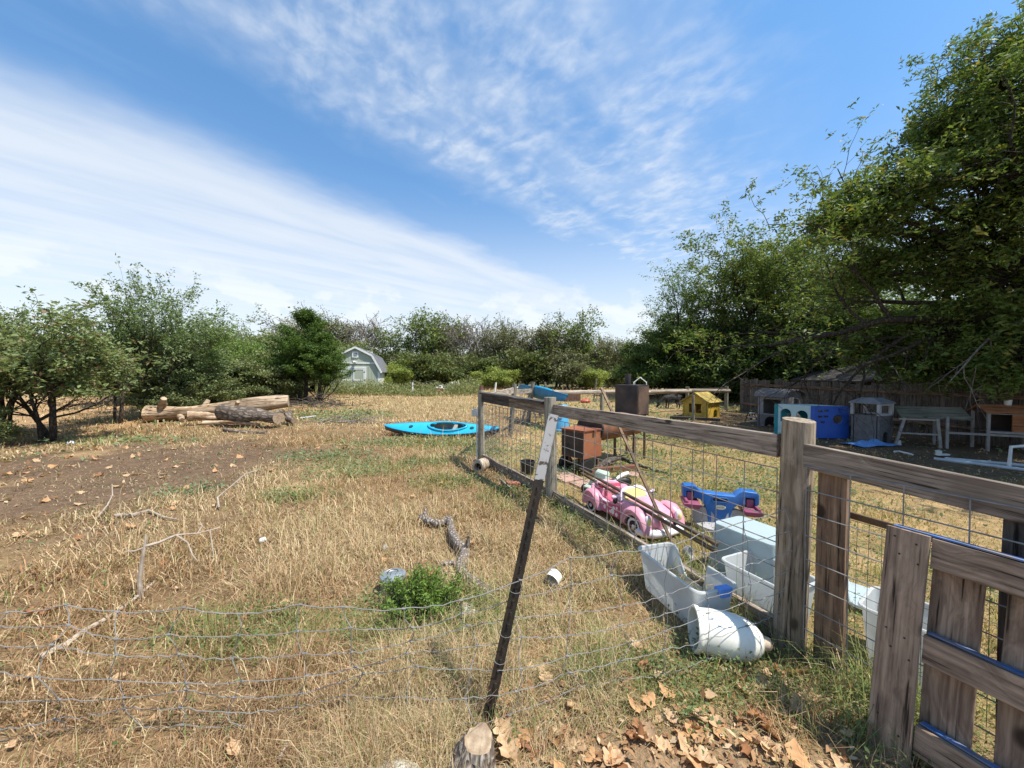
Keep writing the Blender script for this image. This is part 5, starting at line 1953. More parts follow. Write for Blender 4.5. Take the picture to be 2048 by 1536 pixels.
def make_smoker():
    """offset barrel smoker"""
    rz = R(40)
    loc = on(1.20, 6.38)
    e = empty('barrel_smoker', loc, rz, 'rusty steel barrel smoker with box chimney standing behind the fence', 'smoker')
    e.scale = (1.18, 1.18, 1.0)
    RUST = plain('rusted_steel', (0.30, 0.10, 0.045), (0.20, 0.07, 0.035), 0.75, 5, 0.15, 0.3, dirt=(0.38, 0.17, 0.08), dirt_amt=0.6)
    DARK = plain('sooty_shaded_steel', (0.022, 0.020, 0.020), (0.05, 0.042, 0.04), 0.6, 4, 0.2, 0.25, dirt=(0.16, 0.10, 0.07), dirt_amt=0.45)  # also colours the firebox's shaded face
    LEGS = plain('rusty_leg', (0.18, 0.11, 0.07), (0.10, 0.07, 0.05), 0.7, 10, 0.2)
    mb = MB()
    mb.box((0, 0, 0.49), (0.40, 0.42, 0.46))
    fb = mb.build('firebox', RUST, e, bevel=0.006)
    mb = MB()
    mb.box((0.0, 0, 0.728), (0.43, 0.45, 0.016))
    mb.box((0.02, -0.235, 0.70), (0.05, 0.012, 0.05))
    mb.build('firebox_lid', RUST, fb)
    mb = MB()
    mb.box((-0.205, 0, 0.485), (0.008, 0.38, 0.42))  # left face covered in dark steel, standing for its shade
    mb.build('firebox_shaded_face', DARK, fb)
    # barrel along +x
    M = Matrix.Translation((0.20, 0, 0.70)) @ Euler((0, R(90), 0)).to_matrix().to_4x4()
    mb = MB()
    mb.lathe([(0.0001, 0), (0.235, 0.0), (0.235, 1.15), (0.0001, 1.15)], 28, M)
    br = mb.build('barrel', plain('burnt_orange_steel', (0.36, 0.13, 0.05), (0.10, 0.06, 0.045), 0.7, 2.2, 0.2, 0.2, dirt=(0.05, 0.045, 0.04), dirt_amt=0.8, dscale=3), e, smooth=True, angle=40)
    mb = MB()
    mb.lathe([(0.0001, -0.012), (0.245, -0.012), (0.245, 0.02), (0.235, 0.02)], 28, M)
    mb.build('end_plate', DARK, br, smooth=True, angle=40)
    mb = MB()
    mb.tube([(0.55, -0.30, 0.66), (0.55, -0.34, 0.66), (0.95, -0.34, 0.66), (0.95, -0.30, 0.66)], 0.012, 6)
    mb.build('handle', DARK, br)
    # upright cooking box
    mb = MB()
    mb.box((1.32, 0, 1.16), (0.36, 0.42, 0.60))
    bx = mb.build('upright_box', DARK, e, bevel=0.006)
    mb = MB()
    mb.box((1.32, -0.215, 1.16), (0.32, 0.01, 0.54))  # right face coloured a lighter brown, standing for light on it
    mb.build('box_door', plain('lit_sooty_rust', (0.07, 0.05, 0.042), (0.16, 0.10, 0.07), 0.6, 3.0, 0.2, 0.2, dirt=(0.02, 0.018, 0.018), dirt_amt=0.7), bx)
    mb = MB()
    mb.tube([(1.36, 0.10, 1.45), (1.36, 0.10, 1.68)], 0.052, 14)
    mb.build('chimney', DARK, e, smooth=True)
    for (x, y) in ((0.16, -0.17), (0.16, 0.17), (1.1, -0.18), (1.1, 0.18), (1.44, -0.17), (1.44, 0.17)):
        mb = MB()
        z1 = 0.27 if x < 0.5 else (0.55 if x < 1.2 else 0.87)
        mb.box((x, y, z1 / 2), (0.032, 0.032, z1))
        mb.build('leg', LEGS, e)
    for s in (-1, 1):
        M2 = Matrix.Translation((-0.12, s * 0.20, 0.125)) @ Euler((R(90), 0, 0)).to_matrix().to_4x4()
        mb = MB()
        mb.lathe([(0.0001, -0.025), (0.06, -0.03), (0.12, -0.03), (0.125, 0), (0.12, 0.03), (0.06, 0.03), (0.0001, 0.025)], 20, M2)
        w = mb.build('wheel', plain('black_rubber', (0.012, 0.012, 0.012), None, 0.7), e, smooth=True)
    mb = MB()
    mb.tube([(-0.12, -0.2, 0.125), (-0.12, 0.2, 0.125)], 0.012, 8)
    mb.bar((-0.12, -0.12, 0.125), (-0.12, -0.12, 0.27), 0.025)
    mb.bar((-0.12, 0.12, 0.125), (-0.12, 0.12, 0.27), 0.025)
    mb.build('axle', LEGS, e)


make_smoker()


def make_yard_bits():
    # black pot
    p = G(1055, 948)
    e = empty('black_pot', p, label='black plastic pot standing on the grass behind the wire', cat='pot')
    bk = plain('black_plastic', (0.018, 0.018, 0.018), (0.03, 0.03, 0.03), 0.45)
    mb = MB()
    mb.lathe([(0.0001, 0.01), (0.09, 0.0), (0.10, 0.02), (0.118, 0.21), (0.11, 0.21), (0.09, 0.03), (0.0001, 0.03)], 24)
    mb.build('body', bk, e, smooth=True, angle=40)
    mb = MB()
    mb.lathe([(0.118, 0.19), (0.127, 0.192), (0.127, 0.225), (0.116, 0.225), (0.112, 0.20)], 24)
    mb.build('rim', bk, e, smooth=True, angle=40)
    # paving slabs under the smoker
    slab = plain('pink_slab', (0.40, 0.25, 0.19), (0.34, 0.21, 0.16), 0.85, 6, 0, 0.4, dirt=(0.16, 0.12, 0.09), dirt_amt=0.6)
    mbm = None
    rr = random.Random(2)
    for k, (px, py, rz, lab) in enumerate([(1135, 958, 0.5, 'pinkish paving slab under the firebox wheel'), (1172, 972, 0.45, 'pinkish paving slab beside the toy car tail'), (1118, 946, 0.6, 'pinkish paving slab next to the second fence post'),
                                           (1216, 966, 0.8, 'pinkish paving slab behind the upturned toy'), (1268, 952, 0.9, 'small reddish paving slab beside the crooked branch')]):
        q = G(px, py)
        mb = MB()
        mb.box((0, 0, 0.012), (0.36 if k < 4 else 0.22, 0.36 if k < 4 else 0.18, 0.05))
        o = mb.build('paving_slab', slab, None, q, (rr.gauss(0, .02), rr.gauss(0, .02), rz), bevel=0.006)
        tag(o, lab, 'slab')
    # rusty channel beam on the ground behind
    a, b = G(1180, 948), G(1272, 940)
    o = board('steel_channel', a + Vector((0, 0, 0.05)), b + Vector((0, 0, 0.05)), 0.09, 0.10, plain('brown_rust', (0.20, 0.085, 0.045), (0.13, 0.06, 0.04), 0.8, 8, 0.1, 0.5))
    tag(o, 'rusty brown steel channel lying under the barrel smoker', 'beam')
    # branch over it
    mb = MB()
    pts = [G(1195, 946) + Vector((0, .1, .05)), G(1215, 938) + Vector((0, 0, .14)), G(1240, 926) + Vector((0, 0, .10)), G(1275, 936) + Vector((0, 0, .06)), G(1310, 944) + Vector((0, 0, .03)), G(1335, 948) + Vector((0, 0, .02))]
    mb.tube(pts, [0.05, 0.06, 0.045, 0.03, 0.022, 0.012], 8)
    tag(mb.build('crooked_branch', BARK_G, smooth=True), 'crooked grey branch lying beside the smoker legs', 'branch')
    # upturned toy: pale green shell with black wheels
    p = G(1195, 985)
    e = empty('broken_toy', p, R(35), 'pale green broken toy with black wheels lying behind the pink car', 'toy')
    gp = plain('pale_green_plastic', (0.50, 0.57, 0.46), (0.42, 0.48, 0.40), 0.45, 5, 0, 0.05)
    mb = MB()
    mb.prism([(-0.18, 0.10), (-0.10, 0.13), (0.02, 0.12), (0.05, 0.26), (0.12, 0.30), (0.15, 0.27), (0.10, 0.12), (0.18, 0.10), (0.17, 0.08), (-0.17, 0.07)], 0.20)
    mb.box((-0.06, 0, 0.17), (0.12, 0.12, 0.07), taper=0.7)
    mb.build('shell', gp, e, bevel=0.012, smooth=True)
    mb = MB()
    mb.box((0, 0, 0.045), (0.34, 0.22, 0.07))
    mb.build('chassis', bk, e, bevel=0.01)
    for (x, y) in ((-0.12, -0.13), (-0.12, 0.13), (0.13, -0.13), (0.13, 0.13)):
        mb = MB()
        mb.lathe([(0.0001, -0.025), (0.05, -0.025), (0.055, 0), (0.05, 0.025), (0.0001, 0.025)], 16, Matrix.Translation((x, y, 0.055)) @ Euler((R(90), 0, 0)).to_matrix().to_4x4())
        mb.build('wheel', bk, e, smooth=True)
    p = G(1235, 975)
    e = empty('toy_scooter', p, R(20), 'black toy with a white plastic handle lying by the crossed steel bars', 'toy')
    mb = MB()
    mb.tube([(-0.2, 0, 0.06), (0.0, 0.02, 0.10), (0.18, 0, 0.09)], [0.04, 0.055, 0.04], 10)
    mb.lathe([(0.0001, -0.03), (0.06, -0.03), (0.07, 0), (0.06, 0.03), (0.0001, 0.03)], 16, Matrix.Translation((0.17, 0, 0.07)) @ Euler((R(90), 0, 0)).to_matrix().to_4x4())
    mb.build('frame', bk, e, smooth=True)
    mb = MB()
    mb.tube([(-0.02, 0, 0.13), (0.10, 0.0, 0.18), (0.19, 0.0, 0.20)], [0.02, 0.035, 0.028], 8)
    mb.build('handle', plain('white_plastic', (0.78, 0.78, 0.74), None, 0.4), e, smooth=True)
    # crossed steel bars
    st = plain('bronze_steel', (0.20, 0.135, 0.075), (0.09, 0.06, 0.04), 0.42, 12, 0.55, 0.1)

    def angle_bar(name, a, b, lab, w=0.038):
        a, b = Vector(a), Vector(b)
        L = (b - a).length
        mb = MB()
        out = [(-w / 2, 0), (-w / 2 + .004, .004), (0, -.004 + .008), (w / 2, .004), (w / 2, 0), (0.004, 0), (0.004, -w * 0.7), (-0.004, -w * 0.7), (-0.004, 0)]
        mb.loft([[(x, y, z) for y, z in out] for x in (-L / 2, 0, L / 2)])
        o = mb.build(name, st)
        place(o, frame(a, b, (0.3, -0.6, 0.7)))
        return tag(o, lab, 'steel bar')
    angle_bar('steel_bar', G(1352, 1096) + Vector((0, 0, -0.02)), D(1203, 775, 4.5), 'bronze coloured steel bar slanting up over the fence rail')
    angle_bar('steel_bar', D(1160, 936, 4.95), D(1436, 1088, 2.95), 'upper of two parallel steel bars lying across the pink car')
    angle_bar('steel_bar', D(1163, 945, 4.97), D(1434, 1102, 2.93), 'lower of two parallel steel bars lying across the pink car')
    # grey ball of scrap by the car
    p = G(1378, 1118)
    e = empty('dented_bowl', p, 0.6, 'small dented grey bowl lying in front of the pink car', 'bowl')
    mb = MB()
    mb.lathe([(0.0001, -0.05), (0.035, -0.046), (0.058, -0.02), (0.062, 0.015), (0.05, 0.015), (0.03, -0.03), (0.0001, -0.04)], 18, Matrix.Translation((0, 0, 0.055)) @ Euler((R(70), R(30), 0)).to_matrix().to_4x4())
    mb.build('body', plain('dull_tin', (0.45, 0.47, 0.50), (0.3, 0.3, 0.32), 0.4, 8, 0.4), e, smooth=True)
    # brick and stake left of the boards
    o = MB().box((0, 0, 0.03), (0.20, 0.095, 0.06)).build('brick', plain('brick_red', (0.36, 0.14, 0.09), (0.28, 0.10, 0.07), 0.9, 12, 0, 0.5), None, G(1026, 972), (0.1, 0.1, 0.4), bevel=0.006)
    tag(o, 'red brick lying in the grass against the bottom fence board', 'brick')
    o = board('wood_stake', G(1000, 962) + Vector((0, 0, .03)), G(1022, 982) + Vector((0, 0, .03)), 0.03, 0.025, BOARDG)
    tag(o, 'pale wooden stake lying by the red brick', 'stake')
    # hollow log end at the corner post
    p = G(957, 945)
    e = empty('hollow_log', p, 0, 'short hollow log with dark open end at the foot of the corner post', 'log')
    d = Vector((-0.35, -0.94, 0.0))
    M = d.to_track_quat('Z', 'Y').to_matrix().to_4x4()
    M.translation = Vector((0.08, 0.22, 0.10))
    mb = MB()
    mb.lathe([(0.105, 0.0), (0.11, 0.25), (0.10, 0.265), (0.068, 0.262), (0.066, 0.05)], 18, M, cap0=True)
    mb.build('shell', plain('pale_cut_wood', (0.50, 0.40, 0.29), (0.34, 0.26, 0.18), 0.85, 9, 0, 0.4), e, smooth=True, angle=50)
    mb = MB()
    mb.lathe([(0.0001, 0.15), (0.067, 0.15)], 18, M)  # black disc in the bore, standing for the hollow's shade
    mb.build('hollow_shade', plain('hollow_shade_black', (0.012, 0.010, 0.008), None, 0.9), e)


make_yard_bits()


# ------------------------------------------------------------------ kayaks
def kayak(name, label, a, b, roll, group=None, hull_c=(0.13, 0.115, 0.11)):
    """sit-in kayak from point a to point b, keel side down at roll 0"""
    a, b = Vector(a), Vector(b)
    L = (b - a).length
    e = empty(name, (0, 0, 0), 0, label, 'kayak', group)
    M = frame(a, b, (0, 0, 1)) @ Matrix.Rotation(roll, 4, 'X')
    e.matrix_basis = M
    DECK = plain(name + '_deck', (0.02, 0.38, 0.58), (0.02, 0.34, 0.53), 0.35, 3, 0, 0.04, dirt=(0.05, 0.42, 0.62), dirt_amt=0.4)
    HULL = plain(name + '_hull', hull_c, None, 0.5, 4)
    n = 22

    def half(t):
        s = 1 - abs(2 * t - 1) ** 1.9
        return 0.285 * max(0.0, s) ** 0.85 + 0.012
    rings_d, rings_h = [], []
    for i in range(n + 1):
        t = i / n
        x = -L / 2 + L * t
        w = half(t)
        rocker = 0.10 * abs(2 * t - 1) ** 2.5
        sheer = 0.14 + 0.05 * abs(2 * t - 1) ** 2
        crown = 0.075 * (1 - abs(2 * t - 1)) + 0.02
        keel = -0.12 + rocker * 1.6
        deck = []
        for k in range(9):
            u = -1 + 2 * k / 8
            deck.append((x, w * u, sheer + crown * (1 - u * u)))
        hull = []
        for k in range(9):
            u = 1 - 2 * k / 8
            zz = keel + (sheer - keel) * abs(u) ** 2.2
            hull.append((x, w * math.copysign(abs(u) ** 0.6, u) if u else 0, zz))
        rings_d.append(deck)
        rings_h.append(hull)
    # leave the cockpit open
    mb = MB()
    nn = 9
    cock = lambda t, u: ((t - 0.56) / 0.155) ** 2 + (u / 0.66) ** 2 < 1
    vs = [v for r in rings_d for v in r]
    fs = []
    for i in range(n):
        for k in range(nn - 1):
            tc, uc = (i + 0.5) / n, -1 + 2 * (k + 0.5) / 8
            if not cock(tc, uc):
                fs.append((i * nn + k, i * nn + k + 1, (i + 1) * nn + k + 1, (i + 1) * nn + k))
    mb.add(vs, fs)
    deck = mb.build('deck', DECK, e, smooth=True)
    mb = MB()
    mb.loft(rings_h, cap=False, closed=False)
    mb.build('hull', HULL, e, smooth=True)
    mb = MB()
    mb.loft([[(x, y * 0.985, z + 0.01) for x, y, z in r] for r in rings_h], cap=False, closed=False)
    mb.build('liner', plain(name + '_liner', (0.16, 0.19, 0.20), (0.36, 0.31, 0.23), 0.7, 6), e, smooth=True)
    mb = MB()
    pts = []
    for k in range(33):
        q = 2 * math.pi * k / 32
        t = 0.56 + 0.165 * math.cos(q)
        u = 0.70 * math.sin(q)
        ti = -L / 2 + L * t
        w = half(t)
        sheer = 0.14 + 0.05 * abs(2 * t - 1) ** 2
        crown = 0.075 * (1 - abs(2 * t - 1)) + 0.02
        pts.append((ti, w * u, sheer + crown * (1 - u * u) + 0.015))
    mb.tube(pts, 0.028, 8, cap=False)
    mb.build('coaming', DECK, e, smooth=True)
    for s in (0, 8):
        mb = MB()
        mb.tube([r[s] for r in rings_d], 0.012, 6)
        mb.build('gunwale', plain(name + '_edge', (0.01, 0.22, 0.42), None, 0.5), e, smooth=True)
    mb = MB()
    for t in (0.245, 0.77):
        w = half(t)
        x = -L / 2 + L * t
        sheer = 0.14 + 0.05 * abs(2 * t - 1) ** 2
        z = sheer + 0.075 * (1 - abs(2 * t - 1)) + 0.024
        mb.lathe([(0.0001, 0.006), (0.055, 0.006), (0.06, -0.01)], 16, Matrix.Translation((x, -0.05, z - 0.002)))
    mb.build('hatch', plain(name + '_hatch', (0.02, 0.05, 0.06), None, 0.5), e)
    mb = MB()
    mb.box((-L / 2 + L * 0.62, 0, 0.10), (0.10, 0.34, 0.16))
    mb.box((-L / 2 + L * 0.54, 0, -0.02), (0.34, 0.36, 0.05))
    mb.build('seat', plain(name + '_seat', (0.28, 0.26, 0.23), (0.2, 0.2, 0.2), 0.7), e, bevel=0.015)
    return e


A = G(772, 885)
kayak('kayak', 'bright blue kayak lying on the dry grass left of the corner post', (-3.52, 10.3, 0.10), (-0.31, 9.85, 0.09), R(26))
kayak('kayak', 'light blue kayak propped up along the side fence', (0.20, 13.9, 1.12), (1.56, 10.9, 0.90), R(-30), hull_c=(0.05, 0.22, 0.36))


def make_far_yard():
    # blue tub the kayak's nose rests on
    p = on(1.45, 11.1)
    e = empty('blue_tub', p, 0, 'upended pale blue plastic tub under the nose of the propped kayak', 'tub')
    m = plain('pale_blue_plastic', (0.10, 0.36, 0.58), (0.07, 0.28, 0.48), 0.4, 5)
    mb = MB()
    mb.lathe([(0.0001, 0.76), (0.20, 0.76), (0.22, 0.74), (0.27, 0.05), (0.30, 0.04), (0.30, 0.0)], 24)
    mb.build('body', m, e, smooth=True, angle=45)
    mb = MB()
    mb.lathe([(0.04, 0), (0.07, 0.0), (0.07, 0.012), (0.04, 0.012)], 18, Matrix.Translation((-0.02, -0.255, 0.45)) @ Euler((R(96), 0, 0)).to_matrix().to_4x4())
    mb.build('emblem', plain('pale_ring', (0.6, 0.68, 0.72), None, 0.4), e)
    p = on(0.62, 13.2)
    mb = MB()
    mb.bar((-.25, 0, 0), (0, 0, .86), .06)
    mb.bar((.25, 0, 0), (0, 0, .86), .06)
    mb.bar((-.25, .5, 0), (0, .5, .86), .06)
    mb.bar((.25, .5, 0), (0, .5, .86), .06)
    mb.bar((0, -.1, .87), (0, .6, .87), .07)
    o = mb.build('sawhorse', BOARDG, None, p)
    tag(o, 'grey wooden sawhorse holding up the far end of the propped kayak', 'sawhorse')
    # rail fence across the back of the yard
    f = empty('back_rail_fence', on(4.0, 14.8), label='low rail fence across the back of the yard beyond the smoker', cat='fence')
    logw = wood('log_rail', (0.40, 0.34, 0.27), (0.24, 0.19, 0.15), axis=2, grain=16)
    xs = [1.30, 3.55, 5.45, 7.4, 9.4]
    ys = [14.0, 14.6, 15.0, 15.6, 16.2]
    for x, y in list(zip(xs, ys))[1:]:
        pole('post', on(x, y, -0.2), on(x, y, 1.05), 0.075, POSTG, f, 8)
    for k in range(4):
        pole('rail', on(xs[k], ys[k], 0.93 - 0.02 * k), on(xs[k + 1] + 0.15, ys[k + 1] + 0.03, 0.90 - 0.02 * k), 0.08, logw, f, 8)
    wire_panel('wire_mesh', Vector((1.3, 14.0, 0.25)), Vector((9.4, 16.2, 0.3)), 0.0, 0.8, 0.3, 0.2, 0.004, WIRE_R, f)
    # white pipe frame
    e = empty('bare_tent', on(6.1, 17.5), label='white pipe frame of a bare tent beyond the back rail fence', cat='frame')
    pv = plain('frame_white', (0.75, 0.75, 0.73), None, 0.5)
    x0, x1 = 5.72, 6.32
    for (y, xo) in ((17.4, 0.0), (18.6, 0.45)):
        mb = MB()
        z0 = hzf(6, 17.5)
        pts = [(x0 + xo, y, z0), (x0 + xo, y, 1.32), ((x0 + x1) / 2 + xo, y, 1.56), (x1 + xo, y, 1.32), (x1 + xo, y, z0)]
        mb.tube(pts, 0.022, 6)
        o = mb.build('hoop', pv, e)
        o.data.transform(wmat(e).inverted())
    for (x, z) in ((x0, 1.32), ((x0 + x1) / 2, 1.56), (x1, 1.32), (x1, 0.9)):
        mb = MB()
        mb.tube([(x, 17.4, z), (x + 0.45, 18.6, z)], 0.02, 6)
        o = mb.build('pipe', pv, e)
        o.data.transform(wmat(e).inverted())
    # small rusty scrap and red tin beyond
    p = on(3.1, 19.5)
    mb = MB()
    mb.box((0, 0, 0.22), (0.9, 0.5, 0.42))
    mb.box((0.2, 0, 0.46), (0.4, 0.4, 0.12))
    o = mb.build('rusty_crate', plain('dark_rust', (0.08, 0.045, 0.035), (0.14, 0.07, 0.05), 0.8), None, p, (0, 0, 0.3), bevel=0.03)
    tag(o, 'dark rusty crate standing beyond the back rail fence', 'crate')
    o = MB().ball((0, 0, 0.08), 0.22, 12, 8, (1.2, 0.7, 0.55)).build('red_tin', plain('red_paint', (0.5, 0.06, 0.04), None, 0.5), None, on(3.75, 18.9), smooth=True)
    tag(o, 'small red tin lying beside the dark rusty crate', 'tin')


make_far_yard()
# ================================================================== SHED, LOGS, PLAY AREA, SMALL THINGS
def make_shed():
    """barn-roofed shed; front towards the camera, turned a little so that its right wall shows"""
    Y = 27.5
    p = D(724, 768, Y)
    rz = R(11)
    e = empty('garden_shed', on(p.x, Y, -0.05), rz, 'pale green barn-roofed shed with white trim and double doors', 'shed')
    SID, t, b = _mat('sage_siding')
    tc = t.new('ShaderNodeTexCoord')
    v = tc.outputs['Object']
    c = t.mix(t.noise(v, 3, 4), (0.43, 0.46, 0.36), (0.37, 0.40, 0.31))
    t.l.new(c, b.inputs['Base Color'])
    b.inputs['Roughness'].default_value = 0.75
    TRIM = plain('shed_white', (0.80, 0.80, 0.77), (0.72, 0.72, 0.69), 0.6, 4)
    ROOF = plain('shingle_grey', (0.16, 0.16, 0.165), (0.10, 0.10, 0.105), 0.9, 14, 0, 0.5)
    w, d = 1.56, 2.1          # half width, half depth
    prof = [(-w, 0.0), (w, 0.0), (w, 1.55), (1.06, 2.55), (0, 3.10), (-1.06, 2.55), (-w, 1.55)]
    mb = MB()
    mb.prism(prof, 2 * d)
    wall = mb.build('wall', SID, e)
    # groove battens of the siding on the front
    for k in range(15):
        x = -1.5 + 3.0 * k / 14
        if -0.95 < x < 0.62:
            z0 = 2.0
        else:
            z0 = 0.1
        top = 3.10 - abs(x) * (0.55 / 1.06) if abs(x) < 1.06 else 2.55 - (abs(x) - 1.06) * (1.0 / 0.5)
        mb = MB()
        mb.box((x, -d - 0.003, (z0 + top - 0.05) / 2), (0.028, 0.012, max(0.05, top - 0.05 - z0)))
        mb.build('batten', SID, wall)
    # roof slabs
    for s in (-1, 1):
        for (a, b2) in (((1.72, 1.42), (1.09, 2.60)), ((1.10, 2.60), (0.0, 3.165))):
            mb = MB()
            x0, z0, x1, z1 = s * a[0], a[1], s * b2[0], b2[1]
            L = math.hypot(x1 - x0, z1 - z0)
            nx, nz = (z0 - z1) / L * -s, abs(x1 - x0) / L
            th = 0.05
            vs = []
            for yy in (-d - 0.12, d + 0.12):
                vs += [(x0, yy, z0), (x1, yy, z1), (x1 + nx * th * s, yy, z1 + nz * th), (x0 + nx * th * s, yy, z0 + nz * th)]
            mb.add(vs, [(0, 1, 2, 3), (7, 6, 5, 4), (0, 4, 5, 1), (1, 5, 6, 2), (2, 6, 7, 3), (3, 7, 4, 0)])
            rf = mb.build('roof_slope', ROOF, e)
            # bargeboard
            mb = MB()
            mb.bar((x0, -d - 0.13, z0 - 0.02), (x1, -d - 0.13, z1 - 0.02), 0.03, 0.12, up=(nx * s, 0, nz))
            mb.build('bargeboard', TRIM, rf)
    mb = MB()
    mb.box((0.42, 0.4, 3.0), (0.5, 0.35, 0.16))
    mb.build('roof_vent', TRIM, e)
    # trim on the front
    def bit(name, x0, z0, x1, z1, parent=e, mat=TRIM, y=-d - 0.02, th=0.035):
        mb = MB()
        mb.box(((x0 + x1) / 2, y, (z0 + z1) / 2), (abs(x1 - x0), th, abs(z1 - z0)))
        return mb.build(name, mat, parent)
    bit('band', -1.40, 2.02, 1.40, 2.12)
    bit('corner_trim', -w, 0.0, -w + 0.11, 1.5)
    bit('corner_trim', w - 0.11, 0.0, w, 1.5)
    mb = MB()
    mb.box((w + 0.012, -d + 0.05, 0.76), (0.03, 0.12, 1.52))
    mb.build('corner_trim', TRIM, e)
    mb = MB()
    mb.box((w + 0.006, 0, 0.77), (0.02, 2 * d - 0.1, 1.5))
    mb.build('side_wall', plain('siding_sunlit_tone', (0.56, 0.57, 0.48), (0.50, 0.51, 0.42), 0.75), e)  # siding coloured paler here, as the sun-facing wall
    # double door
    bit('door_frame', -1.02, 1.72, 0.70, 1.82, y=-d - 0.03)
    bit('door_frame', -1.02, 0.05, -0.93, 1.72, y=-d - 0.03)
    bit('door_frame', 0.61, 0.05, 0.70, 1.72, y=-d - 0.03)
    for (x0, x1, y) in ((-0.92, -0.17, -d - 0.02), (-0.15, 0.60, -d - 0.055)):
        dr = bit('door', x0, 0.08, x1, 1.70, e, SID, y, 0.04)
        for (a0, b0, a1, b1) in ((x0, 1.62, x1, 1.70), (x0, 0.86, x1, 0.94), (x0, 0.08, x1, 0.17), (x0, 0.17, x0 + 0.08, 1.62), (x1 - 0.08, 0.17, x1, 1.62)):
            bit('door_trim', a0, b0, a1, b1, dr, TRIM, y - 0.025, 0.02)
        for z in (1.45, 0.90, 0.3):
            hx = x0 if x0 < -0.5 else x1
            bit('hinge', hx - 0.05, z - 0.02, hx + 0.05, z + 0.03, dr, NAIL, y - 0.04, 0.012)
    # gable vent
    bit('gable_vent', -0.20, 2.45, 0.20, 2.85, e, TRIM, -d - 0.03, 0.05)
    bit('vent_pane', -0.12, 2.53, 0.12, 2.77, e, plain('vent_grey', (0.25, 0.27, 0.26), None, 0.7), -d - 0.058, 0.008)
    # twin lamp over the door
    mb = MB()
    mb.box((0.0, -d - 0.05, 2.17), (0.14, 0.08, 0.08))
    mb.tube([(0, -d - 0.1, 2.17), (-0.12, -d - 0.30, 2.13)], [0.04, 0.075], 8)
    mb.tube([(0, -d - 0.1, 2.17), (0.12, -d - 0.30, 2.13)], [0.04, 0.075], 8)
    mb.build('flood_lamp', TRIM, e)


make_shed()


# ------------------------------------------------------------------ felled logs
LOGW = wood('stripped_log', (0.55, 0.42, 0.29), (0.32, 0.21, 0.125), axis=0, grain=7, stain=(0.17, 0.09, 0.05), stain_amt=0.9, bmp=0.9)
LOGB = bark('log_bark', (0.30, 0.24, 0.19), (0.09, 0.07, 0.055), axis=0, scale=10.0)
CUT = plain('cut_end', (0.44, 0.34, 0.23), (0.24, 0.16, 0.10), 0.85, 26, 0, 0.6, dirt=(0.2, 0.13, 0.08), dirt_amt=0.6, dscale=9)


def log(name, label, a, b, r0, r1, mat, seed=0, stubs=(), bend=0.06, n=12, cat='log', cut=True):
    a, b = Vector(a), Vector(b)
    L = (b - a).length
    e = empty(name, (0, 0, 0), 0, label, cat)
    M = frame(a, b)
    e.matrix_basis = M
    rr = random.Random(seed)
    m = 10
    rings = []
    ph = [rr.uniform(0, 6.28) for _ in range(4)]
    cy = [bend * math.sin(ph[0] + 3.0 * i / m) * (1 if 0 < i < m else 0.6) for i in range(m + 1)]
    cz = [bend * 0.6 * math.sin(ph[1] + 4.0 * i / m) for i in range(m + 1)]
    for i in range(m + 1):
        t = i / m
        r = r0 + (r1 - r0) * t
        ring = []
        for k in range(n):
            an = 2 * math.pi * k / n
            q = r * (1 + 0.13 * math.sin(2 * an + ph[2] + t * 3) + 0.08 * math.sin(3 * an + ph[3] + t * 7) + rr.gauss(0, 0.05)) * (1 + 0.10 * math.sin(t * 9 + ph[0]))
            ring.append((-L / 2 + L * t, cy[i] + q * math.cos(an), cz[i] + q * math.sin(an)))
        rings.append(ring)
    mb = MB()
    mb.loft(rings, cap=not cut)
    for (t, an, ln, rs_) in stubs:
        i = int(t * m)
        c = Vector((-L / 2 + L * t, cy[i], cz[i]))
        d = Vector((0.45, math.cos(an), math.sin(an))).normalized()
        r = r0 + (r1 - r0) * t
        mb.tube([c + d * r * 0.4, c + d * (r + ln * 0.6), c + d * (r + ln)], [rs_ * 1.4, rs_, rs_ * 0.85], 9)
    mb.build('stem', mat, e, smooth=True, angle=55)
    if cut:
        for ring in (rings[0], rings[-1]):
            mb = MB()
            mb.v += ring
            mb.f.append(tuple(range(len(ring))))
            mb.build('cut_end', CUT, e)
    return e


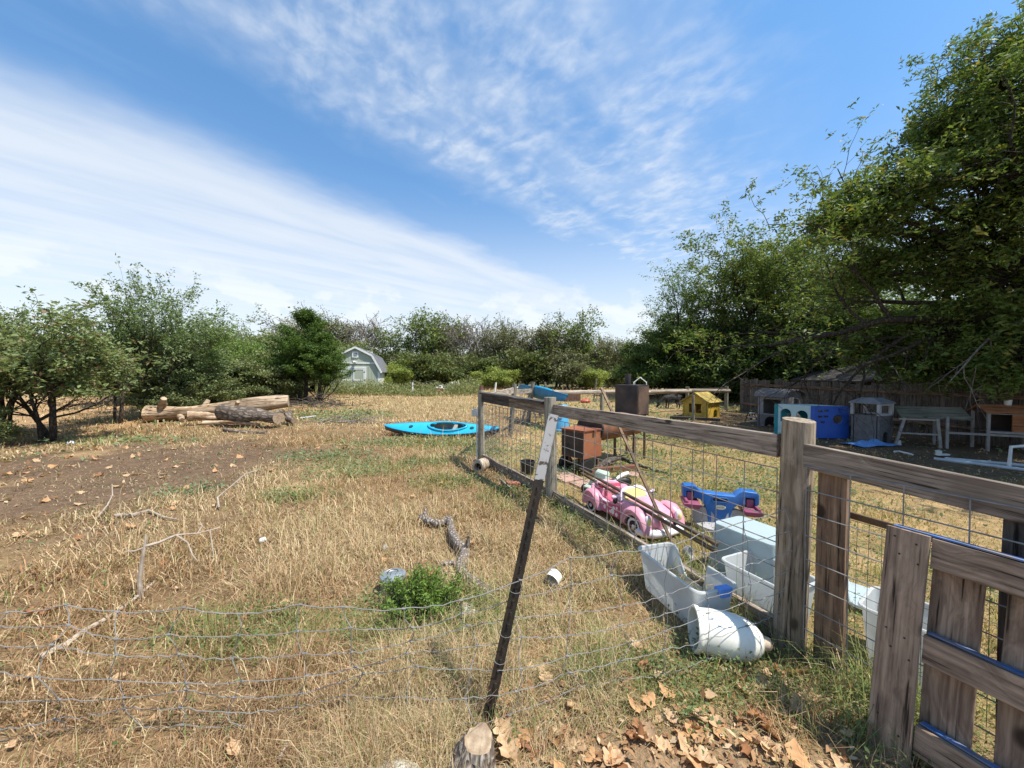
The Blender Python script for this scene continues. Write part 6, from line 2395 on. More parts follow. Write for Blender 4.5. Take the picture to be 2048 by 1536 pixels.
def make_logs():
    g = lambda px, py, dz: G(px, py) + Vector((0, 0, dz))
    log('felled_trunk', 'long pale stripped tree trunk lying in front of the hedge row', D(292, 828, 12.6), D(578, 806, 14.2), 0.29, 0.23, LOGW, 3, [(0.08, 2.2, 0.42, 0.10), (0.35, 1.2, 0.2, 0.08), (0.6, 2.4, 0.14, 0.07), (0.2, 3.6, 0.25, 0.09)], 0.13)
    log('felled_trunk', 'thick brown log with bark resting against the long pale trunk', D(443, 822, 12.1), D(556, 838, 11.5), 0.25, 0.19, LOGB, 5, [(0.85, 0.5, 0.25, 0.07)], 0.05)
    log('cut_log', 'short sawn log lying under the long pale trunk', D(375, 834, 11.9), D(442, 832, 12.4), 0.14, 0.12, LOGW, 7)
    log('cut_log', 'thin sawn log wedged in front of the thick brown log', D(405, 846, 11.7), D(520, 848, 11.6), 0.07, 0.05, LOGW, 8)
    log('cut_log', 'small sawn log piece standing out beside the trunk pile', D(576, 828, 12.4), D(589, 842, 11.9), 0.11, 0.10, LOGB, 9)
    log('cut_log', 'weathered thin log half sunk in the dark soil', D(450, 861, 10.9), D(537, 866, 10.5), 0.07, 0.065, LOGB, 10)
    mb = MB()
    a, b = D(600, 832, 13.2), D(632, 828, 13.6)
    a.z, b.z = hzf(a.x, a.y) + 0.06, hzf(b.x, b.y) + 0.09
    mb.tube([a, b], 0.03, 8)
    tag(mb.build('grey_pipe', plain('pipe_grey', (0.42, 0.45, 0.47), None, 0.5), smooth=True), 'short grey pipe lying in the green grass beside the logs', 'pipe')


make_logs()


def make_brush():
    rr = random.Random(12)
    for (name, lab, c, rx, ry, n, h) in (('brush_pile', 'heap of grey dead branches under the cedar', D(640, 768, 17.2), 2.0, 0.9, 90, 0.55), ('brush_pile', 'low heap of cut twigs on the dry grass near the kayak', D(705, 768, 12.6), 1.1, 0.45, 46, 0.22),
                                         ('brush_pile', 'tangle of dead twigs behind the long pale trunk', D(520, 768, 17.0), 1.6, 0.8, 60, 0.5), ('brush_pile', 'dead branches heaped left of the white rubble', D(845, 768, 27), 1.7, 0.8, 40, 0.8)):
        mb = MB()
        for k in range(n):
            x, y = c.x + rr.gauss(0, rx * 0.5), c.y + rr.gauss(0, ry * 0.5)
            z = hzf(x, y) + rr.random() ** 2 * h
            an = rr.uniform(0, 6.28)
            L = rr.uniform(0.4, 1.5) * (0.7 if n < 50 else 1)
            d = Vector((math.cos(an), math.sin(an) * 0.6, rr.gauss(0.05, 0.22)))
            p = Vector((x, y, z))
            pts = [p - d * L / 2, p + Vector((rr.gauss(0, .05), rr.gauss(0, .05), rr.gauss(0.04, .05))), p + d * L / 2]
            for q in pts:
                q.z = max(q.z, hzf(q.x, q.y) + 0.01)
            r = rr.uniform(0.006, 0.022)
            mb.tube(pts, [r, r * 0.8, r * 0.4], 4)
        tag(mb.build(name, BARK_P if n < 50 else BARK_G, smooth=True), lab, 'brush pile')


make_brush()


def make_field_things():
    # driftwood-like limb
    pts = [(838, 1036, .02), (850, 1048, .05), (880, 1056, .05), (897, 1048, .06), (905, 1078, .05), (916, 1102, .06), (930, 1116, .06), (922, 1142, .05), (926, 1160, .05), (945, 1178, .05), (972, 1196, .04), (982, 1212, .03)]
    P = [G(x, y) + Vector((0, 0, z)) for x, y, z in pts]
    e = empty('crooked_limb', P[5], 0, 'crooked grey limb with rough bark lying in the grass behind the shrub', 'branch')
    LB = bark('limb_bark', (0.46, 0.41, 0.35), (0.14, 0.11, 0.09), axis=2, scale=30)
    rad = [.03, .045, .042, .04, .045, .048, .05, .046, .046, .05, .05, .045]
    # resample for a smooth bend
    Q, RR = [], []
    for i in range(len(P) - 1):
        p0, p1, p2, p3 = P[max(i - 1, 0)], P[i], P[i + 1], P[min(i + 2, len(P) - 1)]
        for k in range(4):
            t = k / 4
            q = 0.5 * ((2 * p1) + (-p0 + p2) * t + (2 * p0 - 5 * p1 + 4 * p2 - p3) * t * t + (-p0 + 3 * p1 - 3 * p2 + p3) * t ** 3)
            Q.append(q)
            RR.append((rad[i] + (rad[i + 1] - rad[i]) * t) * random.uniform(0.9, 1.1))
    Q.append(P[-1])
    RR.append(rad[-1])
    mb = MB()
    mb.tube(Q, RR, 12)
    c = P[6]
    mb.tube([c, c + Vector((0.03, 0, 0.10)), c + Vector((0.035, -0.01, 0.15))], [.025, .018, .008], 7)
    c = P[7]
    mb.tube([c, c + Vector((-0.10, -0.02, 0.03)), c + Vector((-0.17, -0.02, 0.02))], [.028, .022, .016], 7)
    c = P[1]
    mb.tube([c, c + Vector((-0.01, 0.05, 0.06)), c + Vector((-0.01, 0.08, 0.10))], [.03, .024, .01], 7)
    o = mb.build('stem', LB, e, smooth=True)
    o.data.transform(wmat(e).inverted())

    # forked dead stick, half upright
    e = empty('dead_stick', G(280, 1195), 0, 'pale forked dead branch sticking up out of the dry grass', 'branch')
    SB = plain('dry_stick', (0.42, 0.35, 0.28), (0.28, 0.22, 0.17), 0.85, 20, 0, 0.4)
    inv = wmat(e).inverted()
    b = G(280, 1197)
    Y0 = b.y

    def sk(path, r0, r1, nm='twig'):
        mb = MB()
        n = len(path)
        mb.tube([D(px, py, Y) for px, py, Y in path], [r0 + (r1 - r0) * k / (n - 1) for k in range(n)], 7)
        o = mb.build(nm, SB, e, smooth=True)
        o.data.transform(inv)
    sk([(282, 1200, Y0), (279, 1160, Y0), (284, 1120, Y0 + .02), (289, 1095, Y0 + .02), (292, 1070, Y0 + .04)], 0.017, 0.007, 'stem')
    sk([(289, 1093, Y0 + .02), (318, 1085, Y0 + .10), (352, 1070, Y0 + .22), (395, 1067, Y0 + .35), (440, 1055, Y0 + .5)], 0.012, 0.004)
    sk([(289, 1095, Y0 + .02), (270, 1102, Y0), (248, 1103, Y0 - .02)], 0.008, 0.003)
    sk([(352, 1070, Y0 + .22), (375, 1085, Y0 + .22), (385, 1110, Y0 + .2), (395, 1122, Y0 + .2)], 0.007, 0.003)
    sk([(395, 1067, Y0 + .35), (405, 1052, Y0 + .4), (400, 1044, Y0 + .45)], 0.006, 0.003)
    sk([(420, 1060, Y0 + .42), (425, 1095, Y0 + .35), (428, 1115, Y0 + .3)], 0.005, 0.002)
    # other sticks on the ground
    for (lab, path, r) in [('long bleached branch half buried in the dry grass near the wire fence', [(80, 1325), (130, 1300), (170, 1270), (215, 1245), (270, 1205), (310, 1170)], 0.02),
                           ('bent grey twig arching out of the dark soil', [(195, 1040), (215, 1010), (225, 990), (224, 968)], 0.010),
                           ('thin pale twig reaching across the edge of the dark soil', [(438, 1020), (435, 995), (465, 970), (490, 948), (515, 940)], 0.012),
                           ('gnarled grey stick lying in the straw by the forked branch', [(230, 1036), (268, 1034), (298, 1026), (330, 1040), (358, 1045)], 0.020),
                           ('short curved stick lying at the bottom of the wire fence', [(560, 1530), (572, 1505), (583, 1478)], 0.010)]:
        n = len(path)
        mb = MB()
        pts = []
        for i, (x, y) in enumerate(path):
            q = G(x, y)
            up = 0.03 if 'buried' in lab or 'lying' in lab else 0.03 + 0.22 * (i / (n - 1)) * (1 if 'arching' in lab or 'reaching' in lab else 0)
            if up > 0.06:
                q = D(x, y, G(path[0][0], path[0][1]).y + 0.15 * i)
            else:
                q = q + Vector((0, 0, up))
            pts.append(q)
        mb.tube(pts, [r * (1 - 0.6 * k / (n - 1)) for k in range(n)], 7)
        tag(mb.build('dead_stick', SB, smooth=True), lab, 'branch')
    # tin can with lid
    p = G(786, 1180)
    e = empty('metal_can', p, 0.3, 'round galvanised can with wire handle beside the green shrub', 'can')
    GAL = plain('galvanised', (0.52, 0.53, 0.54), (0.40, 0.41, 0.42), 0.38, 9, 0.75, 0.1)
    mb = MB()
    mb.lathe([(0.0001, 0.0), (0.088, 0.0), (0.09, 0.01), (0.092, 0.10), (0.094, 0.115)], 28)
    mb.build('body', GAL, e, smooth=True, angle=40)
    mb = MB()
    mb.lathe([(0.097, 0.095), (0.099, 0.112), (0.094, 0.122), (0.075, 0.128), (0.072, 0.124), (0.045, 0.136), (0.042, 0.132), (0.0001, 0.144)], 28)
    ld = mb.build('lid', GAL, e, smooth=True, angle=40)
    mb = MB()
    mb.tube([(-0.04, 0.0, 0.136), (-0.03, 0.0, 0.155), (0.0, 0.0, 0.162), (0.03, 0.0, 0.155), (0.04, 0, 0.136)], 0.0035, 6)
    mb.build('handle', NAIL, ld)
    # green shrub
    rs = np.random.RandomState(77)
    c = np.array([-0.62, 2.53, 0.0])
    mb = MB()
    A = []
    for k in range(150):
        a = rs.rand() * 6.28
        q = rs.rand() ** 0.6
        lob = 1 + 0.35 * math.sin(3 * a + 0.7) + 0.2 * math.sin(5 * a)
        top = c + np.array([math.cos(a) * 0.30 * q * lob, math.sin(a) * 0.22 * q * lob, 0.05 + 0.27 * (1 - 0.6 * q * q) * (0.35 + 0.75 * rs.rand())])
        bs = c + np.array([math.cos(a) * 0.15 * q, math.sin(a) * 0.12 * q, 0.0])
        md = (bs + top) / 2 + rs.randn(3) * 0.015
        mb.tube([tuple(bs), tuple(md), tuple(top)], [0.0035, 0.003, 0.0015], 3, cap=False)
        for _ in range(46):
            t = 0.3 + 0.72 * rs.rand()
            A.append(bs + (top - bs) * t + rs.randn(3) * 0.011)
    A = np.array(A)
    V, q = leaf_quads(A, np.full(len(A), 0.030), rs, 0.24, 0.25, droop=-0.7)
    n = len(A)
    C = lambda *cc: np.tile(np.array(cc, float), (n, 1))
    hh = np.clip((A[:, 2] - 0.05) / 0.25, 0, 1)
    col = lerp(C(0.12, 0.20, 0.04), C(0.25, 0.37, 0.08), np.clip(rs.rand(n) * 0.9, 0, 1))
    col = lerp(col, C(0.20, 0.13, 0.07), (rs.rand(n) < 0.05) * 0.8)
    V = V - np.array([c[0], c[1], 0])
    me = np_mesh('foliage', V, quads=q, col=np.repeat(col, 4, 0))
    mt = bpy.data.meshes.new('stem')
    mt.from_pydata([(x - c[0], y - c[1], z) for x, y, z in mb.v], [], mb.f)
    plant('green_shrub', (mt, me), on(c[0], c[1]), 'low bright green feathery shrub in the dry grass beside the metal can', 'shrub', stem='stem', crown='foliage')
    # cups, balls and stones
    p = G(1096, 1180)
    mb = MB()
    mb.lathe([(0.0001, 0.075), (0.05, 0.075), (0.055, 0.07), (0.058, 0.0), (0.054, 0.0), (0.05, 0.066), (0.0001, 0.068)], 20, Matrix.Translation((0.03, 0.02, 0.06)) @ Vector((0.55, 0.75, 0.30)).to_track_quat('Z', 'Y').to_matrix().to_4x4())
    tag(mb.build('white_cup', plain('ivory_plastic', (0.80, 0.78, 0.70), None, 0.45), None, p, smooth=True, angle=50), 'small ivory plastic cup tipped over on the dry grass', 'cup')
    rr = random.Random(8)

    def stone(name, lab, px, py, r, m, sq=(1, 0.8, 0.6), cat='stone', dz=0.3):
        mb = MB()
        mb.ball((0, 0, r * sq[2] * dz), r, 14, 9, sq)
        mb.v = [(x * (1 + rr.gauss(0, .05)), y * (1 + rr.gauss(0, .05)), z * (1 + rr.gauss(0, .06))) for x, y, z in mb.v]
        return tag(mb.build(name, m, None, G(px, py), (0, 0, rr.uniform(0, 3)), smooth=True), lab, cat)
    LIME = plain('pale_limestone', (0.50, 0.46, 0.40), (0.30, 0.27, 0.23), 0.9, 14, 0, 0.7)
    stone('pale_stone', 'rough pale stone at the end of the crooked limb', 935, 1228, 0.075, LIME, (1.2, 0.8, 0.7))
    stone('pale_stone', 'pale stone at the foot of the leaning steel post', 790, 1556, 0.07, LIME, (1.5, 0.8, 0.6))
    stone('pale_stone', 'small pale stone behind the tin can', 770, 1100, 0.035, LIME, (1, 0.7, 1.2))
    stone('pale_stone', 'flat pale stone near the toy car fence board', 1076, 1083, 0.05, plain('buff_stone', (0.56, 0.42, 0.27), None, 0.9), (1.2, 0.8, 0.35))
    stone('white_ball', 'small white ball lying in the straw', 526, 1084, 0.034, plain('ball_white', (0.82, 0.82, 0.80), None, 0.5), (1.1, 0.9, 0.75), 'ball', 0.8)
    stone('white_ball', 'pale blue-grey scrap ball near the hedge row trunk', 141, 888, 0.07, plain('scrap_white', (0.7, 0.7, 0.7), None, 0.5), (1, 1, 0.9), 'ball')
    # chopped log at the bottom edge
    p = G(952, 1536)
    e = empty('cut_stump', p, 0, 'small cut log stump with pale top at the foot of the leaning post', 'stump')
    mb = MB()
    n = 16
    rings = []
    for (z, r, ox) in ((-0.04, 0.112, -0.03), (0.02, 0.10, -0.02), (0.07, 0.085, -0.008), (0.125, 0.060, 0.012)):
        rings.append([(ox + r * (1 + rr.gauss(0, .06)) * math.cos(2 * math.pi * k / n), r * (1 + rr.gauss(0, .06)) * math.sin(2 * math.pi * k / n), z + ((0.25 * r * math.sin(2 * math.pi * k / n) + rr.gauss(0, 0.004)) if z > 0.1 else 0)) for k in range(n)])
    mb.loft(rings, cap=False)
    mb.build('bark', LB, e, smooth=True)
    mb = MB()
    mb.v += [(x * 0.99, y * 0.99, z - 0.001) for x, y, z in rings[-1]]
    mb.f.append(tuple(range(n)))
    mb.build('cut_top', CUT, e)


make_field_things()


def make_far_field():
    rr = random.Random(5)
    LIME = plain('white_rubble', (0.66, 0.64, 0.60), (0.40, 0.38, 0.35), 0.9, 5, 0, 0.5)
    GREY = plain('grey_rubble', (0.22, 0.22, 0.22), (0.14, 0.14, 0.14), 0.9, 5, 0, 0.5)
    for (nm, lab, pxs, Y, n) in (('rubble_pile', 'heap of white and grey rubble at the edge of the far field', (866, 942), 28.0, 26), ('rubble_pile', 'small heap of pale rubble beyond the corner post', (985, 1035), 30.5, 14)):
        c = D((pxs[0] + pxs[1]) / 2, 768, Y)
        e = empty(nm, on(c.x, Y), 0, lab, 'rubble')
        half = (pxs[1] - pxs[0]) / 2 / F * Y
        for k in range(n):
            x = rr.uniform(-1, 1) * half
            h = (1 - abs(x / half)) * (0.75 if n > 20 else 0.35)
            z = rr.uniform(0, 1) * h
            r = rr.uniform(0.12, 0.32) * (1 if n > 20 else 0.6)
            mb = MB()
            mb.ball((0, 0, 0), r, 9, 6, (rr.uniform(.8, 1.4), rr.uniform(.7, 1.1), rr.uniform(.5, .85)))
            mb.v = [(a * (1 + rr.gauss(0, .1)), b * (1 + rr.gauss(0, .1)), c_ * (1 + rr.gauss(0, .1))) for a, b, c_ in mb.v]
            mb.build('rock', LIME if rr.random() < 0.72 else GREY, e, (x, rr.gauss(0, .3) * (1 - z), z + 0.08), (rr.random(), rr.random(), rr.random() * 3))
    pv = plain('pvc_white', (0.80, 0.79, 0.75), None, 0.5)
    for (px, y0, y1, Y, lean, lab) in ((825, 765, 788, 25.0, 0.0, 'white plastic pipe standing upright between shed and rubble'), (988, 765, 792, 21.0, 0.10, 'white plastic pipe leaning behind the corner post')):
        a = D(px, 800, Y)
        a.z = hzf(a.x, a.y) - 0.1
        b = D(px + lean * 40, y0, Y)
        mb = MB()
        mb.tube([a, b], 0.055, 10)
        o = mb.build('upright_pipe', pv, smooth=True)
        tag(o, lab, 'pipe')
    a = D(937, 800, 26)
    o = pole('wood_stake', on(a.x, 26, -0.1), D(939, 755, 26), 0.05, BARK_P, None, 8)
    tag(o, 'thin bare stake standing beside the white rubble', 'stake')
    for (px, y0, Y, lab, dx) in ((1187, 757, 19.5, 'pale stake standing beyond the back rail fence', 6), (1089, 764, 16.5, 'grey metal stake standing behind the propped kayak', 1)):
        a = on(D(px, 768, Y).x, Y, -0.1)
        o = pole('wood_stake', a, D(px + dx, y0, Y), 0.045, BARK_P, None, 8)
        tag(o, lab, 'stake')
    mb = MB()
    mb.ball((0, 0, 0.12), 0.24, 12, 8, (1.2, 1, 0.7))
    mb.tube([(0.1, 0, 0.2), (0.3, 0, 0.3)], 0.06, 8)
    tag(mb.build('red_jug', plain('faded_red', (0.55, 0.14, 0.12), None, 0.5), None, on(D(877, 768, 25).x, 25.0), smooth=True), 'faded red jug lying in the weeds beside the shed', 'jug')
    # heap of orange earth
    mb = MB()
    mb.ball((0, 0, -0.1), 1.0, 20, 10, (1.7, 0.9, 0.62))
    mb.v = [(x * (1 + rr.gauss(0, .05)), y * (1 + rr.gauss(0, .05)), z * (1 + rr.gauss(0, .07))) for x, y, z in mb.v]
    tag(mb.build('earth_mound', plain('orange_earth', (0.42, 0.22, 0.10), (0.34, 0.17, 0.075), 0.95, 5, 0, 0.5), None, on(D(968, 768, 30).x, 30), smooth=True), 'low mound of orange earth beside the yellow-green bush', 'mound')
    # tall weeds before shed and rubble
    rs = np.random.RandomState(14)
    n = 17000
    px = rs.uniform(630, 960, n)
    Y = rs.uniform(22.4, 26.6, n)
    X = (px - 1024) / F * Y
    hh = 0.2 + 1.0 * fbm(X, Y, 0.8, 3)
    Z = hz(X, Y) + rs.rand(n) * hh * sstep(0.3, 0.6, fbm(X + 5, Y, 0.6, 3)) * 1.2
    V, q = leaf_quads(np.stack([X, Y, Z], 1), np.full(n, 0.15), rs, 0.3, 0.1, droop=-0.9)
    C = lambda *c: np.tile(np.array(c, float), (n, 1))
    col = lerp(C(0.15, 0.20, 0.07), C(0.33, 0.32, 0.15), rs.rand(n))
    tag(link('tall_weeds', np_mesh('tall_weeds', V, quads=q, col=np.repeat(col, 4, 0)), LEAF_MAT), 'tall pale weeds along the edge of the far field', 'weeds', kind='stuff')


make_far_field()


# ------------------------------------------------------------------ play area under the trees
def make_picket_fence():
    f = empty('picket_fence', on(11.2, 11.0), label='dark weathered board fence behind the play things', cat='fence')
    PK = wood('picket_wood', (0.155, 0.125, 0.10), (0.075, 0.06, 0.05), axis=2, grain=18)
    rr = random.Random(17)
    path = [Vector((9.7, 15.6)), Vector((11.0, 12.6)), Vector((11.4, 9.6)), Vector((11.6, 3.2))]
    inv = wmat(f).inverted()
    shapes = []
    for k in range(5):
        mb = MB()
        mb.box((0, 0, 0.75), (0.145, 0.02, 1.5))
        me = mb.build('picket', PK, f)
        me.data.transform(Matrix.Translation((0, 0, -0.02 * k)))
        shapes.append(me.data)
        bpy.data.objects.remove(me)
    step = 0.153
    acc = []
    for a, b in zip(path[:-1], path[1:]):
        L = (b - a).length
        n = int(L / step)
        d = (b - a) / L
        for i in range(n):
            p = a + d * (i * step)
            if rr.random() < 0.03:
                continue
            o = link('picket', shapes[rr.randrange(5)], None, f)
            M = Matrix.Translation(on(p.x, p.y, -0.08 + rr.gauss(0, 0.012))) @ Matrix.Rotation(math.atan2(d.y, d.x) + rr.gauss(0, 0.02), 4, 'Z') @ Matrix.Rotation(rr.gauss(0, 0.006), 4, 'Y')
            place(o, M)
        nrm = Vector((-d.y, d.x, 0)) * 0.04
        if nrm.x > 0:
            pass
        for z in (0.35, 1.15):
            board('back_rail', on(a.x, a.y, z) - nrm, on(b.x, b.y, z) - nrm, 0.09, 0.04, PLANKB, f)


make_picket_fence()


def make_barn():
    e = empty('dark_barn', on(14.6, 13.4), R(-12), 'dark gabled barn behind the board fence under the trees', 'barn')
    WL = wood('barn_board', (0.16, 0.13, 0.11), (0.08, 0.065, 0.055), axis=2, grain=14)
    mb = MB()
    mb.prism([(-2.6, 0), (2.6, 0), (2.6, 1.45), (0, 2.35), (-2.6, 1.45)], 4.0)
    mb.build('wall', WL, e)
    rf = plain('barn_roof_tin', (0.07, 0.06, 0.055), (0.045, 0.04, 0.035), 0.85, 3, 0.1, 0.2)
    for s in (-1, 1):
        mb = MB()
        mb.bar((s * 2.95, 0, 1.36), (0, 0, 2.40), 4.5, 0.06, up=(0, 0, 1))
        mb.build('roof_slope', rf, e)


make_barn()


def arch(cx, z0, w, h, n=10):
    """arched opening outline in xz"""
    r = w / 2
    o = [(cx - r, z0)]
    for k in range(n + 1):
        a = math.pi * (1 - k / n)
        o.append((cx + r * math.cos(a), z0 + h - r + r * math.sin(a)))
    o.append((cx + r, z0))
    return o


def panel_with_holes(outline, holes, th, M):
    """flat panel in xz with holes cut by triangulation"""
    bm = bmesh.new()
    edges = []
    for loop in [outline] + holes:
        vs = [bm.verts.new((x, -th / 2, z)) for x, z in loop]
        for i in range(len(vs)):
            edges.append(bm.edges.new((vs[i], vs[(i + 1) % len(vs)])))
    bmesh.ops.triangle_fill(bm, use_beauty=True, use_dissolve=False, edges=edges)
    r = bmesh.ops.extrude_face_region(bm, geom=bm.faces[:])
    for v in [g for g in r['geom'] if isinstance(g, bmesh.types.BMVert)]:
        v.co.y += th
    bmesh.ops.recalc_face_normals(bm, faces=bm.faces)
    bm.transform(M)
    vs = [tuple(v.co) for v in bm.verts]
    bm.verts.index_update()
    fs = [tuple(v.index for v in f.verts) for f in bm.faces]
    bm.free()
    mb = MB()
    mb.add(vs, fs)
    return mb


def circle(cx, cz, r, n=18):
    return [(cx + r * math.cos(2 * math.pi * k / n), cz + r * math.sin(2 * math.pi * k / n)) for k in range(n)]


RZ90 = Matrix.Rotation(R(90), 4, 'Z')


def box_walls(e, w, d, h, mat, front=(), right=(), left=(), back=(), z0=0.0, th=0.04, names='wall'):
    """four walls with openings, front towards -y"""
    ol = lambda L: [(-L / 2, z0), (L / 2, z0), (L / 2, h), (-L / 2, h)]
    out = []
    for (L, holes, M) in ((w, front, Matrix.Translation((0, -d / 2, 0))), (w, back, Matrix.Translation((0, d / 2, 0))),
                          (d - th * 2, right, Matrix.Translation((w / 2 - th / 2, 0, 0)) @ RZ90), (d - th * 2, left, Matrix.Translation((-w / 2 + th / 2, 0, 0)) @ RZ90)):
        out.append(panel_with_holes(ol(L), [list(q) for q in holes], th, M).build(names, mat, e))
    return out


def make_play_things():
    dirt = (0.10, 0.08, 0.06)
    # --- yellow playhouse
    p = G(1402, 834)
    e = empty('yellow_playhouse', p, R(38), 'yellow plastic playhouse with mossy roof under the trees', 'playhouse')
    Yc = plain('playhouse_yellow', (0.55, 0.36, 0.04), (0.46, 0.29, 0.035), 0.55, 4, 0, 0.15, dirt=(0.20, 0.16, 0.06), dirt_amt=0.6)
    Yr = plain('mossy_roof', (0.44, 0.31, 0.06), (0.20, 0.16, 0.05), 0.85, 8, 0, 0.5, dirt=(0.10, 0.075, 0.03), dirt_amt=0.7)
    w, d, h = 0.95, 0.90, 0.62
    box_walls(e, w, d, h, Yc, front=[arch(0.12, 0.0 + 0.02, 0.34, 0.30)], left=[rrect_xz(0.0, 0.36, 0.46, 0.34)], right=[rrect_xz(0, 0.36, 0.4, 0.3)])
    gable = [(-d / 2, h), (d / 2, h), (0, h + 0.28)]
    for s in (-1, 1):
        mb = MB()
        mb.prism(gable, 0.04, Matrix.Translation((s * (w / 2 - 0.03), 0, 0)) @ RZ90)
        mb.build('gable', Yc, e)
        mb = MB()
        mb.bar((0, s * (d / 2 + 0.10), h - 0.05), (0, 0, h + 0.31), w + 0.18, 0.05, up=(0, 0, 1))
        mb.build('roof_slope', Yr, e)
    for k in range(4):
        mb = MB()
        mb.box((-0.3 + 0.2 * k, -d / 2 - 0.012, 0.40), (0.15, 0.03, 0.05))
        mb.build('relief_block', Yc, e, bevel=0.008)
    o = pole('grey_stake', G(1387, 842) + Vector((0, 0, -0.1)), D(1386, 790, G(1387, 842).y), 0.05, POSTG, None, 8)
    tag(o, 'grey post standing in front of the yellow playhouse', 'post')
    o = board('timber_beam', G(1340, 838) + Vector((0, 0, .05)), G(1440, 843) + Vector((0, 0, .05)), 0.12, 0.12, RAILD)
    tag(o, 'dark timber lying on the ground before the yellow playhouse', 'timber')
    # --- grey cottage playhouse
    p = G(1558, 853)
    e = empty('grey_playhouse', p, R(28), 'tall grey plastic playhouse with curved roof against the board fence', 'playhouse')
    Gw = plain('stone_plastic', (0.27, 0.255, 0.255), (0.22, 0.205, 0.205), 0.6, 6, 0, 0.2, dirt=dirt)
    Gd = plain('dark_plastic', (0.15, 0.14, 0.135), (0.11, 0.10, 0.10), 0.6, 6, 0, 0.2)
    w, d = 0.92, 0.80
    box_walls(e, w, d, 0.40, Gd, front=[arch(-0.27, 0.01, 0.22, 0.30)], left=[arch(0, 0.01, 0.4, 0.34)], th=0.05, names='lower_wall')
    box_walls(e, w * 0.97, d * 0.97, 1.0, Gw, front=[arch(0.16, 0.58, 0.30, 0.34)], left=[rrect_xz(0, 0.66, 0.5, 0.46)], right=[arch(0, 0.55, 0.3, 0.34)], z0=0.40, names='upper_wall')
    mb = MB()
    rings = []
    for k in range(9):
        a = math.pi * k / 8
        x = -(w / 2 + 0.10) * math.cos(a)
        z = 0.97 + 0.20 * math.sin(a)
        rings.append([(x, -d / 2 - 0.09, z), (x, d / 2 + 0.09, z), (x * 0.95, d / 2 + 0.09, z + 0.05), (x * 0.95, -d / 2 - 0.09, z + 0.05)])
    mb.loft(rings)
    mb.build('roof', plain('roof_plastic', (0.12, 0.11, 0.108), None, 0.6), e)
    mb = MB()
    ga = [(-(w / 2) * 0.97 * math.cos(math.pi * k / 8), 1.0 + 0.17 * math.sin(math.pi * k / 8)) for k in range(9)]
    mb.prism(ga, 0.04, Matrix.Translation((0, -d * 0.97 / 2, 0)))
    mb.build('gable', Gw, e)
    # --- blue and teal climbing cube
    p = G(1596, 868)
    e = empty('climbing_cube', p, R(-30), 'blue and aqua plastic climbing cube with arched windows behind the thick post', 'playhouse')
    AQ = plain('aqua_plastic', (0.52, 0.66, 0.66), (0.45, 0.58, 0.58), 0.45, 4)
    TE = plain('teal_plastic', (0.015, 0.26, 0.30), (0.012, 0.21, 0.25), 0.45, 4)
    BL = plain('cube_blue', (0.03, 0.11, 0.46), (0.025, 0.09, 0.38), 0.45, 4)
    s = 0.84
    ol = [(-s / 2, 0), (s / 2, 0), (s / 2, s), (-s / 2, s)]
    rot = Matrix.Rotation(R(0), 4, 'Z')
    panel_with_holes(ol, [arch(-0.19, 0.36, 0.26, 0.36), arch(0.19, 0.36, 0.26, 0.34)], 0.06, Matrix.Translation((-0.15, -0.42, 0)) @ Matrix.Rotation(R(-30), 4, 'Z')).build('window_panel', AQ, e, bevel=0.008)
    c30, s30 = math.cos(R(-30)), math.sin(R(-30))
    ea = Vector((-0.15 - s / 2 * c30, -0.42 - s / 2 * s30, 0))
    eb = Vector((-0.15 + s / 2 * c30, -0.42 + s / 2 * s30, 0))
    holes = [circle(0.16, 0.50, 0.12)] + [[(x - 0.05, z - 0.025), (x + 0.05, z - 0.025), (x + 0.05, z + 0.025), (x - 0.05, z + 0.025)] for x, z in ((-0.26, 0.70), (-0.12, 0.72), (-0.26, 0.56), (-0.12, 0.57), (-0.2, 0.42))]
    dd = Vector((math.cos(R(22)), math.sin(R(22)), 0))
    M = Matrix.Translation(eb + dd * (s / 2)) @ Matrix.Rotation(R(22), 4, 'Z')
    panel_with_holes(ol, holes, 0.06, M).build('ladder_panel', BL, e, bevel=0.006)
    mb = MB()
    mb.box((0, 0, s / 2), (0.09, 0.09, s), (0, 0, R(-30)))
    o = mb.build('corner_post', TE, e, (ea.x, ea.y, 0), bevel=0.01)
    mb = MB()
    mb.box((0, 0, s / 2), (0.09, 0.09, s))
    mb.build('corner_post', BL, e, (eb.x, eb.y, 0), bevel=0.01)
    M = Matrix.Translation(ea + Vector((dd.x, dd.y, 0)) * (s / 2)) @ Matrix.Rotation(R(22), 4, 'Z')
    panel_with_holes(ol, [arch(0, 0.0 + 0.02, 0.5, 0.6)], 0.06, M).build('back_panel', TE, e)
    mb = MB()
    mb.add([(ea.x, ea.y, s), (eb.x, eb.y, s), (eb.x + dd.x * s, eb.y + dd.y * s, s), (ea.x + dd.x * s, ea.y + dd.y * s, s)], [(0, 1, 2, 3)])
    mb.build('top_panel', AQ, e)
    # --- grey block with a round crawl hole
    p = G(1665, 872)
    e = empty('crawl_block', p, R(5), 'grey plastic block with a round crawl hole beside the climbing cube', 'playhouse')
    panel_with_holes([(-0.32, 0), (0.32, 0), (0.32, 0.30), (-0.32, 0.32)], [circle(0.02, 0.16, 0.10)], 0.05, Matrix.Translation((0, -0.2, 0))).build('front', Gd, e, bevel=0.006)
    mb = MB()
    mb.lathe([(0.10, -0.02), (0.125, -0.03), (0.135, 0.0), (0.125, 0.02)], 20, Matrix.Translation((0.02, -0.23, 0.16)) @ Euler((R(90), 0, 0)).to_matrix().to_4x4())
    mb.build('hole_ring', Gw, e, smooth=True)
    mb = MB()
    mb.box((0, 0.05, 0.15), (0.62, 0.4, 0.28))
    mb.build('back', plain('inside_dark', (0.03, 0.03, 0.03), None, 0.8), e)
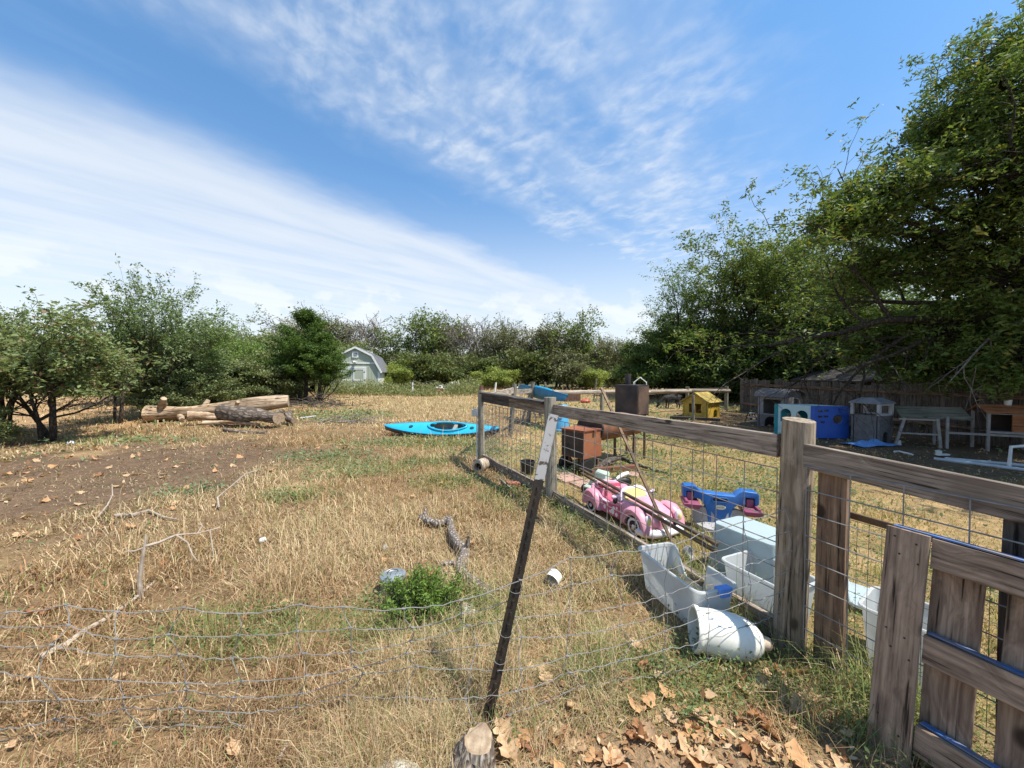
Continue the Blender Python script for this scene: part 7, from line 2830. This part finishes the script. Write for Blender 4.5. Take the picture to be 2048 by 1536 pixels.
    # --- castle tower playhouse
    p = G(1742, 884)
    e = empty('castle_playhouse', p, R(20), 'dark grey stone-pattern plastic tower playhouse with pale window frames', 'playhouse')
    ST = plain('castle_grey', (0.15, 0.145, 0.14), (0.105, 0.10, 0.098), 0.65, 9, 0, 0.3)
    w = 0.52
    box_walls(e, w, w, 0.68, ST, front=[arch(0, 0.01, 0.26, 0.28)], left=[], right=[arch(0, 0.01, 0.26, 0.28)])
    rr = random.Random(3)
    for r_ in range(4):
        for c_ in range(4):
            mb = MB()
            x = -0.225 + 0.15 * c_ + (0.04 if r_ % 2 else -0.02)
            z = 0.36 + 0.085 * r_
            if abs(x) < 0.20:
                mb.box((x, -w / 2 - 0.02, z), (0.135, 0.025, 0.07))
                mb.build('stone', ST, e, bevel=0.008)
    pale = plain('frame_pale', (0.46, 0.45, 0.44), None, 0.5)
    for (cx, M) in ((0, Matrix.Translation((0, -w / 2, 0))), (0, Matrix.Translation((w / 2, 0, 0)) @ RZ90)):
        panel_with_holes([(-w / 2, 0.68), (w / 2, 0.68), (w / 2, 0.96), (-w / 2, 0.96)], [rrect_xz(0, 0.82, 0.40, 0.20)], 0.05, M).build('window_frame', pale, e)
    mb = MB()
    for (x, y) in ((-w / 2, w / 2), (w / 2, w / 2), (-w / 2, -w / 2), (w / 2, -w / 2)):
        mb.box((x, y, 0.82), (0.055, 0.055, 0.28))
    mb.build('corner_posts', pale, e)
    mb = MB()
    mb.loft([[(-.32, -.32, .96), (.32, -.32, .96), (.32, .32, .96), (-.32, .32, .96)], [(-.30, -.30, 1.0), (.30, -.30, 1.0), (.30, .30, 1.0), (-.30, .30, 1.0)], [(-.18, -.12, 1.10), (.18, -.12, 1.10), (.18, .12, 1.10), (-.18, .12, 1.10)]])
    mb.build('roof', plain('slate_blue_grey', (0.20, 0.21, 0.225), None, 0.6), e)
    # --- white step stool
    p = G(1503, 845)
    e = empty('step_stool', p, R(10), 'small dark step stool with white treads against the board fence', 'stool')
    for s_ in (-1, 1):
        mb = MB()
        mb.bar((s_ * 0.12, -0.14, 0), (s_ * 0.09, 0.02, 0.36), 0.02)
        mb.bar((s_ * 0.12, 0.16, 0), (s_ * 0.09, 0.04, 0.36), 0.02)
        mb.build('leg', NAIL, e)
    for k in range(3):
        mb = MB()
        mb.box((0, -0.12 + 0.05 * k, 0.07 + 0.125 * k), (0.26 - 0.03 * k, 0.09, 0.03))
        mb.build('tread', plain('tread_white', (0.75, 0.75, 0.73), None, 0.5), e)
    # --- blue tarp
    p = G(1738, 890)
    rs = np.random.RandomState(4)
    n = 16
    xs, ys = np.meshgrid(np.linspace(-0.55, 0.55, n), np.linspace(-0.28, 0.28, n))
    zz = 0.02 + 0.14 * np.clip(fbm(xs + 3, ys + 8, 5.0, 3) - 0.28, 0, 1) * 2 * (1 - (xs / 0.6) ** 2) * (1 - (ys / 0.31) ** 2)
    idx = np.arange(n * n).reshape(n, n)
    q = np.stack([idx[:-1, :-1].ravel(), idx[:-1, 1:].ravel(), idx[1:, 1:].ravel(), idx[1:, :-1].ravel()], 1)
    me = np_mesh('blue_tarp', np.stack([xs.ravel() + rs.randn(n * n) * .015, ys.ravel() + rs.randn(n * n) * .015, zz.ravel()], 1), quads=q, smooth=True)
    o = link('blue_tarp', me, plain('tarp_blue', (0.10, 0.24, 0.52), (0.16, 0.32, 0.60), 0.5, 8, 0, 0.2), None, p, (0, 0, 0.2))
    tag(o, 'crumpled blue tarp lying on the shaded ground', 'tarp')
    # --- hutch with run
    p = G(1900, 905)
    c = D(1905, 768, 8.4)
    e = empty('chicken_hutch', on(c.x + 0.1, 8.45), R(-28), 'weathered chicken hutch with orange boards and side nest box', 'hutch')
    HW = plain('hutch_frame', (0.30, 0.285, 0.26), (0.22, 0.20, 0.18), 0.8, 8, 0, 0.3)
    OR = wood('hutch_orange', (0.40, 0.17, 0.07), (0.26, 0.10, 0.045), axis=0, grain=12)
    GRN = wood('hutch_roof', (0.20, 0.19, 0.14), (0.12, 0.11, 0.08), axis=0, grain=14)
    x0, x1, x2, x3 = -0.92, -0.20, 0.42, 1.22
    for x in (x1, x2, x3 - 0.02):
        for y in (-0.27, 0.27):
            mb = MB()
            mb.box((x, y, 0.36 if x < x2 else 0.42), (0.045, 0.045, 0.72 if x < x2 else 0.84))
            mb.build('leg', HW, e)
    for (xa, xb, z) in ((x1, x3, 0.36), (x2, x3, 0.42), (x2, x3, 0.83)):
        mb = MB()
        mb.box(((xa + xb) / 2, -0.28, z), (xb - xa, 0.04, 0.045))
        mb.build('frame_rail', HW, e)
    mb = MB()
    mb.box((0.96, -0.27, 0.62), (0.40, 0.02, 0.38))
    mb.build('front_board', OR, e)
    mb = MB()
    mb.box((0.82, 0.26, 0.62), (0.78, 0.02, 0.38))
    mb.box((0.82, 0, 0.44), (0.78, 0.5, 0.02))
    mb.box((x3, 0, 0.62), (0.02, 0.52, 0.38))
    mb.build('back_board', plain('hutch_dark', (0.07, 0.05, 0.04), None, 0.9), e)
    for s_ in (-1, 1):
        mb = MB()
        mb.bar((0.82, s_ * 0.34, 0.84), (0.82, 0, 1.0), 0.92, 0.02, up=(0, 0, 1))
        mb.build('roof_slope', OR, e)
    mb = MB()
    mb.box((-0.38, -0.05, 0.78), (1.15, 0.50, 0.03), (R(28), 0, 0))
    mb.build('run_roof', GRN, e)
    mb = MB()
    mb.box((1.48, 0, 0.58), (0.46, 0.40, 0.26), (0, R(8), 0))
    nb = mb.build('nest_box', plain('nest_grey', (0.36, 0.35, 0.33), (0.26, 0.25, 0.23), 0.8, 10, 0, 0.4), e)
    mb = MB()
    mb.box((1.50, 0, 0.725), (0.54, 0.46, 0.025), (0, R(8), 0))
    mb.build('nest_lid', OR, nb)
    # A-frame at the end of the run
    for (xa, xb) in ((-1.05, -0.90), (-0.30, -0.36)):
        mb = MB()
        mb.bar((xa, -0.27, 0), (xb, -0.27, 0.66), 0.05)
        mb.build('leg', HW, e)
    for z in (0.30, 0.63):
        mb = MB()
        mb.bar((-1.0, -0.27, z), (-0.33, -0.27, z), 0.035)
        mb.build('frame_rail', HW, e)
    mb = MB()
    mb.lathe([(0.0001, 0), (0.05, 0.0), (0.06, 0.12), (0.05, 0.12), (0.045, 0.02), (0.0001, 0.02)], 14)
    o = mb.build('white_can', plain('can_white', (0.75, 0.74, 0.68), None, 0.5), None, D(1957, 826, 8.6), smooth=True)
    q = wmat(e) @ Vector((0.82, 0.0, 1.0))
    o.location = (q.x, q.y, q.z - 0.005)
    tag(o, 'white can standing on the ridge of the hutch roof', 'can')
    # small pale things on the shaded ground
    PW = plain('scrap_pvc', (0.70, 0.70, 0.67), None, 0.5)
    mb = MB()
    mb.lathe([(0.0001, 0.10), (0.05, 0.10), (0.06, 0.0), (0.055, 0.0), (0.0001, 0.09)], 14)
    tag(mb.build('white_pot', PW, None, G(1796, 889), smooth=True, angle=40), 'small white pot upside down near the blue tarp', 'pot')
    mb = MB()
    mb.tube([(-0.12, 0, 0.03), (0.0, 0.02, 0.03), (-0.06, -0.30, 0.03)], 0.02, 8)
    tag(mb.build('pipe_elbow', PW, None, G(1800, 906)), 'white plastic pipe elbow lying on the shaded ground', 'pipe')
    mb = MB()
    mb.box((0, 0, 0.05), (0.22, 0.07, 0.03))
    mb.box((-0.06, 0.02, 0.10), (0.08, 0.06, 0.06))
    o = mb.build('scrap_block', PW)
    o.location = G(1885, 914)
    tag(o, 'small white plastic scrap block before the hutch', 'scrap')
    for (a, b, lab) in (((1868, 921), (2060, 945), 'long grey pipe lying on the ground in front of the hutch'), ((1890, 921), (2060, 936), 'thin grey pipe lying beside the long pipe')):
        A_, B_ = G(*a), G(*b)
        mb = MB()
        mb.tube([A_ + Vector((0, 0, .035)), B_ + Vector((0, 0, .035))], 0.032 if 'long' in lab else 0.018, 8)
        tag(mb.build('grey_pipe', plain('pipe_pale', (0.42, 0.46, 0.48), None, 0.5), smooth=True), lab, 'pipe')
    p = G(2018, 935)
    e = empty('pipe_trestle', p, 0, 'grey pipe trestle standing at the edge of the shaded yard', 'trestle')
    top = D(2022, 894, p.y) - p
    mb = MB()
    mb.tube([(0, 0, 0), tuple(top), (0.75, -0.25, top.z + 0.13)], 0.028, 8)
    mb.build('near_leg', PW, e)
    mb = MB()
    mb.tube([(0.75, -0.25, top.z + 0.13), (0.78, -0.27, 0.0)], 0.028, 8)
    mb.build('far_leg', PW, e)


def rrect_xz(cx, cz, w, h):
    return [(cx - w / 2, cz - h / 2), (cx + w / 2, cz - h / 2), (cx + w / 2, cz + h / 2), (cx - w / 2, cz + h / 2)]


make_play_things()


# ------------------------------------------------------------------ grazing black goat
def make_goat():
    p = G(1345, 818)
    me = bpy.data.meshes.new('body')
    J = [((0, 0, .42), .125), ((0.17, 0, .43), .115), ((-0.17, 0, .43), .115), ((-0.28, 0, .43), .085), ((-0.40, 0, .34), .055), ((-0.50, 0, .22), .045), ((-0.555, 0, .12), .05), ((-0.60, 0, .055), .028),
         ((0.26, 0, .44), .08), ((0.33, 0, .47), .025), ((0.39, 0, .42), .015)]
    E = [(0, 1), (0, 2), (2, 3), (3, 4), (4, 5), (5, 6), (6, 7), (1, 8), (8, 9), (9, 10)]
    for s in (-1, 1):
        b = len(J)
        J += [((-0.20, s * .075, .32), .055), ((-0.19, s * .08, .19), .028), ((-0.20, s * .08, .08), .02), ((-0.205, s * .08, .012), .024)]
        E += [(2, b), (b, b + 1), (b + 1, b + 2), (b + 2, b + 3)]
        b = len(J)
        J += [((0.19, s * .075, .33), .065), ((0.155, s * .08, .23), .038), ((0.225, s * .08, .14), .024), ((0.21, s * .08, .012), .024)]
        E += [(1, b), (b, b + 1), (b + 1, b + 2), (b + 2, b + 3)]
        b = len(J)
        J += [((-0.53, s * .06, .19), .018), ((-0.50, s * .10, .17), .012)]
        E += [(6, b), (b, b + 1)]
    me.from_pydata([j[0] for j in J], E, [])
    e = empty('black_goat', p, R(6), 'black goat grazing with lowered head beside the yellow playhouse', 'goat')
    o = link('body', me, plain('black_coat', (0.012, 0.011, 0.011), (0.022, 0.018, 0.016), 0.7, 10, 0, 0.3), e)
    sk = o.modifiers.new('skin', 'SKIN')
    for k, v in enumerate(me.skin_vertices[0].data):
        v.radius = (J[k][1], J[k][1])
        v.use_root = (k == 0)
    sub = o.modifiers.new('sub', 'SUBSURF')
    sub.levels = sub.render_levels = 1
    o.scale = (1.25, 1.25, 1.25)


make_goat()
